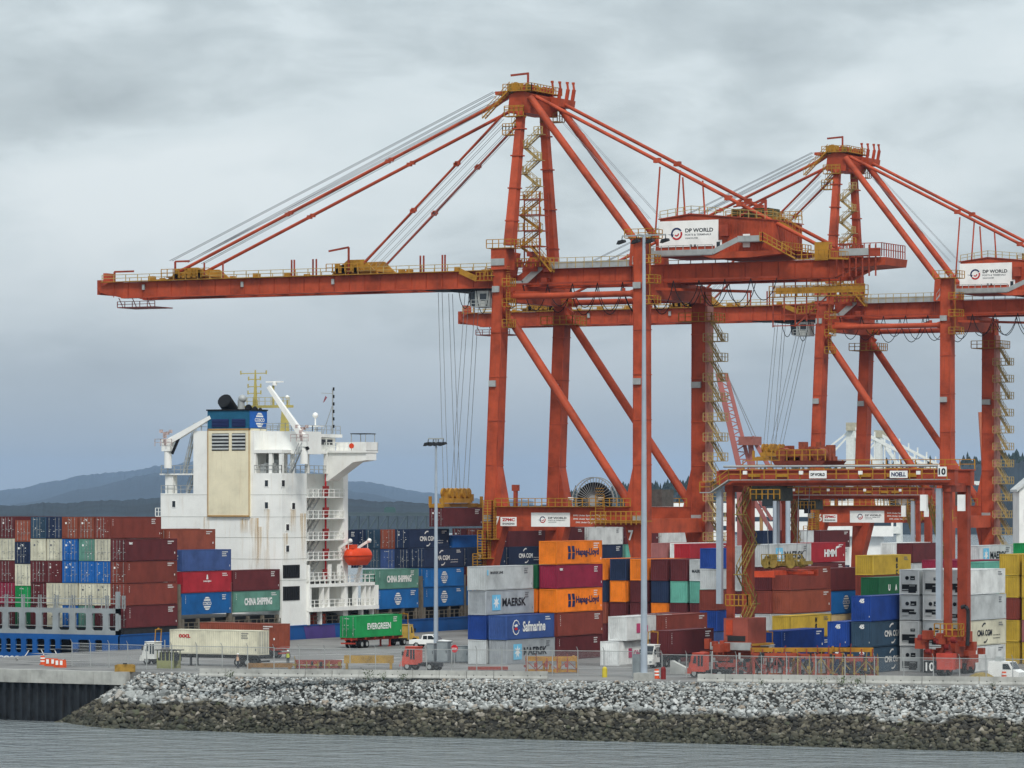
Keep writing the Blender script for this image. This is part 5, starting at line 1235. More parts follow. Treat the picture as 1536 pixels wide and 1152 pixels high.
    for i in range(n):
        za_ = z0 + (z1_ - z0) * i / n; zb_ = z0 + (z1_ - z0) * (i + 1) / n; l, r_ = xs0 - .9, xs0 + 1.5; y = -4.6 + 1.2 * (i / n) * .5
        a, b = ((r_, za_), (l, zb_)) if i % 2 else ((l, za_), (r_, zb_))
        s_ = MB(); s_.stair((a[0], y, a[1]), (b[0], y, b[1]), .8, (0, 1, 0)); s_.box(b[0] - .7, b[0] + .7, y - .6, y + .6, zb_ - .08, zb_); s_.rail([(b[0] - .7, y - .6, zb_), (b[0] + .7, y - .6, zb_)], 1.1, .7, .05); s_.beam((b[0], y, zb_ - .05), (b[0] - 2.4 if b[0] > xs0 else b[0] - 1.2, y + .5, zb_ - .05), .1, .1)
        B(s_, 'stair', M_rail)
    tw = MB(); tx0, tx1 = xs0 - 1.8, xs0 + 2.2; tz0 = gt + 1
    for x in (tx0, tx1):
        for y in (-5.6, -2.8): tw.leg((x, y, tz0), (x, y, z0 + 1), .16, .16)
    for k in range(5):
        z = tz0 + (z0 - tz0) * k / 4; tw.beam((tx0, -5.6, z), (tx1, -5.6, z), .12, .12); tw.beam((tx0, -2.8, z), (tx1, -2.8, z), .12, .12); tw.beam((tx1, -5.6, z), (tx1, -2.8, z), .12, .12)
    B(tw, 'stair_tower', M_red2)
    for k in range(4):
        za_ = tz0 + (z0 - tz0) * k / 4; zb_ = tz0 + (z0 - tz0) * (k + 1) / 4; a, b = (tx0 + .3, tx1 - .3) if k % 2 else (tx1 - .3, tx0 + .3)
        s_ = MB(); s_.stair((a, -4.4, za_), (b, -4.4, zb_), .8, (0, 1, 0)); s_.box(tx0 - .2, tx1 + .2, -5.6, -4.8, zb_ - .08, zb_); s_.rail([(tx0 - .2, -5.6, zb_), (tx1 + .2, -5.6, zb_)], 1.1, .8, .055); B(s_, 'stair', M_yel)
    gl = MB()
    for i in range(14): x = rng.uniform(xh + 1, xs0 + 4); z = rng.uniform(gb + .3, gt + 2.5); gl.box(x - .5, x + .5, -5.2 + rng.uniform(-.3, .6), -3.8, z - .3, z + .4)
    B(gl, 'hinge_machinery', M_red2)['kind'] = 'stuff'
    hg = MB(); hg.prism([(xh + 1.0, gb - .5), (xh + 3.4, gb - .5), (xh + 4.4, gt + 2.4), (xh + 2.4, gt + 2.8), (xh + .8, gt + .6)], 'y', -3.9, -3.62); hg.prism([(xh + 1.0, gb - .5), (xh + 3.4, gb - .5), (xh + 4.4, gt + 2.4), (xh + 2.4, gt + 2.8), (xh + .8, gt + .6)], 'y', 3.62, 3.9); B(hg, 'hinge_plate')
    yg = MB(); yg.box(xh - 2.6, xh + 2, -4.6, -3.8, gb + .9, gb + 1.0); yg.rail([(xh - 2.6, -4.6, gb + 1), (xh + 2, -4.6, gb + 1)], 1.2, .7, .06); yg.beam((xh - 5.5, -4.3, gt), (xh - 2.6, -4.3, gb + 1.2), .3, .8); yg.rail([(xh + 4, -5.4, gt + .3), (xs0 + 4.5, -5.4, gt + .3)], 1.2, .8, .06); yg.stair((xs0 + .6, -5.2, gt + 3.4), (xs0 + 4.2, -5.2, gt - .6), .9, (0, 1, 0)); B(yg, 'hinge_platform', M_yel)
    # ---------------- machinery house
    hy0 = -4.6; hx0 = at_y(990, 350, hy0).x; hx1 = at_y(1160, 350, hy0).x; hy1 = hy0 + 10.2; hz0 = at_y(1075, 379, hy0).z
    zt0 = at_y(990, 330, hy0).z; zt1 = at_y(1030, 322, hy0).z; zt2 = at_y(1160, 331, hy0).z
    h = MB(); h.prism([(hx0, hz0), (hx1, hz0), (hx1, zt2), (hx0 + 5, zt1), (hx0, zt0)], 'y', hy0, hy1); H_ = B(h, 'machinery_house')
    rb = MB()
    for i in range(14):
        x = hx0 + 10.6 + i * (hx1 - hx0 - 11) / 13; rb.box(x - .04, x + .04, hy0 - .05, hy0, hz0 + .1, zt2 + .1)
    for i in range(12): y = hy0 + .5 + i * (hy1 - hy0 - 1) / 11; rb.box(hx1, hx1 + .05, y - .04, y + .04, hz0 + .1, zt2 - .1)
    B(rb, 'wall_rib', M_red, H_)
    B(MB().prism([(hx0 - .2, zt0 + .02), (hx0 + 5, zt1 + .02), (hx1 + .2, zt2 + .02), (hx1 + .2, zt2 + .16), (hx0 + 5, zt1 + .18), (hx0 - .2, zt0 + .18)], 'y', hy0 - .2, hy1 + .2), 'roof', M_red2, H_)
    sx1 = at_y(1078, 350, hy0).x
    dp_sign(H_, hx0 - .1, sx1, at_y(1030, 370, hy0).z, at_y(1030, 331, hy0).z, hy0 - .06)
    for px, py0, py1 in ((1078, 360, 374), (1120, 351, 371)):
        x = at_y(px, 360, hy0).x; d = MB().box(x - .55, x + .55, hy0 - .12, hy0 - .02, at_y(px, py1, hy0).z, at_y(px, py0, hy0).z).build('door', M_white, H_)
        MB().box(x - .28, x + .28, hy0 - .14, hy0 - .12, at_y(px, py0, hy0).z - 1.1, at_y(px, py0, hy0).z - .25).build('door_pane', M_glass, d)
    x = at_y(1088, 350, hy0).x; B(MB().box(x - .6, x + .7, hy0 - .7, hy0 - .01, zt1 - 3.3, zt1 - 1.7), 'air_conditioner', M_red2, H_)
    ps = MB()
    for px in (1037, 1043): x = at_y(px, 365, hy0).x; ps.box(x - .16, x + .16, hy0 - .16, hy0 - .13, hz0 + 1.0, hz0 + 1.3)
    B(ps, 'vent', M_black, H_)
    # platforms under and round the house
    B(MB().prism([(hx0 - .5, hz0), (hx1 + 3, hz0), (hx1 + 2, hz0 - .5), (hx1 - 3, hz0 - .9), (hx1 - 9, hz0 - .9), (hx1 - 11, hz0 - .4), (hx0 - .5, hz0 - .35)], 'y', hy0 - 1.4, hy1), 'house_floor')
    w2_ = MB(); xk = at_y(1075, 375, hy0).x; zlow = hz0 - .3
    w2_.box(hx0 - 1.4, xk, hy0 - 1.5, hy0 - .2, zlow - .1, zlow).box(hx0 - 1.4, xk, hy0 - 1.55, hy0 - 1.5, zlow, zlow + .75)
    w2_.beam((xk, hy0 - 1.5, zlow + .3), (xk + 4, hy0 - 1.5, zlow + 2.0), .06, .75); w2_.box(xk + 4, xk + 7.5, hy0 - 1.55, hy0 - 1.5, zlow + 1.7, zlow + 2.5).box(xk + 4, xk + 7.5, hy0 - 1.5, hy0, zlow + 1.6, zlow + 1.7).box(hx0 - 1.4, hx0 - .2, hy0 - 1.6, hy0 - 1.4, zlow - .8, zlow + 1.2); B(w2_, 'house_walkway', M_galv)
    w3 = MB(); w3.rail([(hx0 - 1.4, hy0 - 1.5, zlow), (xk, hy0 - 1.5, zlow)], 1.4, 1.2, .045); B(w3, 'handrail', M_galv)
    w4 = MB(); pts = [(xk + 7.5, hy0 - 1.5, zlow + 1.7), (hx1 - 1, hy0 - 1.5, zlow + 1.7), (hx1 + 4.2, hy0 - 1.5, zlow - 1.1), (hx1 + 9.5, hy0 - 1.5, zlow - 1.1)]
    w4.rail(pts, 1.2, .9, .055)
    for a, b in zip(pts, pts[1:]): w4.beam((a[0], hy0 - 1.1, a[2]), (b[0], hy0 - 1.1, b[2]), .9, .1)
    w4.rail([(hx1 + 1.4, hy0, zlow + .4), (hx1 + 1.4, hy1, zlow + .4)], 1.2, 1, .055); w4.box(hx1, hx1 + 1.5, hy0, hy1, zlow + .3, zlow + .4)
    w4.stair((hx1 + 9.5, hy0 - 1.3, zlow - 1.1), (hx1 + 12, hy0 - 1.3, gt), .9, (0, 1, 0)); w4.rail([(hx1 + 9.5, -4.4, gt), (xb + 2, -4.4, gt)], 1.2, 1, .055); B(w4, 'house_walkway', M_yel)
    rr_ = MB(); rr_.rail([(hx0, hy0, zt0 + .15), (hx0 + 5, hy0, zt1 + .15), (hx1, hy0, zt2 + .15), (hx1, hy1, zt2 + .15)], 1.1, 1.3, .045); B(rr_, 'handrail', M_rail)
    # roof-top winch platform
    rx0, rx1 = at_y(1100, 325, 0).x, at_y(1190, 325, 0).x; rz = zt2 + .6
    rt = MB(); rt.box(rx0, rx1 - 2, -2.6, 3, rz, rz + .15); rt.rail([(rx0, -2.6, rz), (rx1 - 2, -2.6, rz)], 1.2, .9, .055)
    rt.stair((rx1 - 2, -2.4, rz), (rx1 + 2.2, -2.4, rz - 2.6), .9, (0, 1, 0)); rt.rail([(rx0 + 2, 3, rz), (rx1, 3, rz)], 1.2, .9, .055)
    for i in range(8): x = rx0 + 1 + i * .9; rt.box(x - .05, x + .05, -2.7, -2.6, rz - .5, rz)
    B(rt, 'roof_platform', M_yel)
    B(MB().box(rx0 + .6, rx0 + 6.5, -2, 2, rz + .15, rz + 1.5), 'roof_winch', mat('winch_olive', '4c4a30', .7, var=.3, scale=2))
    fr = MB(); fr.beam((rx0 + 2.2, -3.2, rz + .2), (rx0 + 6.6, -3.2, rz + 2.4), .2, .3).beam((rx0 + 6.6, -3.2, rz - .5), (rx0 + 6.6, -3.2, rz + 2.6), .3, .3).beam((rx0 + 1.5, -3.2, rz + 1.7), (rx0 + 6.6, -3.2, rz + 2.5), .18, .22); B(fr, 'roof_jib', M_red2)
    # tail of the girder
    tl = MB(); tl.prism([(xb - 2, gb + 1.2), (xb + 4.2, gt - .9), (xb + 4.4, gt + .2), (xb - 3, gt + .3)], 'y', -4, 4); B(tl, 'tail_frame')
    tg = MB(); tg.box(xb - 4, xb + 3.8, -4.6, -4.5, gt + .3, gt + 1.5); tg.rail([(xb - 4, -4.6, gt + .3), (xb + 4, -4.6, gt + .3), (xb + 4, 4, gt + .3)], 1.9, .9, .06)
    for i in range(7): x = xb - 3 + i * 1.0; tg.leg((x, -4.4, gb), (x, -4.4, gt + 2), .18, .18)
    B(tg, 'tail_railing', M_red2)
    B(MB().box(xb - 6.5, xb - 4.4, -4.3, -2.8, gt, gt + 2.6), 'tail_cabinet', M_yel)
    B(MB().box(xb - 2.5, xb + 2, -4.7, -4.62, gt + .5, gt + 1.5), 'tail_screen', M_galv)
    # yellow maintenance gangway hung below the girder tail, red lattice below
    mx0, mx1 = at_y(1160, 440, -2).x, at_y(1303, 440, -2).x; mz = at_y(1230, 444, -2).z
    mg = MB(); mg.box(mx0, mx1, -3.4, -2.2, mz - .12, mz).box(mx0 + 1, mx1, -3.45, -3.38, mz + .35, mz + 1.25); mg.rail([(mx0, -3.45, mz), (mx1, -3.45, mz)], 1.5, .9, .06).rail([(mx0, -2.2, mz), (mx1, -2.2, mz)], 1.4, 1.2, .05); B(mg, 'gangway', M_yel)
    lt = MB(); n = 9
    for i in range(n):
        x = mx0 + .4 + i * (mx1 - mx0 - .8) / (n - 1); lt.leg((x, -3.0, mz), (x, -3.0, gb), .14, .14)
        if i < 6: lt.leg((x, -3.0, mz - 4.4 + (i % 2) * .8), (x, -3.0, mz), .16, .16)
    for z in (mz - 1.2, mz - 2.6, mz - 4.2): lt.beam((mx0 + .3, -3.0, z), (mx0 + (mx1 - mx0) * .66, -3.0, z), .14, .14)
    lt.beam((mx0 + 4, -3, mz - 4.2), (mx0 + 9, -3, mz), .14, .2); B(lt, 'hanging_frame', M_red2)
    # ---------------- trolley, cab, festoon
    T = MB(); tx = at_y(712, 440, 0).x
    T.box(tx - 2.5, tx + 3.4, -2.9, 2.9, gb - .55, gb + .2); T.box(tx - 7, tx + 2, -2.6, 2.6, gb - .25, gb + .1); tr_ = B(T, 'trolley', M_dark)
    cb = MB(); c0 = at_y(706, 462, -2.2); c1 = at_y(738, 438, -2.2); cb.box(c0.x + 1.2, c1.x, -3.0, -.6, c0.z, gb - .5); cab = B(cb, 'cab', mat('cab_paint', 'b9bcb8', .5))
    B(MB().prism([(c0.x, gb - .6), (c0.x + 1.6, gb - .6), (c0.x + 1.6, c0.z + .1), (c0.x + .3, c0.z + .25)], 'y', -2.95, -.65), 'cab_window', M_glass, cab)
    B(MB().box(c0.x + 2.0, c1.x - .5, -3.03, -3.0, c0.z + 1.0, gb - .9), 'side_window', M_glass, cab)
    r = MB(); r.box(c0.x + 1, c1.x + .6, -3.9, -3.0, c0.z, c0.z + .1); r.rail([(c0.x + 1, -3.9, c0.z), (c1.x + .6, -3.9, c0.z)], 1.1, .8, .05); B(r, 'cab_platform', M_galv, cab)
    for y, x0f, x1f, nf in ((-5.2, xh + 1.5, mx0 + 2, 11), (5.0, xh + 4, mx0 - 6, 8)):
        fe = MB(); wdt = (x1f - x0f) / nf
        for i in range(nf):
            a = x0f + i * wdt; sag = rng.uniform(3.0, 4.4); pts = [(a + wdt * t, y, gb + .1 - sag * math.sin(math.pi * t) ** .7) for t in [k / 10 for k in range(11)]]; fe.path(pts, .065, 5)
        B(fe, 'festoon_cable', M_black)
        B(MB().beam((x0f, y, gb + .2), (x1f, y, gb + .2), .2, .25), 'festoon_rail', M_red2)
    fe = MB()
    for dx, dp in ((-1.4, 2.8), (1.6, 3.6), (4.0, 2.6)):
        pts = [(c0.x + dx + 2.2 * t, -3.4, gb - .3 - dp * math.sin(math.pi * t) ** .7) for t in [k / 8 for k in range(9)]]; fe.path(pts, .06, 5)
    B(fe, 'trolley_cable', M_black)
    # upper lattice bracing behind the girder
    br = MB()
    for (xa_, xb_) in ((-9, 0), (9, 0), (13, 21)): br.beam((xa_, -9 if xa_ < 13 else -8, gb - 1.2), (xb_, 9, gb - 1.0), .45, .4)
    B(br, 'plan_brace')
    # ---------------- the landside stair tower up the far leg
    z = ZP0 - 8; zt_ = gb - 5; i = 0; xL, xR = 14.1, 16.6; y = 9.0
    dz = 2.95
    while z < zt_ - 1:
        a, b = (xL + .4, xR - .2), (z, z + dz)
        s_ = MB(); s_.stair((xR - .2, y, z), (xL + .5, y, z + dz), .8, (0, 1, 0)) if i % 2 == 0 else s_.stair((xR - .2, y - 1.0, z), (xL + .5, y - 1.0, z + dz), .8, (0, 1, 0))
        s_.box(xL - .2, xR + .4, y - 1.5, y + .5, z - .1, z); s_.rail([(xL - .2, y - 1.5, z), (xR + .4, y - 1.5, z), (xR + .4, y + .5, z)], 1.15, .8, .055); B(s_, 'leg_stair', M_rail); z += dz; i += 1
    B(MB().box(13.62, 14.0, 8.8, 10.9, 3, gb - 3), 'cable_duct', mat('duct_pink', 'b67e72', .6, var=.1))
    # ---------------- portal: walkways, sign, lettering, reel
    y = -11.05
    wk = MB(); wk.box(-10.6, 11, -12.0, -11.1, ZP1 + .06, ZP1 + .14); wk.rail([(-10.6, -12, ZP1 + .1), (11.5, -12, ZP1 + .1)], 1.2, 1.1, .055); wk.rail([(-9, 9, ZP1 + .1), (10.5, 9, ZP1 + .1)], 1.2, 1.2, .055); B(wk, 'portal_walkway', M_yel)
    g2 = MB(); zq = ZP1 - 1.9; g2.box(5.6, 14.6, -13, -11.2, zq - .15, zq); g2.rail([(5.6, -13, zq), (14.6, -13, zq)], 1.3, .8, .06); g2.rail([(5.6, -13, zq - .6), (14.6, -13, zq - .6)], .6, .8, .06);
    for xx in (6.0, 7.4): g2.leg((xx, -12.2, zq - 1), (xx, -12.2, ZP1 + 1.8), .1, .1)
    for k_ in range(14): g2.beam((6.0, -12.2, zq - .8 + k_ * .42), (7.4, -12.2, zq - .8 + k_ * .42), .08, .08)
    B(g2, 'portal_platform', M_yel)
    # caged ladders down the waterside near leg
    lx = legs['A'](ZP0) + .55; cg = MB()
    for seg, (zb0, zb1, dx) in enumerate(((ZP1 + 1.4, ZP1 - 4.6, 0), (ZP1 - 3.4, ZP0 - 4.6, -.9), (ZP0 - 3.6, 3.5, -1.7))):
        for k_ in range(int((zb0 - zb1) / .8)):
            zz = zb1 + k_ * .8; cg.rail([(lx + dx - .75, -12.6, zz), (lx + dx + .75, -12.6, zz), (lx + dx + .75, -11.4, zz)], .8, .75, .06, mid=True)
        cg.box(lx + dx - 1.2, lx + dx + 1.2, -12.8, -11.2, zb1 - .12, zb1)
    cg.box(lx - 3.2, lx + 4.5, -12.9, -11.3, 8.2, 8.35); cg.rail([(lx - 3.2, -12.9, 8.3), (lx + 4.5, -12.9, 8.3)], 1.2, .9, .06); B(cg, 'caged_ladder', M_yel)
    s0, s1 = at_y(797, 775, y), at_y(855, 775, y)
    dp_sign(C, s0.x, s1.x, at_y(820, 790, y).z, at_y(820, 769, y).z, y)
    z0_, z1_ = at_y(750, 789, y).z, at_y(750, 775.5, y).z; m0, m1 = at_y(751, 780, y).x, at_y(775, 780, y).x
    zp = MB().box(m0, m1, y - .06, y, z0_, z1_).build('maker_plate', M_white, C); text('ZPMC', (m1 - m0) * .8, .45, M_redprint, zp, ((m0 + m1) / 2, y - .075, z0_ + (z1_ - z0_) * .7), 'end', .05); text('SHANGHAI', (m1 - m0) * .75, .3, M_textk, zp, ((m0 + m1) / 2, y - .075, z0_ + (z1_ - z0_) * .26), 'end', .03)
    for k_, s_ in enumerate(('SWL Under Spreader  Single 50 t', 'SWL Under Spreader  Twin 65 t', 'SWL Under Cargo Beam  75 t')):
        xx0, xx1 = at_y(860, 775, y).x, at_y(910, 775, y).x; text(s_, (xx1 - xx0) * (1 if k_ < 2 else .85), .3, M_textw, C, ((xx0 + xx1) / 2, y - .02, at_y(880, 773.5 + k_ * 5.2, y).z), 'end', .03, name='load_lettering')
    rl = MB(); rc = at_y(895, 751, -6); rl.tube((rc.x, -7.2, rc.z), (rc.x, -6.0, rc.z), .8, 14)
    for yy in (-7.2, -6.0):
        for k_ in range(40):
            t0, t1 = math.pi * k_ / 20, math.pi * (k_ + 1) / 20; rl.beam((rc.x + 3.4 * math.cos(t0), yy, rc.z + 3.4 * math.sin(t0)), (rc.x + 3.4 * math.cos(t1), yy, rc.z + 3.4 * math.sin(t1)), .12, .12)
            if k_ % 1 == 0: rl.beam((rc.x + .8 * math.cos(t0), yy, rc.z + .8 * math.sin(t0)), (rc.x + 3.4 * math.cos(t0), yy, rc.z + 3.4 * math.sin(t0)), .05, .05)
    R_ = B(rl, 'cable_reel', M_galv)
    MB().tube((rc.x, -7.0, rc.z), (rc.x, -6.2, rc.z), 2.7, 28).build('cable_winding', M_black, R_)
    B(MB().box(rc.x + 6.6, rc.x + 9.6, -4, 0, ZP1 + .1, ZP1 + 2.6), 'electrical_house', mat('electrical_grey', '5a5550', .6, var=.2))
    lm = MB()
    for px in (857, 902): a = at_y(px, 748, -11.5); lm.box(a.x - .35, a.x + .35, -11.9, -11.5, a.z - .2, a.z + .2)
    B(lm, 'floodlight', M_white)
    B(MB().leg((-7.6, -11.2, ZP1), (-7.6, -11.2, ZP1 + 3.2), .5, .5).box(-8.1, -7.1, -11.5, -10.9, ZP1 + 2.4, ZP1 + 3.3), 'signal_post', M_red2)
    return C
CR7 = sts_crane()
CR6 = copy_tree(CR7); CR6.location = (0, 118, 0)
CR6['label'] = 'farther orange-red quay crane along the berth, numbered 6'
for cr, n in ((CR7, '7'), (CR6, '6')):
    y = -11.08
    a = at_y(746, 781, y); text(n, .75, 1.3, M_textw, cr, (a.x, y - .02, a.z), 'end', .03, name='crane_number')
    a = at_y(944, 803, -11.3); text(n, .8, 1.5, M_textw, cr, (a.x + .3, -11.45, a.z), 'end', .03, name='crane_number')
def spreader(cr_y, px_l, px_r, py, pyb, label, boxes, trolley_x):
    zc = at_y((px_l + px_r) / 2, py, cr_y).z; xc_ = at_y((px_l + px_r) / 2, py, cr_y).x
    if cr_y == 0: zc = 18.35
    o = thing('spreader', label, 'spreader', (xc_, cr_y, zc), group='crane spreaders')
    # beam across the berth direction (along y), end frames and headblock
    s = MB(); s.box(-.55, .55, -6.0, 6.0, 0, .55)
    for y in (-6.05, 6.05): s.box(-1.2, 1.2, y - .15, y + .15, -.1, .45); s.box(-1.25, -.9, y - .2, y + .2, .2, 1.6); s.box(.9, 1.25, y - .2, y + .2, .2, 1.6)
    s.build('spreader_beam', M_yel, o)
    h = MB(); rng = random.Random(2); h.box(-1.1, 1.1, -3.2, 3.2, .6, 1.3)
    for y in (-2.6, -1.2, 1.2, 2.6):
        for x in (-.7, .7): h.tube((x - .16, y, 2.1), (x + .16, y, 2.1), .75, 12)
        h.box(-1, 1, y - .1, y + .1, 1.2, 2.3)
    for i in range(10): x, y = rng.uniform(-1, 1), rng.uniform(-3.4, 3.4); h.box(x - .25, x + .25, y - .3, y + .3, .9, rng.uniform(1.4, 2.4))
    h.build('headblock', M_yel, o)
    r = MB()
    for y in (-2.6, -1.2, 1.2, 2.6):
        for x in (-1.2, 1.0): r.tube((x * .6, y, 2.4), (x * 2.1 + trolley_x - xc_, y * .85, 50.6 - zc), .045, 4, caps=False)
    r.build('hoist_rope', M_rope, o)
    return o
sp_ = spreader(0, 665, 703, 768, 0, 'yellow spreader hanging on ropes over the ship, gripping a brown container', 0, at_y(690, 440, 0).x)
container(sp_.location.x + 1.22, -6.1, sp_.location.z - HC - .1, 'maroon', '', 'containers on the ship', end='door', label='dark maroon container held by the yellow spreader above the ship')
spreader(118, 1148, 1172, 690, 0, 'yellow spreader hanging empty below the farther quay crane', 0, at_y(1190, 500, 118).x)
# ============================================================ rubber-tyred gantry cranes
def rtg():
    yn, yf = -115.4, -110.6
    xl = at_y(1096, YH, yn).x; xr_ = at_y(1422, YH, yn).x; cx0 = (xl + xr_) / 2
    C = thing('gantry_crane', 'red rubber-tyred gantry crane numbered 10 straddling container stacks', 'crane', (cx0, (yn + yf) / 2, 0), group='yard gantry cranes')
    o_ = Vector((-cx0, -(yn + yf) / 2, 0))
    def B(mb, nm, m=M_red2, parent=None):
        o = mb.build(nm, m, parent or C); o.location = o_ if parent is None else (0, 0, 0); return o
    zt = at_y(1250, 704, yn).z; zb = at_y(1250, 730, yn).z; zl = 3.0
    for x in (xl, xr_):
        for y in (yn, yf):
            B(MB().leg((x, y, zl), (x, y, zb + .3), .7 if y == yn else 1.2, .8 if y == yn else 1.0), 'leg')
        B(MB().box(x - .5, x + .5, yn - .5, yf + .5, zb - .6, zb + .4), 'leg_tie')
        B(MB().box(x - .55, x + .55, yn - 2.2, yf + 2.2, 2.0, 3.1), 'sill_beam')
        for y in (yn - 1, yf + 1):
            g = MB(); g.box(x - .75, x + .75, y - 1.5, y + 1.5, 1.2, 2.1); B(g, 'bogie')
            for dy in (-.85, .85):
                wh = MB(); wh.tube((x - .35, y + dy, .78), (x + .35, y + dy, .78), .78, 18); w_ = B(wh, 'wheel', M_rubber)
                B(MB().tube((x - .38, y + dy, .78), (x + .38, y + dy, .78), .38, 12), 'rim', M_red2, w_)
    for y in (yn, yf):
        B(MB().box(xl - 1.5, xr_ + 1.0, y - .55, y + .55, zb + .25, zt - .15), 'girder')
        B(MB().box(xl - 1.1, xr_ + 1.1, y - .75, y + .75, zt - .15, zt - .02).box(xl - 1.1, xr_ + 1.1, y - .75, y + .75, zb + .12, zb + .25), 'girder_flange')
    # near face: catwalk, rails, pale pipe rail, plates
    w_ = MB(); yc = yn - 1.5; zc = at_y(1250, 719, yn).z
    w_.box(xl + .6, xr_ + .6, yc - .3, yc + .7, zc - .1, zc).beam((xl - 1.6, yc, zb - .6), (xl + .6, yc, zc - .05), .9, .12).box(xl - 3.0, xl - 1.6, yc - .4, yc + .5, zb - .7, zb - .6); B(w_, 'catwalk', M_galv)
    r = MB(); r.rail([(xl - 3.0, yc - .35, zb - .6), (xl - 1.6, yc - .35, zb - .6), (xl + .6, yc - .35, zc), (xr_ + .6, yc - .35, zc)], 1.15, 1.5, .05); B(r, 'handrail', M_yel)
    B(MB().tube((xl - .6, yn - .6, zt + .35), (xr_ - 1, yn - .6, zt + .35), .13, 8), 'cable_pipe', M_galv)
    r = MB(); r.rail([(xl - 1, yf + .7, zt), (xr_ + 1, yf + .7, zt)], 1.1, 1.8, .05); r.rail([(xl + 6, yn + .9, zb), (xr_ - 2, yn + .9, zb)], .9, 1.5, .05); r.box(xl + 6, xr_ - 2, yn + .7, yn + 1.2, zb - .1, zb); B(r, 'handrail', M_yel)
    def board(px0, px1, py0, py1, s, m, nm, hgt=.55):
        y = yc - .5; a = at_y(px0, py1, y); b = at_y(px1, py0, y); q = B(MB().box(a.x, b.x, y - .06, y, a.z, b.z), nm, M_white)
        t = text(s, (b.x - a.x) * .82, (b.z - a.z) * hgt, m, q, ((a.x + b.x) / 2, y - .075, (a.z + b.z) / 2), 'end', .04)
    board(1214, 1240, 706, 717.5, 'DP WORLD', M_textk, 'sign', .4); board(1335, 1361.5, 706, 717, 'NOELL', M_navy, 'maker_plate', .6)
    board(1407, 1420, 700, 714.5, '10', M_textk, 'number_plate', .7)
    lp = MB()
    for px in (1118, 1202, 1291, 1378): a = at_y(px, 709, yc - .4); lp.box(a.x - .22, a.x + .22, yc - .6, yc - .35, a.z - .2, a.z + .2)
    B(lp, 'lamp', M_white)
    bx = MB()
    for px in (1132, 1173, 1298, 1340, 1366): a = at_y(px, 713, yn - .6); bx.box(a.x - .7, a.x + .7, yn - .8, yn - .56, a.z - .18, a.z + .18)
    B(bx, 'cable_box', M_yel)
    # grey cable conduits down the near legs
    for px, x in ((1083, xl), (1411, xr_ - .55)):
        c = MB(); c.box(x - 1.35 if x == xl else x - .5, x - .7 if x == xl else x + .12, yn - 1.0, yn - .45, 7.6 if x == xl else 6.2, zb - .2); B(c, 'conduit', M_pole)
    # legs' stairs
    for side, x in ((0, xl + 1.4),):
        z = 4.2; i = 0
        while z < zb - 3:
            a, b = ((x, -112.2), (x, -116.0)) if i % 2 else ((x, -116.0), (x, -112.2))
            s = MB(); s.stair((a[0], a[1], z), (b[0], b[1], z + 3.4), .8, (1, 0, 0)); s.box(x - .5, x + .6, b[1] - .6, b[1] + .6, z + 3.3, z + 3.4); B(s, 'stair', M_stair); z += 3.4; i += 1
    x = xr_ - 3.6; s = MB(); s.stair((x + 1.6, yf - 1.2, zb - 8), (x, yf - 1.2, zb - 2), .8, (0, 1, 0)); B(s, 'stair', M_stair)
    # platform and engine house at the left leg pair
    e = MB(); e.box(xl - .4, xl + 2.6, -116.4, -111.4, 3.12, 6.0); eh = B(e, 'engine_house', mat('engine_house_red', '9c5144', .6, var=.12, scale=.5, streak=.4))
    B(MB().box(xl + .1, xl + 2.3, -116.47, -116.4, 3.4, 4.0), 'grille', M_dark, eh); B(MB().box(xl - .1, xl + .7, -116.46, -116.4, 4.1, 5.8), 'door', mat('door_orange', 'b8472a', .6), eh)
    p = MB(); p.box(xl + .3, xl + 3.0, -117.4, -116.5, 7.4, 7.5); p.rail([(xl + .3, -117.4, 7.5), (xl + 3.0, -117.4, 7.5), (xl + 3, -116.5, 7.5)], 1.2, .5, .05); p.box(xl - 1.2, xl + 3.4, -117.6, -111, 2.9, 3.1); B(p, 'platform', M_yel)
    B(MB().box(xl - 1.4, xl + 3.6, -117.9, -117.6, 2.45, 3.3), 'bumper_beam', M_galv)
    # machinery clutter at the right leg feet: drives, motors, hose, rails
    rng = random.Random(21)
    mb = MB()
    for i in range(26):
        xx = xr_ + rng.uniform(-1.8, 2.6); yy = rng.uniform(-119.8, -110); z = rng.uniform(1.2, 4.6); s = rng.uniform(.2, .6); mb.box(xx - s, xx + s, yy - s, yy + s, z - s, z + s)
    B(mb, 'drive_unit', M_red2)
    mb = MB()
    for i in range(9): xx = xr_ + rng.uniform(-2, 2.6); yy = rng.uniform(-119.6, -117.9); z = rng.uniform(1.6, 4.4); mb.tube((xx - .3, yy, z), (xx + .3, yy, z), rng.uniform(.25, .5), 12)
    B(mb, 'motor', mat('motor_red', '7d2a26', .5))
    mb = MB()
    for i in range(16): xx = xl + rng.uniform(-2.4, 2.6); yy = rng.uniform(-119.6, -116.5); z = rng.uniform(1.0, 3.4); s = rng.uniform(.2, .5); mb.box(xx - s, xx + s, yy - s, yy + s, z - s, z + s)
    B(mb, 'drive_unit', M_red2)
    mb = MB(); mb.box(xr_ - .4, xr_ + 2.4, -118.4, -116.8, 4.4, 4.5); mb.rail([(xr_ - .4, -118.4, 4.5), (xr_ + 2.4, -118.4, 4.5), (xr_ + 2.4, -116.8, 4.5)], 1.3, .7, .06); B(mb, 'platform', M_yel)
    hs = MB(); hs.path([(xr_ + 2.2, -117, 7.6), (xr_ + 2.7, -117, 7.7), (xr_ + 3.0, -117, 7.3), (xr_ + 3.0, -117, 4.5), (xr_ + 2.9, -117, 3.4)], .22, 8); B(hs, 'exhaust_hose', M_dark)
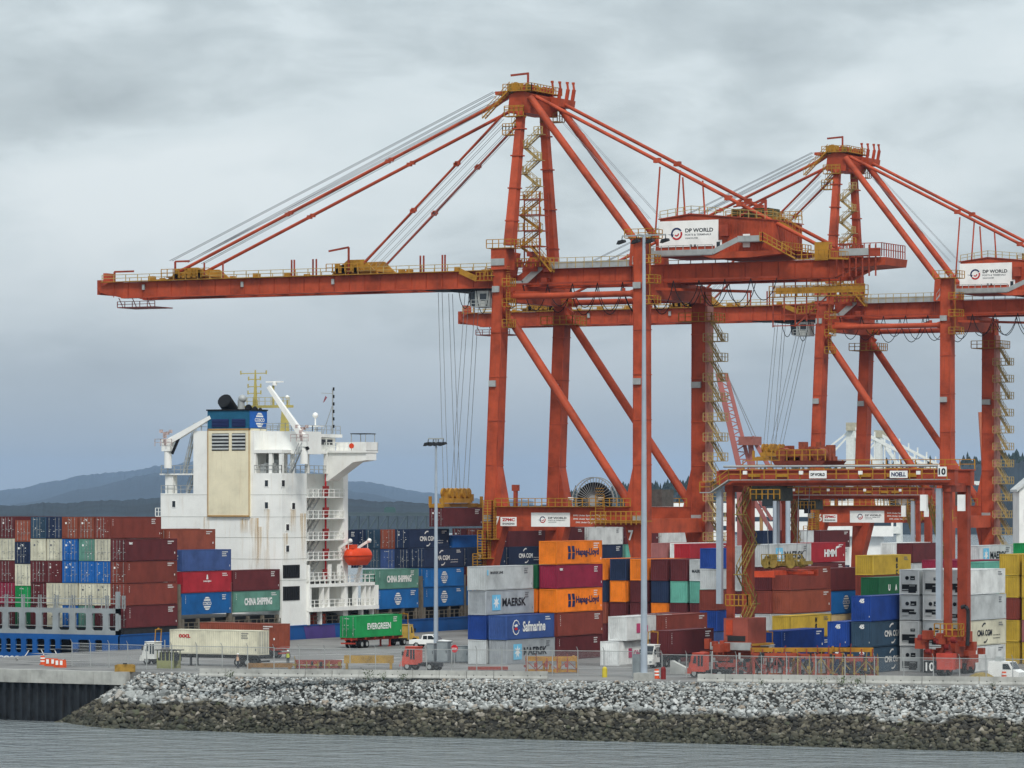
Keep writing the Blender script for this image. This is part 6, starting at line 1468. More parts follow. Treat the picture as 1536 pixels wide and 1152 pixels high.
    B(MB().box(xr_ + .2, xr_ + 2.2, -119.4, -118.4, .8, 2.6), 'cabinet', mat('cabinet_red', 'b7483a', .5))
    a = at_y(1386, 1009, -119.5); b = at_y(1405, 991, -119.5); q = B(MB().box(a.x, b.x, -119.6, -119.5, max(.3, a.z), b.z), 'number_plate', M_black); text('10', 1.0, .95, M_textw, q, ((a.x + b.x) / 2, -119.62, (max(.3, a.z) + b.z) / 2), 'end', .02)
    for px in (1386, 1442): a = at_y(px, 742, yn - 1); B(MB().box(a.x - .35, a.x + .4, yn - 1.3, yn - .8, a.z - 1.8, a.z), 'light_box', M_white)
    # trolley with machinery, cab, ropes; the spreader is a thing of its own
    tx = at_y(1212, 690, -114).x
    t = MB(); t.prism([(tx - 3.2, zt + .5), (tx + 2.6, zt + .5), (tx + 3.0, zt + 1.0), (tx - 3.6, zt + 1.0)], 'y', yn - .6, yf + .6); tr = B(t, 'trolley', mat('trolley_brown', '6b3328', .6, var=.2))
    t = MB()
    for i in range(20): xx = tx + rng.uniform(-3, 2.4); yy = rng.uniform(yn - .3, yf); s = rng.uniform(.2, .55); t.box(xx - s, xx + s, yy - s, yy + s, zt + 1, zt + 1 + rng.uniform(.5, 2.2))
    for xx in (tx - 2.6, tx + 1.8): t.tube((xx, yn, zt + 1.7), (xx, yn + 1.4, zt + 1.7), .75, 14)
    t.box(tx - 2.0, tx + .6, yn - .2, yf, zt + 1.4, zt + 2.3); B(t, 'hoist_machinery', mat('hoist_rust', '8a4630', .6, var=.25, scale=2), tr)
    t = MB(); t.rail([(tx - 3.6, yn - .6, zt + 1), (tx + 3, yn - .6, zt + 1)], 1.2, .9, .05); B(t, 'handrail', M_yel, tr)
    c0 = at_y(1130, 745, -116).x; c1 = at_y(1174, 745, -116).x
    cb = MB(); cb.box(c0, c1, -116.4, -113.2, zb - 1.6, zb + .1); cab = B(cb, 'cab', mat('cab_dark', '39392f', .5, var=.3, scale=2)); B(MB().box(c0 + 1.3, c0 + 2.6, -116.5, -116.4, zb - 2.2, zb - .1), 'cab_window', M_glass, cab); B(MB().rail([(c0, -116.8, zb - 1.4), (c1, -116.8, zb - 1.4)], 1.1, .7, .05), 'handrail', M_yel, cab)
    return C, (cx0, (yn + yf) / 2), zb, xl, xr_
RTG, RC, RZB, RXL, RXR = rtg()
R2 = copy_tree(RTG, skip=('sign', 'maker_plate', 'number_plate')); R2['label'] = 'smaller looking red gantry crane farther along the yard, no sign boards'
a = at_d(1284, YH, 600); R2.location = (a.x, a.y, 0); R2.scale = (.82, .82, .93)
def rtg_spreader():
    a = at_y(1180, 862, -114); o = thing('gantry_spreader', 'yellow and red spreader hanging under the gantry crane', 'spreader', (a.x, -114, a.z))
    s = MB(); s.box(-.5, .5, -6, 6, 0, .5)
    for y in (-6, 6): s.box(-1.2, 1.2, y - .18, y + .18, -.2, .5)
    s.box(-2.2, 3.0, -.8, .8, .08, .4); s.build('spreader_beam', mat('spreader_red', 'c2492c', .55, var=.15), o)
    rng = random.Random(9); h = MB(); h.box(-2.0, 2.0, -1.4, 1.4, 1.0, 1.5)
    for x in (-1.9, -1.0, 1.2): h.tube((x, -1.6, 1.3), (x, -1.3, 1.3), .55, 14)
    for i in range(16): x = rng.uniform(-2.2, 2.6); h.box(x - .16, x + .16, rng.uniform(-1.6, -.6), rng.uniform(.2, 1.4), rng.uniform(.6, 1.2), rng.uniform(1.3, 2.4))
    h.rail([(-2.4, -1.6, 1.2), (2.6, -1.6, 1.2)], 1.1, .6, .05); h.build('headblock', M_stair, o)
    r = MB()
    for x in (-1.6, 1.8):
        for y in (-1.3, 1.3): r.tube((x, y, 1.5), (x * 1.25, y * 1.2, RZB + 1.5 - a.z), .04, 4, caps=False)
    r.build('hoist_rope', M_rope, o)
rtg_spreader()

# ============================================================ far cranes and buildings
M_pink = mat('faded_red_paint', 'b06f69', .6, var=.08, scale=.2)
def pink_crane():
    D = 760.0; c = at_d(1120, YH, D); o = thing('old_quay_crane', 'faded pink quay crane with its boom raised, behind the gantry crane', 'crane', (c.x, c.y, 0))
    d = Vector((ca, sa, 0)); yv = Vector((-sa, ca, 0))
    def W(px, py, dep=0): q = at_d(px, py, D + dep); return q - Vector((c.x, c.y, 0))
    def bt(a, b, w_, nm): MB().beam(a, b, w_, w_).build(nm, M_pink, o)
    for dep in (0, 14):
        bt(W(1077, 560, dep), W(1111, 712, dep), 1.0, 'boom'); bt(W(1089, 560, dep), W(1125, 700, dep), .7, 'boom')
    lt = MB()
    for i in range(14):
        t = i / 13; a = W(1077, 560).lerp(W(1111, 712), t); b = W(1089, 560).lerp(W(1125, 700), t); lt.beam(a, b, .22, .22)
        if i < 13: lt.beam(a, W(1089, 560).lerp(W(1125, 700), (i + 1) / 13), .2, .2)
    lt.build('lattice', M_pink, o)
    for a, b, w_ in (((1111, 700), (1113, 940), 1.2), ((1168, 735), (1168, 945), 1.3), ((1103, 720), (1185, 720), 1.4), ((1128, 745), (1166, 812), .8), ((1125, 655), (1130, 712), 1.0), ((1128, 655), (1160, 712), .8), ((1133, 742), (1158, 780), .6), ((1190, 742), (1190, 945), .7)):
        bt(W(*a), W(*b), w_, 'frame_member'); bt(W(*a, 12), W(*b, 12), w_, 'frame_member')
    MB().box(-.8, 2.2, -2, 2, W(0, 668).z, W(0, 655).z).build('mast_head', mat('pink_head', '9b6257', .6), o)
    r = MB()
    for px in (1131, 1136): r.tube(W(1092, 565), W(px, 660), .06, 4)
    r.build('stay_rope', M_rope, o)
    m = MB(); m.tube(W(1142, 815), W(1142, 764), .35, 8); m.build('floodlight_column', mat('tan_paint', 'c79c6a', .6), o)
    # second raised boom farther right
    D2 = 900.0; c2 = at_d(1478, YH, D2); o2 = thing('old_quay_crane', 'tip of a pale red raised boom beside the stair leg of the farther crane', 'crane', (c2.x, c2.y, 0))
    def W2(px, py, dep=0): return at_d(px, py, D2 + dep) - Vector((c2.x, c2.y, 0))
    M2 = mat('old_boom_red', 'b5694f', .6)
    for dep in (0, 8): MB().beam(W2(1473, 618, dep), W2(1482, 760, dep), 1.6, 1.6).build('boom', M2, o2); MB().beam(W2(1482, 760, dep), W2(1482, 900, dep), 2, 2).build('leg', M2, o2)
pink_crane()
M_wc = mat('white_crane_paint', 'dfe1dc', .55, var=.05)
def white_crane(px0, D, k, label):
    c = at_d(px0, YH, D); o = thing('white_quay_crane', label, 'crane', (c.x, c.y, 0), group='distant white quay cranes')
    def W(dx, py, dep=0): q = at_d(px0 + dx * k, YH + (py - YH) * k, D + dep); return q - Vector((c.x, c.y, 0))
    for dep in (0, 22):
        for a, b, w_, nm in (((0, 640), (-3, 960), 2.2, 'mast'), ((34, 720), (36, 960), 1.6, 'leg'), ((4, 642), (150, 718), .9, 'back_stay'), ((3, 648), (55, 725), 1.1, 'back_leg'), ((-1, 645), (-70, 700), .5, 'forestay'), ((-1, 650), (-52, 705), .5, 'forestay'), ((-90, 718), (170, 722), 1.3, 'girder'), ((0, 800), (36, 800), 2.4, 'portal_beam')):
            MB().beam(W(*a, dep), W(*b, dep), w_, w_).build(nm, M_wc, o)
    a = W(-4, 634); b = W(7, 646); MB().box(a.x, b.x, a.y - 2, a.y + 6, b.z, a.z).build('mast_head', mat('mast_head_tan', 'b7b09a', .6), o)
    a = W(78, 712); MB().box(a.x - 4, a.x + 5, a.y - 2, a.y + 4, a.z - 1, a.z + 2).build('machinery_house', mat('house_red', '8c4a3c', .6), o)
    for i in range(8): MB().beam(W(20 + i * 15, 700 - 60 + i * 7.5), W(20 + i * 15, 719), .4, .4).build('hanger', M_wc, o)
white_crane(1277, 1150, 1.0, 'white quay crane far behind the second orange crane, taller mast'); white_crane(1318, 1330, .9, 'white quay crane far behind, its mast slightly lower')
def white_shed():
    c = at_d(1540, YH, 640); o = thing('white_shed', 'white gabled shed at the far end of the yard', 'building', (c.x, c.y, 0), rz=ANG)
    zt = CH + (YH - 708) / F * 640; MB().prism([(-1.2, 0), (16, 0), (16, zt - 1), (4, zt + 1.5), (-1.2, zt - 3)], 'y', 0, 8).build('wall', M_white, o)
    MB().prism([(-1.6, zt - 3.2), (4, zt + 1.5), (16.4, zt - 1.2), (16.4, zt - .8), (4, zt + 1.95), (-1.6, zt - 2.8)], 'y', -.5, 8.5).build('roof', mat('shed_roof', 'c9ccca', .6), o)
    MB().box(-.4, .5, -.06, 0, zt - 8, zt - 6).build('window', M_dark, o)
white_shed()
def far_ship():
    c = at_d(1180, YH, 900); o = thing('white_vessel', 'white superstructure glimpsed far behind the gantry crane legs', 'ship', (c.x, c.y, WZ), rz=ANG)
    for x0, x1, z0, z1 in ((-12, 8, 18, 25.5), (9, 24, 17, 25), (-30, -13, 16, 24.5)):
        MB().box(x0, x1, 0, 12, z0, z1).box(x0 + 2, x1 - 2, 2, 10, 5, z0).build('deckhouse', M_white, o)
        for i in range(2): MB().box(x0 + .5, x1 - .5, -.06, 0, z0 + 2.4 + i * 3.0, z0 + 3.4 + i * 3.0).build('window_band', mat('vessel_window', '3a4652', .4), o)
    MB().prism([(-45, 0), (40, 0), (44, 6), (-48, 6)], 'y', -1, 16).build('hull', M_hull, o)
far_ship()
# ============================================================ lamp masts, fence, barriers
def lamp_mast(px, pybase, pytop, arms, label, r):
    b = at_z(px, pybase); t = at_y(px, pytop, b.y); H_ = t.z
    o = thing('lamp_mast', label, 'lamp mast', tuple(b), group='lamp masts')
    n = 4; m = MB()
    for i in range(n): m.tube((0, 0, .8 + (H_ - .8) * i / n), (0, 0, .8 + (H_ - .8) * (i + 1) / n), r * (1 - .14 * i), 14, r * (1 - .14 * (i + 1)))
    m.build('pole', M_pole, o)
    MB().box(-.85, .85, -.85, .85, 0, .85).build('concrete_base', M_conc, o)
    c = MB(); c.beam((-arms, -.0, H_), (arms, 0, H_), .14, .16); c.beam((0, -arms * .6, H_), (0, arms * .6, H_), .12, .14)
    c.build('crossarm', M_galv, o)
    k = 4
    for i in range(k):
        x = -arms + 2 * arms * i / (k - 1); f = MB(); f.tube((x, 0, H_), (x, -.1, H_ - .45), .05, 5); f.prism([(x - .55, H_ - .9), (x + .35, H_ - .65), (x + .25, H_ - .4), (x - .35, H_ - .5)], 'y', -.4, .3); f.build('floodlight', M_dark, o)
    return o, H_
lamp_mast(966, 1021, 353, 2.6, 'tall grey lamp mast with crossarm of floodlights in front of the cranes', .38)
lamp_mast(654, 990, 658, 1.05, 'shorter grey lamp mast standing beside the ship, cluster of floodlights', .30)
def post():
    b = at_z(1182, 985); t = at_y(1182, 736, b.y); o = MB().tube((0, 0, 0), (0, 0, t.z), .3, 12).tube((0, 0, 0), (0, 0, .5), .5, 12).build('steel_post', M_pole); o.location = b; tag(o, 'plain grey steel post standing under the gantry crane', 'post')
    b = at_z(1162, 960); o = MB().tube((0, 0, 0), (0, 0, 21), .26, 12).tube((0, 0, 0), (0, 0, .5), .4, 12).build('steel_post', M_pole); o.location = b; tag(o, 'slimmer grey post behind the gantry crane legs', 'post')
post()
def fence_mat():
    m = bpy.data.materials.new('chain_link'); m.use_nodes = True; t = m.node_tree; b = t.nodes['Principled BSDF']; b.inputs['Base Color'].default_value = (*lin('9a9fa1'), 1); b.inputs['Roughness'].default_value = .5
    tcn = t.nodes.new('ShaderNodeTexCoord'); sp = t.nodes.new('ShaderNodeSeparateXYZ'); t.links.new(tcn.outputs['UV'], sp.inputs[0])
    def wires(sgn):
        s = mth(t, 'ADD', sp.outputs[0], mth(t, 'MULTIPLY', sp.outputs[1], sgn)); return mth(t, 'LESS_THAN', mth(t, 'FRACT', mth(t, 'MULTIPLY', s, 12.0)), 0.085)
    a = mth(t, 'MAXIMUM', wires(1.0), wires(-1.0)); t.links.new(a, b.inputs['Alpha']); return m
M_link = fence_mat()
def fence(pts, H_, label):
    """pts: ground points; posts, rails, barbed arms and chain-link panels"""
    o = thing('chain_link_fence', label, 'fence', tuple(pts[0]), group='chain-link fence along the bank'); P0_ = Vector(pts[0])
    pm = MB(); pm.tube((0, 0, 0), (0, 0, H_ + .1), .055, 6); pm.beam((0, 0, H_ + .05), (.0, -.3, H_ + .45), .05, .05); pm = pm.mesh('post'); pm.materials.append(M_galv)
    for a, b in zip(pts, pts[1:]):
        a, b = Vector(a) - P0_, Vector(b) - P0_; L = (b - a).length; k = max(1, int(round(L / 3.05)))
        for i in range(k):
            p, q = a.lerp(b, i / k), a.lerp(b, (i + 1) / k)
            g = bpy.data.objects.new('post', pm); link(g, o); g.location = p
            u = bpy.data.meshes.new('mesh_panel'); u.from_pydata([tuple(p + Vector((0, 0, .06))), tuple(q + Vector((0, 0, .06))), tuple(q + Vector((0, 0, H_))), tuple(p + Vector((0, 0, H_)))], [], [(0, 1, 2, 3)])
            uv = u.uv_layers.new(name='UVMap'); w_ = (q - p).length
            for li, c in enumerate(((0, 0), (w_, 0), (w_, H_), (0, H_))): uv.data[li].uv = c
            u.materials.append(M_link); link(bpy.data.objects.new('mesh_panel', u), o)
        r = MB(); r.beam(a + Vector((0, 0, H_)), b + Vector((0, 0, H_)), .07, .07); r.beam(a + Vector((0, 0, .1)), b + Vector((0, 0, .1)), .04, .04); r.build('rail', M_galv, o)
FL = [at_z(109, 1003), at_z(150, 1004), at_z(200, 1005), at_z(300, 1007), at_z(410, 1008)]
FL = [at_z(108, 1000), at_z(220, 1004), at_z(410, 1008)]
fence(FL, 2.75, 'chain-link fence beside the quay end, below the pale trailer')
fence([at_z(411, 1009), at_z(640, 1011), at_z(905, 1014)], 2.75, 'chain-link fence behind the concrete barriers, from trailer to lamp mast')
fence([at_z(993, 1016), at_z(1180, 1020), at_z(1400, 1022), at_z(1640, 1026)], 2.5, 'chain-link fence in front of the gantry crane')
fence([at_z(906, 1014), at_z(992, 1016)], 2.75, 'short chain-link fence length at the foot of the tall lamp mast')
# concrete barriers along the crest
bar = MB(); bar.prism([(-.3, 0), (.3, 0), (.3, .12), (.14, .35), (.1, .86), (-.1, .86), (-.14, .35), (-.3, .12)], 'x', 0, 2.96); bm_ = bar.mesh('concrete_barrier'); bm_.materials.append(M_conc)
lift = MB(); lift.box(.7, .82, -.16, .16, .3, .42).box(2.1, 2.22, -.16, .16, .3, .42); lm_ = lift.mesh('lifting_hole'); lm_.materials.append(M_dark)
def barriers(p0, p1, where):
    a, b = at_z(*p0), at_z(*p1); d = (b - a); L = d.length; d.normalize(); n = int(L / 3.0); rz = math.atan2(d.y, d.x); rng = random.Random(int(p0[0]))
    for i in range(n):
        o = bpy.data.objects.new('concrete_barrier', bm_); link(o); o.location = a + d * (3.0 * i) + Vector((rng.uniform(-.03, .03), rng.uniform(-.08, .08), .015)); o.rotation_euler = (0, 0, rz + rng.uniform(-.012, .012))
        tag(o, f'low concrete barrier block in the row {where}', 'barrier', f'concrete barriers {where}'); h = bpy.data.objects.new('lifting_hole', lm_); link(h, o)
barriers((300, 1014.5), (858, 1019.5), 'along the bank between trailer and lamp mast'); barriers((1047, 1023), (1620, 1029), 'along the bank below the gantry crane')

# ============================================================ vehicles
def wheel(parent, x, y, z, r, w_, axis='y'):
    a, b = ((x, y - w_ / 2, z), (x, y + w_ / 2, z)) if axis == 'y' else ((x - w_ / 2, y, z), (x + w_ / 2, y, z))
    o = MB().tube(a, b, r, 16).build('wheel', M_rubber, parent)
    a2, b2_ = Vector(a).lerp(Vector(b), -.03), Vector(a).lerp(Vector(b), 1.03); MB().tube(a2, b2_, r * .55, 12).build('rim', M_galv, o)
M_tw = mat('tractor_white', 'dcdcd6', .4, var=.06)
def yard_tractor(loc, rz, m, label, frame=True, mf=None):
    """terminal tractor, nose towards -x"""
    o = thing('yard_tractor', label, 'truck', tuple(loc), rz, 'yard tractors')
    MB().box(-.2, 5.2, -.45, .45, .55, .9).box(2.6, 5.0, -.7, .7, .9, 1.05).build('chassis', mf or M_dark, o)
    c = MB(); c.prism([(0, .75), (2.0, .75), (2.0, 2.95), (.55, 2.95), (.1, 1.9)], 'y', -1.15, .55); cab = c.build('cab', m, o)
    MB().prism([(.09, 1.75), (.13, 1.9), (.54, 2.85), (.5, 2.85), (.02, 1.9)], 'y', -1.05, .45).build('windscreen', M_glass, cab)
    for y in (-1.165, .552): MB().prism([(.6, 1.75), (1.05, 1.75), (1.05, 2.65), (.8, 2.65)], 'y', y, y + .013).build('side_window', M_glass, cab)
    for x in (1.25, 1.65): MB().box(x, x + .28, -1.165, -1.152, 1.4, 2.7).build('door_pane', M_glass, cab)
    MB().box(.5, 2.1, -1.22, .6, 2.95, 3.03).build('roof', M_white if m is M_tw else m, cab)
    MB().prism([(-.35, .5), (.4, .5), (.4, 1.25), (-.15, 1.2)], 'y', -1.2, 1.2).build('bumper', m, o)
    if frame:
        f = MB()
        for y in (-.9, .5): f.beam((1.9, y, 2.9), (2.0, y, 4.6), .09, .09)
        f.beam((2.0, -.95, 4.6), (2.0, .55, 4.6), .1, .1); f.box(1.9, 2.1, -.3, -.1, 4.6, 4.8); f.build('beacon_frame', M_yel, o)
    MB().tube((2.3, .85, .8), (2.3, .85, 3.2), .09, 8).build('exhaust', M_galv, o)
    MB().box(-.37, -.33, -.5, .5, .7, 1.05).build('grille', M_dark, o)
    for y in (-.95, .95): MB().box(-.38, -.3, y - .16, y + .16, .75, .95).build('headlight', M_galv, o)
    for y in (-1.35, .75): MB().beam((.4, y * .86, 2.3), (.25, y, 2.35), .04, .04).box(.18, .3, y - .12, y + .12, 1.9, 2.4).build('mirror', M_dark, cab)
    o.scale = (.9, .9, .9)
    for x, ys in ((.75, (-.95, .95)), (4.1, (-.85, .85))):
        for y in ys: wheel(o, x, y, .52, .52, .34 if x < 2 else .6)
    return o
def trailer(loc, rz, m, label, L=12.4):
    """container chassis, front towards -x"""
    o = thing('container_chassis', label, 'trailer', tuple(loc), rz, 'container chassis')
    f = MB()
    for y in (-.45, .45): f.box(0, L, y - .09, y + .09, .95, 1.35)
    for i in range(6): x = .2 + i * (L - .4) / 5; f.box(x - .12, x + .12, -1.2, 1.2, 1.15, 1.38)
    f.build('frame', m, o)
    for x in (L - 3.0, L - 1.7):
        for y in (-.85, .85): wheel(o, x, y, .52, .52, .55)
    g = MB()
    for y in (-.7, .7): g.box(2.6, 2.8, y - .1, y + .1, 0.05, 1.0); g.box(2.4, 3.0, y - .2, y + .2, .0, .06)
    g.build('landing_leg', m, o); MB().box(L - .08, L + .02, -1.1, 1.1, .55, .75).build('rear_bumper', m, o)
    return o
M_chr = mat('chassis_red', 'a03a2c', .6, var=.15)
# pale container on a chassis with a white tractor, standing across the yard
e = at_z(388, 1001)
ty = e.y; rz0 = 0.0
trailer((e.x - 12.3, ty + 1.2, 0), 0, M_dark, 'dark chassis carrying the long pale container behind the fence')
# container long axis along x, side towards the camera: rotate so local +x side faces -y
oc = container(e.x - 12.25, ty, 1.39, 'cream', '', 'containers on road chassis', rz=R(-90), end='wall', logo='oocl', label='long pale container with red lettering on a road chassis behind the fence')
for i in range(4): MB().tube((-.38 - i * .55, 12.2, .16), (-.38 - i * .55, 12.2, 2.7), .035, 5).box(-.44 - i * .55, -.32 - i * .55, 12.17, 12.23, 1.1, 1.2).build('locking_bar', M_bar, oc)
for i in range(2): MB().box(-1.16 - i * 1.06, -.2 - i * 1.06, 12.13, 12.18, .2, 2.7).build('door', CM['cream'], oc)
yard_tractor((e.x - 12.3 - 5.0 + .9, ty + 1.4, 0), 0, M_tw, 'white yard tractor coupled to the long pale container, yellow beacon frame')
# rust container on a chassis farther behind
g = at_z(404, 988); trailer((g.x - 11.0, g.y + 2.6, 0), R(-6), M_chr, 'red chassis carrying a rust container behind the pale one')
container(g.x - 11.2, g.y + 1.8, 1.4, 'rust', '', 'containers on road chassis', rz=R(-96), label='rust brown container on a chassis half hidden behind the pale container')
# green container truck beside the ship
gx = at_z(533, 973)
trailer((gx.x - 1.2, gx.y + 12.6, 0), R(-90), M_chr, 'red chassis under the bright green container beside the ship')
container(gx.x, gx.y + .15, 1.39, 'ever', '', 'containers on road chassis', end='door', logo='evergreen', label='bright green container with white lettering on a truck chassis')
yard_tractor((gx.x - 1.2, gx.y + 17.0, 0), R(-90), mat('tractor_yellow', 'c4a14d', .5), 'yellow tractor in front of the bright green container')
# brown container on a chassis by the lamp mast, white tractor in front of it
bt = at_z(1003, 1001)
trailer((bt.x - 1.2, bt.y + 12.4, 0), R(-90), M_dark, 'dark chassis under the maroon container by the lamp mast')
for_ = container(bt.x + .05, bt.y, 1.39, 'maroon', '', 'containers on road chassis', logo='triton', label='maroon container on a chassis behind the white tractor by the lamp mast')
yard_tractor((bt.x - 1.3, bt.y - 3.6, 0), R(90), M_tw, 'white yard tractor by the tall lamp mast pulling the maroon container')
# blue container on a chassis under the gantry, with tractor
bb = at_z(1166, 1001)
trailer((bb.x - 1.2 + .6, bb.y + 12.4, 0), R(-90), M_dark, 'dark chassis under the long royal blue container')
container(bb.x + .6, bb.y, 1.39, 'royal', '', 'containers on road chassis', logo='numbers', label='royal blue container on a chassis under the gantry crane')
yard_tractor((bb.x - .6, bb.y - 3.6, 0), R(90), M_tw, 'white yard tractor under the gantry crane pulling the royal blue container')
# red tractors parked behind the fence
yard_tractor(at_z(610, 1005), R(-3), mat('tractor_red', 'c4503f', .5, var=.12), 'red yard tractor parked behind the concrete barriers', frame=False)
yard_tractor(at_z(1038, 1016), R(2), MATS['tractor_red'], 'red yard tractor parked behind the fence near the gantry crane', frame=False)
def pickup():
    b = at_z(618, 972); o = thing('pickup_truck', 'white pickup truck driving along the quay beside the ship', 'pickup', tuple(b), R(6))
    c = MB(); c.prism([(0, .55), (5.3, .55), (5.35, 1.0), (4.0, 1.12), (3.3, 1.75), (1.9, 1.78), (1.7, 1.15), (0, 1.12)], 'y', -.95, .95); bo = c.build('body', M_white, o)
    MB().prism([(1.95, 1.2), (2.55, 1.2), (2.55, 1.68), (2.0, 1.68)], 'y', -.965, -.95).build('side_window', M_glass, bo); MB().prism([(2.65, 1.2), (3.7, 1.2), (3.25, 1.68), (2.65, 1.68)], 'y', -.965, -.95).build('side_window', M_glass, bo)
    MB().prism([(3.98, 1.14), (4.03, 1.16), (3.34, 1.74), (3.3, 1.72)], 'y', -.85, .85).build('windscreen', M_glass, bo)
    for y in (-.7, .7): MB().box(5.34, 5.37, y - .18, y + .18, .78, .95).build('headlight', M_glass, bo)
    for x in (1.0, 4.3):
        for y in (-.82, .82): wheel(o, x, y, .4, .4, .26)
pickup()
def van():
    b = at_z(1487, 1019); o = thing('service_van', 'white service van parked behind the fence at the yellow stacks', 'van', tuple(b), R(-4))
    c = MB(); c.prism([(0, .35), (3.6, .35), (3.7, .85), (3.0, 1.15), (2.5, 1.95), (.1, 2.0), (0, .9)], 'y', -.9, .9); bo = c.build('body', M_white, o)
    MB().prism([(1.75, 1.15), (2.75, 1.15), (2.4, 1.75), (1.75, 1.75)], 'y', -.915, -.9).build('side_window', M_glass, bo); MB().prism([(2.98, 1.17), (3.03, 1.19), (2.54, 1.92), (2.5, 1.9)], 'y', -.8, .8).build('windscreen', M_glass, bo)
    MB().box(.6, 1.3, -.4, .4, 2.0, 2.5).build('roof_unit', M_galv, bo); MB().box(-.02, .0, -.8, -.6, .9, 1.4).build('tail_light', M_redprint, bo)
    for x in (.7, 2.9):
        for y in (-.78, .78): wheel(o, x, y, .33, .33, .22)
van()
# ============================================================ stored gear and small things
def stored_frame(px0, px1, py, col, label, h=1.2, legs=True, gear=0, name='stored_spreader', group=None, d=1.6):
    a, b = at_z(px0, py), at_z(px1, py); L = (b - a).length; rz = math.atan2((b - a).y, (b - a).x); o = thing(name, label, 'frame', tuple(a), rz, group)
    rng = random.Random(px0); z0 = h * .45 if legs else .1
    f = MB()
    bh = min(h - z0, .45) if gear else h - z0
    for y in (0, d):
        f.box(0, L, y - .12, y + .12, h - bh, h)
        if gear: f.box(0, L, y - .1, y + .1, .06, .3)
    for i in range(4): x = .15 + i * (L - .3) / 3; f.box(x - .12, x + .12, .12, d - .12, z0 + .1, h - .1)
    f.build('main_beam', col, o)
    if legs:
        for x in ((.3, L - .3) if not gear else (.2, L * .35, L * .65, L - .2)): MB().box(x - .13, x + .13, -.1, d + .1, .02, (h - .46) if gear else z0).build('leg', col, o)
    if gear:
        g = MB()
        for i in range(gear):
            x = rng.uniform(.2, L - .2); s = rng.uniform(.06, .2); zc = rng.uniform(.2, h); g.box(x - s, x + s, rng.uniform(-.4, 0), rng.uniform(.2, d * .6), zc - rng.uniform(.1, .3), zc + rng.uniform(.1, .4))
        k_ = g.build('fitting', M_dark if col is not M_yel else col, o); k_['kind'] = 'stuff'; p = MB()
        nb = max(2, int(L / 1.15))
        for i in range(nb + 1):
            x = .1 + (L - .2) * i / nb; p.beam((x, -.2, .05), (x, -.2, h - .1), .12, .12)
            if i < nb: p.beam((x, -.18, .3 if i % 2 else h - .4), (x + (L - .2) / nb, -.18, h - .4 if i % 2 else .3), .08, .08)
            if rng.random() < .5: p.tube((x, -.3, h), (x + rng.uniform(-.15, .15), -.3, h + rng.uniform(.2, .6)), .05, 5)
            if rng.random() < .6: p.box(x - .28, x + .1, -.32, -.1, h * .35, h * .35 + rng.uniform(.2, .5))
        k_ = p.build('strut', M_gearred if gear % 4 == 0 else M_stair, o); k_['kind'] = 'stuff'
    return o
M_gearred = mat('gear_red', '8d4037', .6, var=.18, scale=1)
M_gearora = mat('gear_orange', '9c4630', .6, var=.18, scale=1)
stored_frame(516, 590, 1004, mat('gear_mustard', '9f7f38', .6, var=.18, scale=1), 'yellow beam frame standing on legs behind the barriers', 1.55, name='beam_frame')
stored_frame(442, 512, 1003, M_gearred, 'faded red beam frame lying behind the barriers', .95, gear=3, name='beam_frame')
stored_frame(370, 438, 1006, mat('gear_ochre', '85643a', .6, var=.15), 'ochre beam frame lying behind the fence near the trailer', .8, name='beam_frame')
stored_frame(702, 762, 1006, M_gearred, 'flat red lifting frame lying on the yard', .4, legs=False, name='lifting_frame')
stored_frame(788, 868, 1009, M_yel, 'yellow spreader parked on stands in front of the maroon stack', 1.75, gear=12, d=2.2)
stored_frame(1128, 1202, 1016, M_gearora, 'orange-red spreader frame with yellow struts under the gantry crane, first of three', 2.6, gear=16, d=2.3, group='stored spreaders')
stored_frame(1195, 1268, 1016, M_gearora, 'orange-red spreader frame with yellow struts, middle of three', 2.5, gear=18, d=2.3, group='stored spreaders')
stored_frame(1262, 1318, 1016, M_gearred, 'dark red spreader frame at the end of the row of three', 2.2, gear=14, d=2.3, group='stored spreaders')
stored_frame(1126, 1310, 1014, M_yel, 'long yellow top beam laid across the stored spreaders', 3.1, legs=True, gear=16, d=.8, name='long_beam')
stored_frame(1070, 1126, 1015, M_gearred, 'low dark red machinery frame beside the red tractor', 1.5, gear=16, d=1.8, name='machinery_frame')
def yellow_block(px0, px1, py, label):
    a, b = at_z(px0, py), at_z(px1, py); L = (b - a).length; o = thing('yellow_kerb_block', label, 'block', tuple(a), math.atan2((b - a).y, (b - a).x)); MB().prism([(0, 0), (L, 0), (L, .75), (L - .3, .85), (.3, .85), (0, .75)], 'y', 0, .9).build('block', mat('kerb_ochre', '99793a', .7, var=.2, scale=1.5), o); MB().box(L * .4, L * .6, .3, .6, .85, .98).build('lifting_lug', M_dark, o)
yellow_block(172, 202, 1008, 'ochre block standing at the end of the quay wall')
def booth():
    a = at_z(236, 1003); o = thing('guard_booth', 'small yellow-green booth with posts behind the fence', 'booth', tuple(a), R(0)); c = MB()
    for x in (0, .55, 1.1, 1.65, 2.2):
        for y in (0, 1.4): c.box(x - .05, x + .05, y - .05, y + .05, 0, 2.1)
    c.build('post', mat('booth_green', '8f9160', .6), o); MB().box(-.05, 2.25, -.04, 0, .05, .95).box(-.05, 2.25, 1.36, 1.4, .05, .95).build('panel', MATS['booth_green'], o)
    MB().box(-.25, 2.6, -.25, 1.65, 2.1, 2.2).build('roof', M_dark, o); MB().box(.1, 2.1, .3, 1.2, .9, 1.9).build('pane', M_glass, o)
booth()
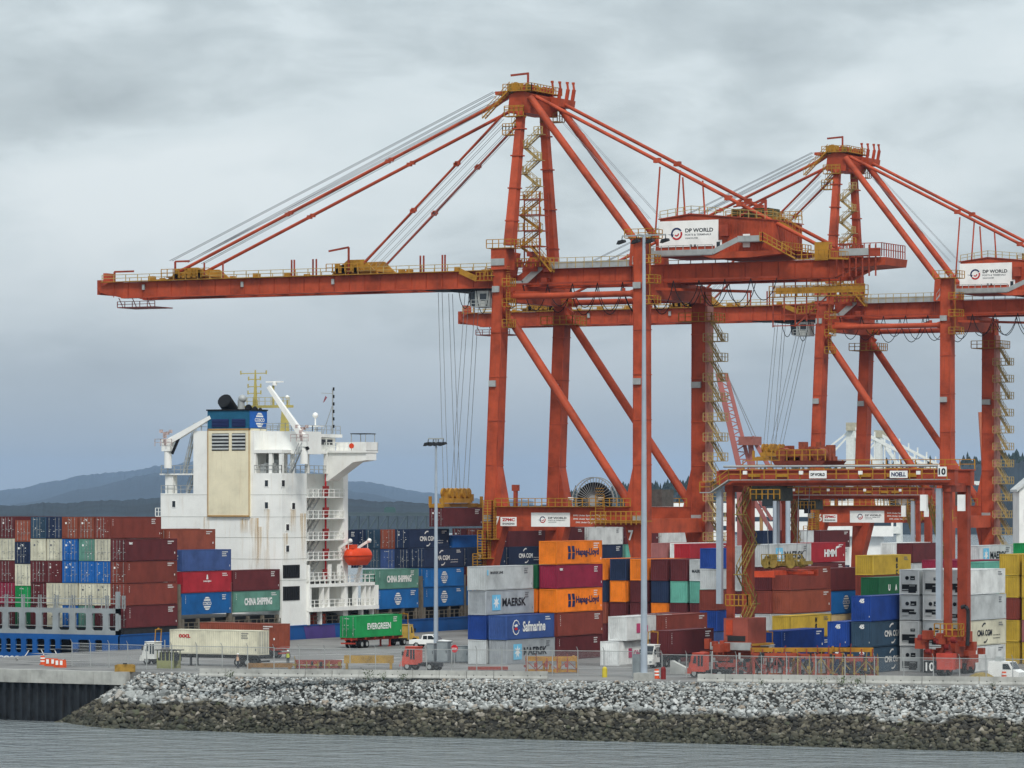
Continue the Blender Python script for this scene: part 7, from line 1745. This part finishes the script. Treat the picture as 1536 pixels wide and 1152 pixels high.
def barricade(px, py, L, label):
    a = at_z(px, py); o = thing('traffic_barrier', label, 'barrier', tuple(a), 0, 'orange and white barriers on the quay')
    MB().prism([(0, 0), (L, 0), (L, .25), (L - .08, .9), (.08, .9), (0, .25)], 'y', -.22, .22).build('body', mat('barrier_orange', 'd4562f', .55, var=.1), o)
    for x in (.3, L * .6): MB().box(x, x + .35, -.25, .25, .3, .8).build('white_panel', M_white, o)
barricade(68, 999, 1.7, 'orange plastic barrier on the quay edge, left of the pair'); barricade(82, 1001, 1.5, 'orange plastic barrier on the quay edge, right of the pair')
def drum_barrel(px, py, label, m=None):
    a = at_z(px, py); o = thing('traffic_drum', label, 'drum', tuple(a), 0, 'striped traffic drums'); MB().tube((0, 0, .1), (0, 0, 1.05), .3, 14, .24).tube((0, 0, 0), (0, 0, .1), .4, 14).build('drum', m or MATS['barrier_orange'], o)
    for z in (.35, .7): MB().tube((0, 0, z), (0, 0, z + .16), .295, 14).build('stripe', M_white, o)
for px, py, lb in ((64, 997, 'orange and white drum beside the plastic barriers on the quay'), (985, 1018, 'red and white drum at the foot of the tall lamp mast'), (1506, 1022, 'small red drum behind the white van')): drum_barrel(px, py, lb)
def bollard(px, py, label, m, h=1.5):
    a = at_z(px, py); o = thing('bollard', label, 'bollard', tuple(a)); MB().tube((0, 0, 0), (0, 0, h), .28, 12).sphere((0, 0, h), .28).build('post', m, o)
bollard(907, 1016, 'yellow bollard near the tall lamp mast', mat('bollard_yellow', 'c2b03c', .5), .9)
bollard(995, 1019, 'dark red hydrant post by the tall lamp mast', mat('hydrant_red', '7c2a2a', .5), 1.1)
def stop_sign():
    a = at_z(682, 1000); o = thing('stop_sign', 'red octagonal stop paddle on a thin post by the grey cabinets', 'sign', tuple(a)); MB().tube((0, 0, 0), (0, 0, 2.4), .04, 6).build('post', M_galv, o)
    MB().prism([(.48 * math.cos(R(22.5 + 45 * i)), 2.1 + .48 * math.sin(R(22.5 + 45 * i))) for i in range(8)], 'y', -.07, -.05).build('plate', mat('sign_red', 'c9282f', .5), o); text('STOP', .62, .22, M_textw, o, (0, -.078, 2.1), 'end', .03)
stop_sign()
def cabinets():
    for i, (px, w_, h) in enumerate(((640, 1.0, 2.2), (655, 1.5, 2.5), (672, 1.1, 1.9), (684, 1.7, 2.0))):
        a = at_z(px, 993 + i % 2); o = thing('electrical_cabinet', f'grey electrical cabinet by the shorter lamp mast, {ORD[i]} from the ship side', 'cabinet', tuple(a), 0, 'electrical cabinets')
        MB().box(0, w_, 0, .9, .08, h).build('body', mat('cabinet_grey', '7f868a', .5, var=.08), o); MB().box(-.05, w_ + .05, -.05, .95, h, h + .07).build('lid', M_galv, o)
        MB().box(.06, w_ - .06, -.025, 0, .2, h - .12).build('door', mat('cabinet_door', '8d9496', .5), o); MB().box(w_ - .22, w_ - .16, -.06, -.025, h * .45, h * .6).build('handle', M_dark, o)
    a = at_z(949, 1017); o = thing('electrical_cabinet', 'grey cabinet standing against the tall lamp mast', 'cabinet', tuple(a), 0, 'electrical cabinets'); MB().box(0, .9, 0, .7, .05, 2.6).build('body', MATS['cabinet_grey'], o); MB().box(.06, .84, -.025, 0, .2, 2.5).build('door', MATS['cabinet_door'], o)
cabinets()
def ramp_slab():
    a = at_z(1005, 1011); o = MB().prism([(0, 0), (4.2, 0), (4.2, .12), (.2, 1.5), (0, 1.5)], 'y', 0, .5).build('concrete_ramp', M_conc); o.location = a; o.rotation_euler = (0, 0, R(-18)); tag(o, 'sloping concrete wedge beside the tall lamp mast', 'ramp')
    a = at_z(1447, 1021); o = thing('dirt_mound', 'low ochre covered mound beside the white van', 'mound', tuple(a)); vs = []; n = 16
    mb = MB()
    for j in range(4):
        for i in range(n): t = 2 * math.pi * i / n; k = 1 - j / 3.2; vs.append((1.6 + 2.1 * k * math.cos(t), .9 + .9 * k * math.sin(t), .9 * math.sin(j / 3 * math.pi / 2)))
    mb.add(vs, [(j * n + i, j * n + (i + 1) % n, (j + 1) * n + (i + 1) % n, (j + 1) * n + i) for j in range(3) for i in range(n)], True); mb.add(vs[-n:], [tuple(range(n))]); mb.build('mound', mat('tarp_ochre', '8c7a45', .8, var=.2, scale=2), o)
ramp_slab()
def worker(px, py, label, rz, vest):
    a = at_z(px, py); o = thing('person', label, 'person', tuple(a), rz)
    bm = bmesh.new(); J = {}
    def jn(k, co, par=None):
        J[k] = bm.verts.new(co)
        if par: bm.edges.new((J[par], J[k]))
    jn('pel', (0, 0, .95)); jn('che', (0, .02, 1.3), 'pel'); jn('nec', (0, .02, 1.5), 'che'); jn('hd', (0, -.02, 1.62), 'nec'); jn('top', (0, -.02, 1.76), 'hd')
    for s, n_ in ((-1, 'l'), (1, 'r')):
        jn('sh' + n_, (s * .2, .02, 1.42), 'che'); jn('el' + n_, (s * .26, .04, 1.14), 'sh' + n_); jn('ha' + n_, (s * .24, -.1, .9), 'el' + n_)
        jn('hi' + n_, (s * .1, 0, .88), 'pel'); jn('kn' + n_, (s * .12, -.04 * s, .48), 'hi' + n_); jn('an' + n_, (s * .13, .03 * s, .08), 'kn' + n_); jn('to' + n_, (s * .14, -.15, .04), 'an' + n_)
    rad = dict(pel=.15, che=.17, nec=.06, hd=.1, top=.085); keys = list(J); bm.verts.index_update(); me = bpy.data.meshes.new('body'); bm.to_mesh(me); bm.free()
    ob = bpy.data.objects.new('body', me); link(ob, o); md = ob.modifiers.new('skin', 'SKIN'); ob.modifiers.new('sub', 'SUBSURF').levels = 1; ob.modifiers['sub'].render_levels = 1
    for i, k in enumerate(keys):
        r = rad.get(k, {'sh': .075, 'el': .055, 'ha': .045, 'hi': .1, 'kn': .075, 'an': .055, 'to': .05}.get(k[:2], .06)); me.skin_vertices[0].data[i].radius = (r, r); me.skin_vertices[0].data[i].use_root = (k == 'pel')
    me.materials.append(mat('work_trousers', '2a3038', .8))
    MB().tube((0, .01, .98), (0, .02, 1.46), .22, 12, .2).build('vest', mat(vest[0], vest[1], .7), o); MB().sphere((0, -.02, 1.76), .14, 10, 5, 1, 1.1, .7).build('helmet', M_white, o); MB().sphere((0, -.06, 1.64), .1, 10, 6).build('face', mat('skin', 'b98a70', .6), o)
worker(432, 999, 'person in a yellow-green vest standing behind the fence by the barriers', R(10), ('vest_lime', 'b9c04a'))
worker(357, 1004, 'person in a pale orange jacket standing under the long pale container', R(-20), ('vest_peach', 'c9a58a'))
# gull far above the ship
def shrub(px, py, s, label):
    a = at_z(px, py, 0); mb = MB(); rng = random.Random(int(px))
    for i in range(60):
        p = Vector((rng.gauss(0, .4), rng.gauss(0, .25), abs(rng.gauss(.3, .3)))) * s; d = Vector((rng.uniform(-1, 1), rng.uniform(-1, 1), rng.uniform(-.2, 1))).normalized() * .22 * s; q = d.cross(Vector((0, 0, 1))).normalized() * .07 * s if d.cross(Vector((0, 0, 1))).length > .01 else Vector((.05, 0, 0)); mb.add([p, p + d * .5 + q, p + d, p + d * .5 - q], [(0, 1, 2, 3)])
    for i in range(6): mb.tube((0, 0, -.1), (rng.gauss(0, .3) * s, rng.gauss(0, .2) * s, .6 * s), .015, 4)
    o = mb.build('weed_clump', mat('weed_green', '4c5a35', .8, var=.25)); o.location = a; tag(o, label, 'plant', 'weeds along the barriers')
for px, py, s in ((346, 1016, .9), (553, 1019, 1.2), (575, 1019, .8), (604, 1019, .9), (1232, 1027, .8), (1262, 1027, 1.3), (1287, 1027, 1.0), (1142, 1026, .6), (1490, 1030, .6)): shrub(px, py, s, 'small green weed clump at the foot of the concrete barriers')

# ============================================================ air
def haze():
    m = bpy.data.materials.new('haze_air'); m.use_nodes = True; t = m.node_tree
    for n_ in list(t.nodes): t.nodes.remove(n_)
    v = t.nodes.new('ShaderNodeVolumePrincipled'); v.inputs['Color'].default_value = (.52, .71, .99, 1); v.inputs['Density'].default_value = HAZE; v.inputs['Anisotropy'].default_value = 0.2
    ou = t.nodes.new('ShaderNodeOutputMaterial'); t.links.new(v.outputs[0], ou.inputs['Volume'])
    c = at_d(768, YH, 6000); mb = MB(); mb.box(-9500, 9500, -6300, 26000, -10, 330)
    o = mb.build('haze', m); o.location = (c.x, c.y, 0); o.rotation_euler = (0, 0, ANG); tag(o, 'thin pale haze over the harbour', 'haze', kind='stuff')
HAZE = 0.000038
haze()
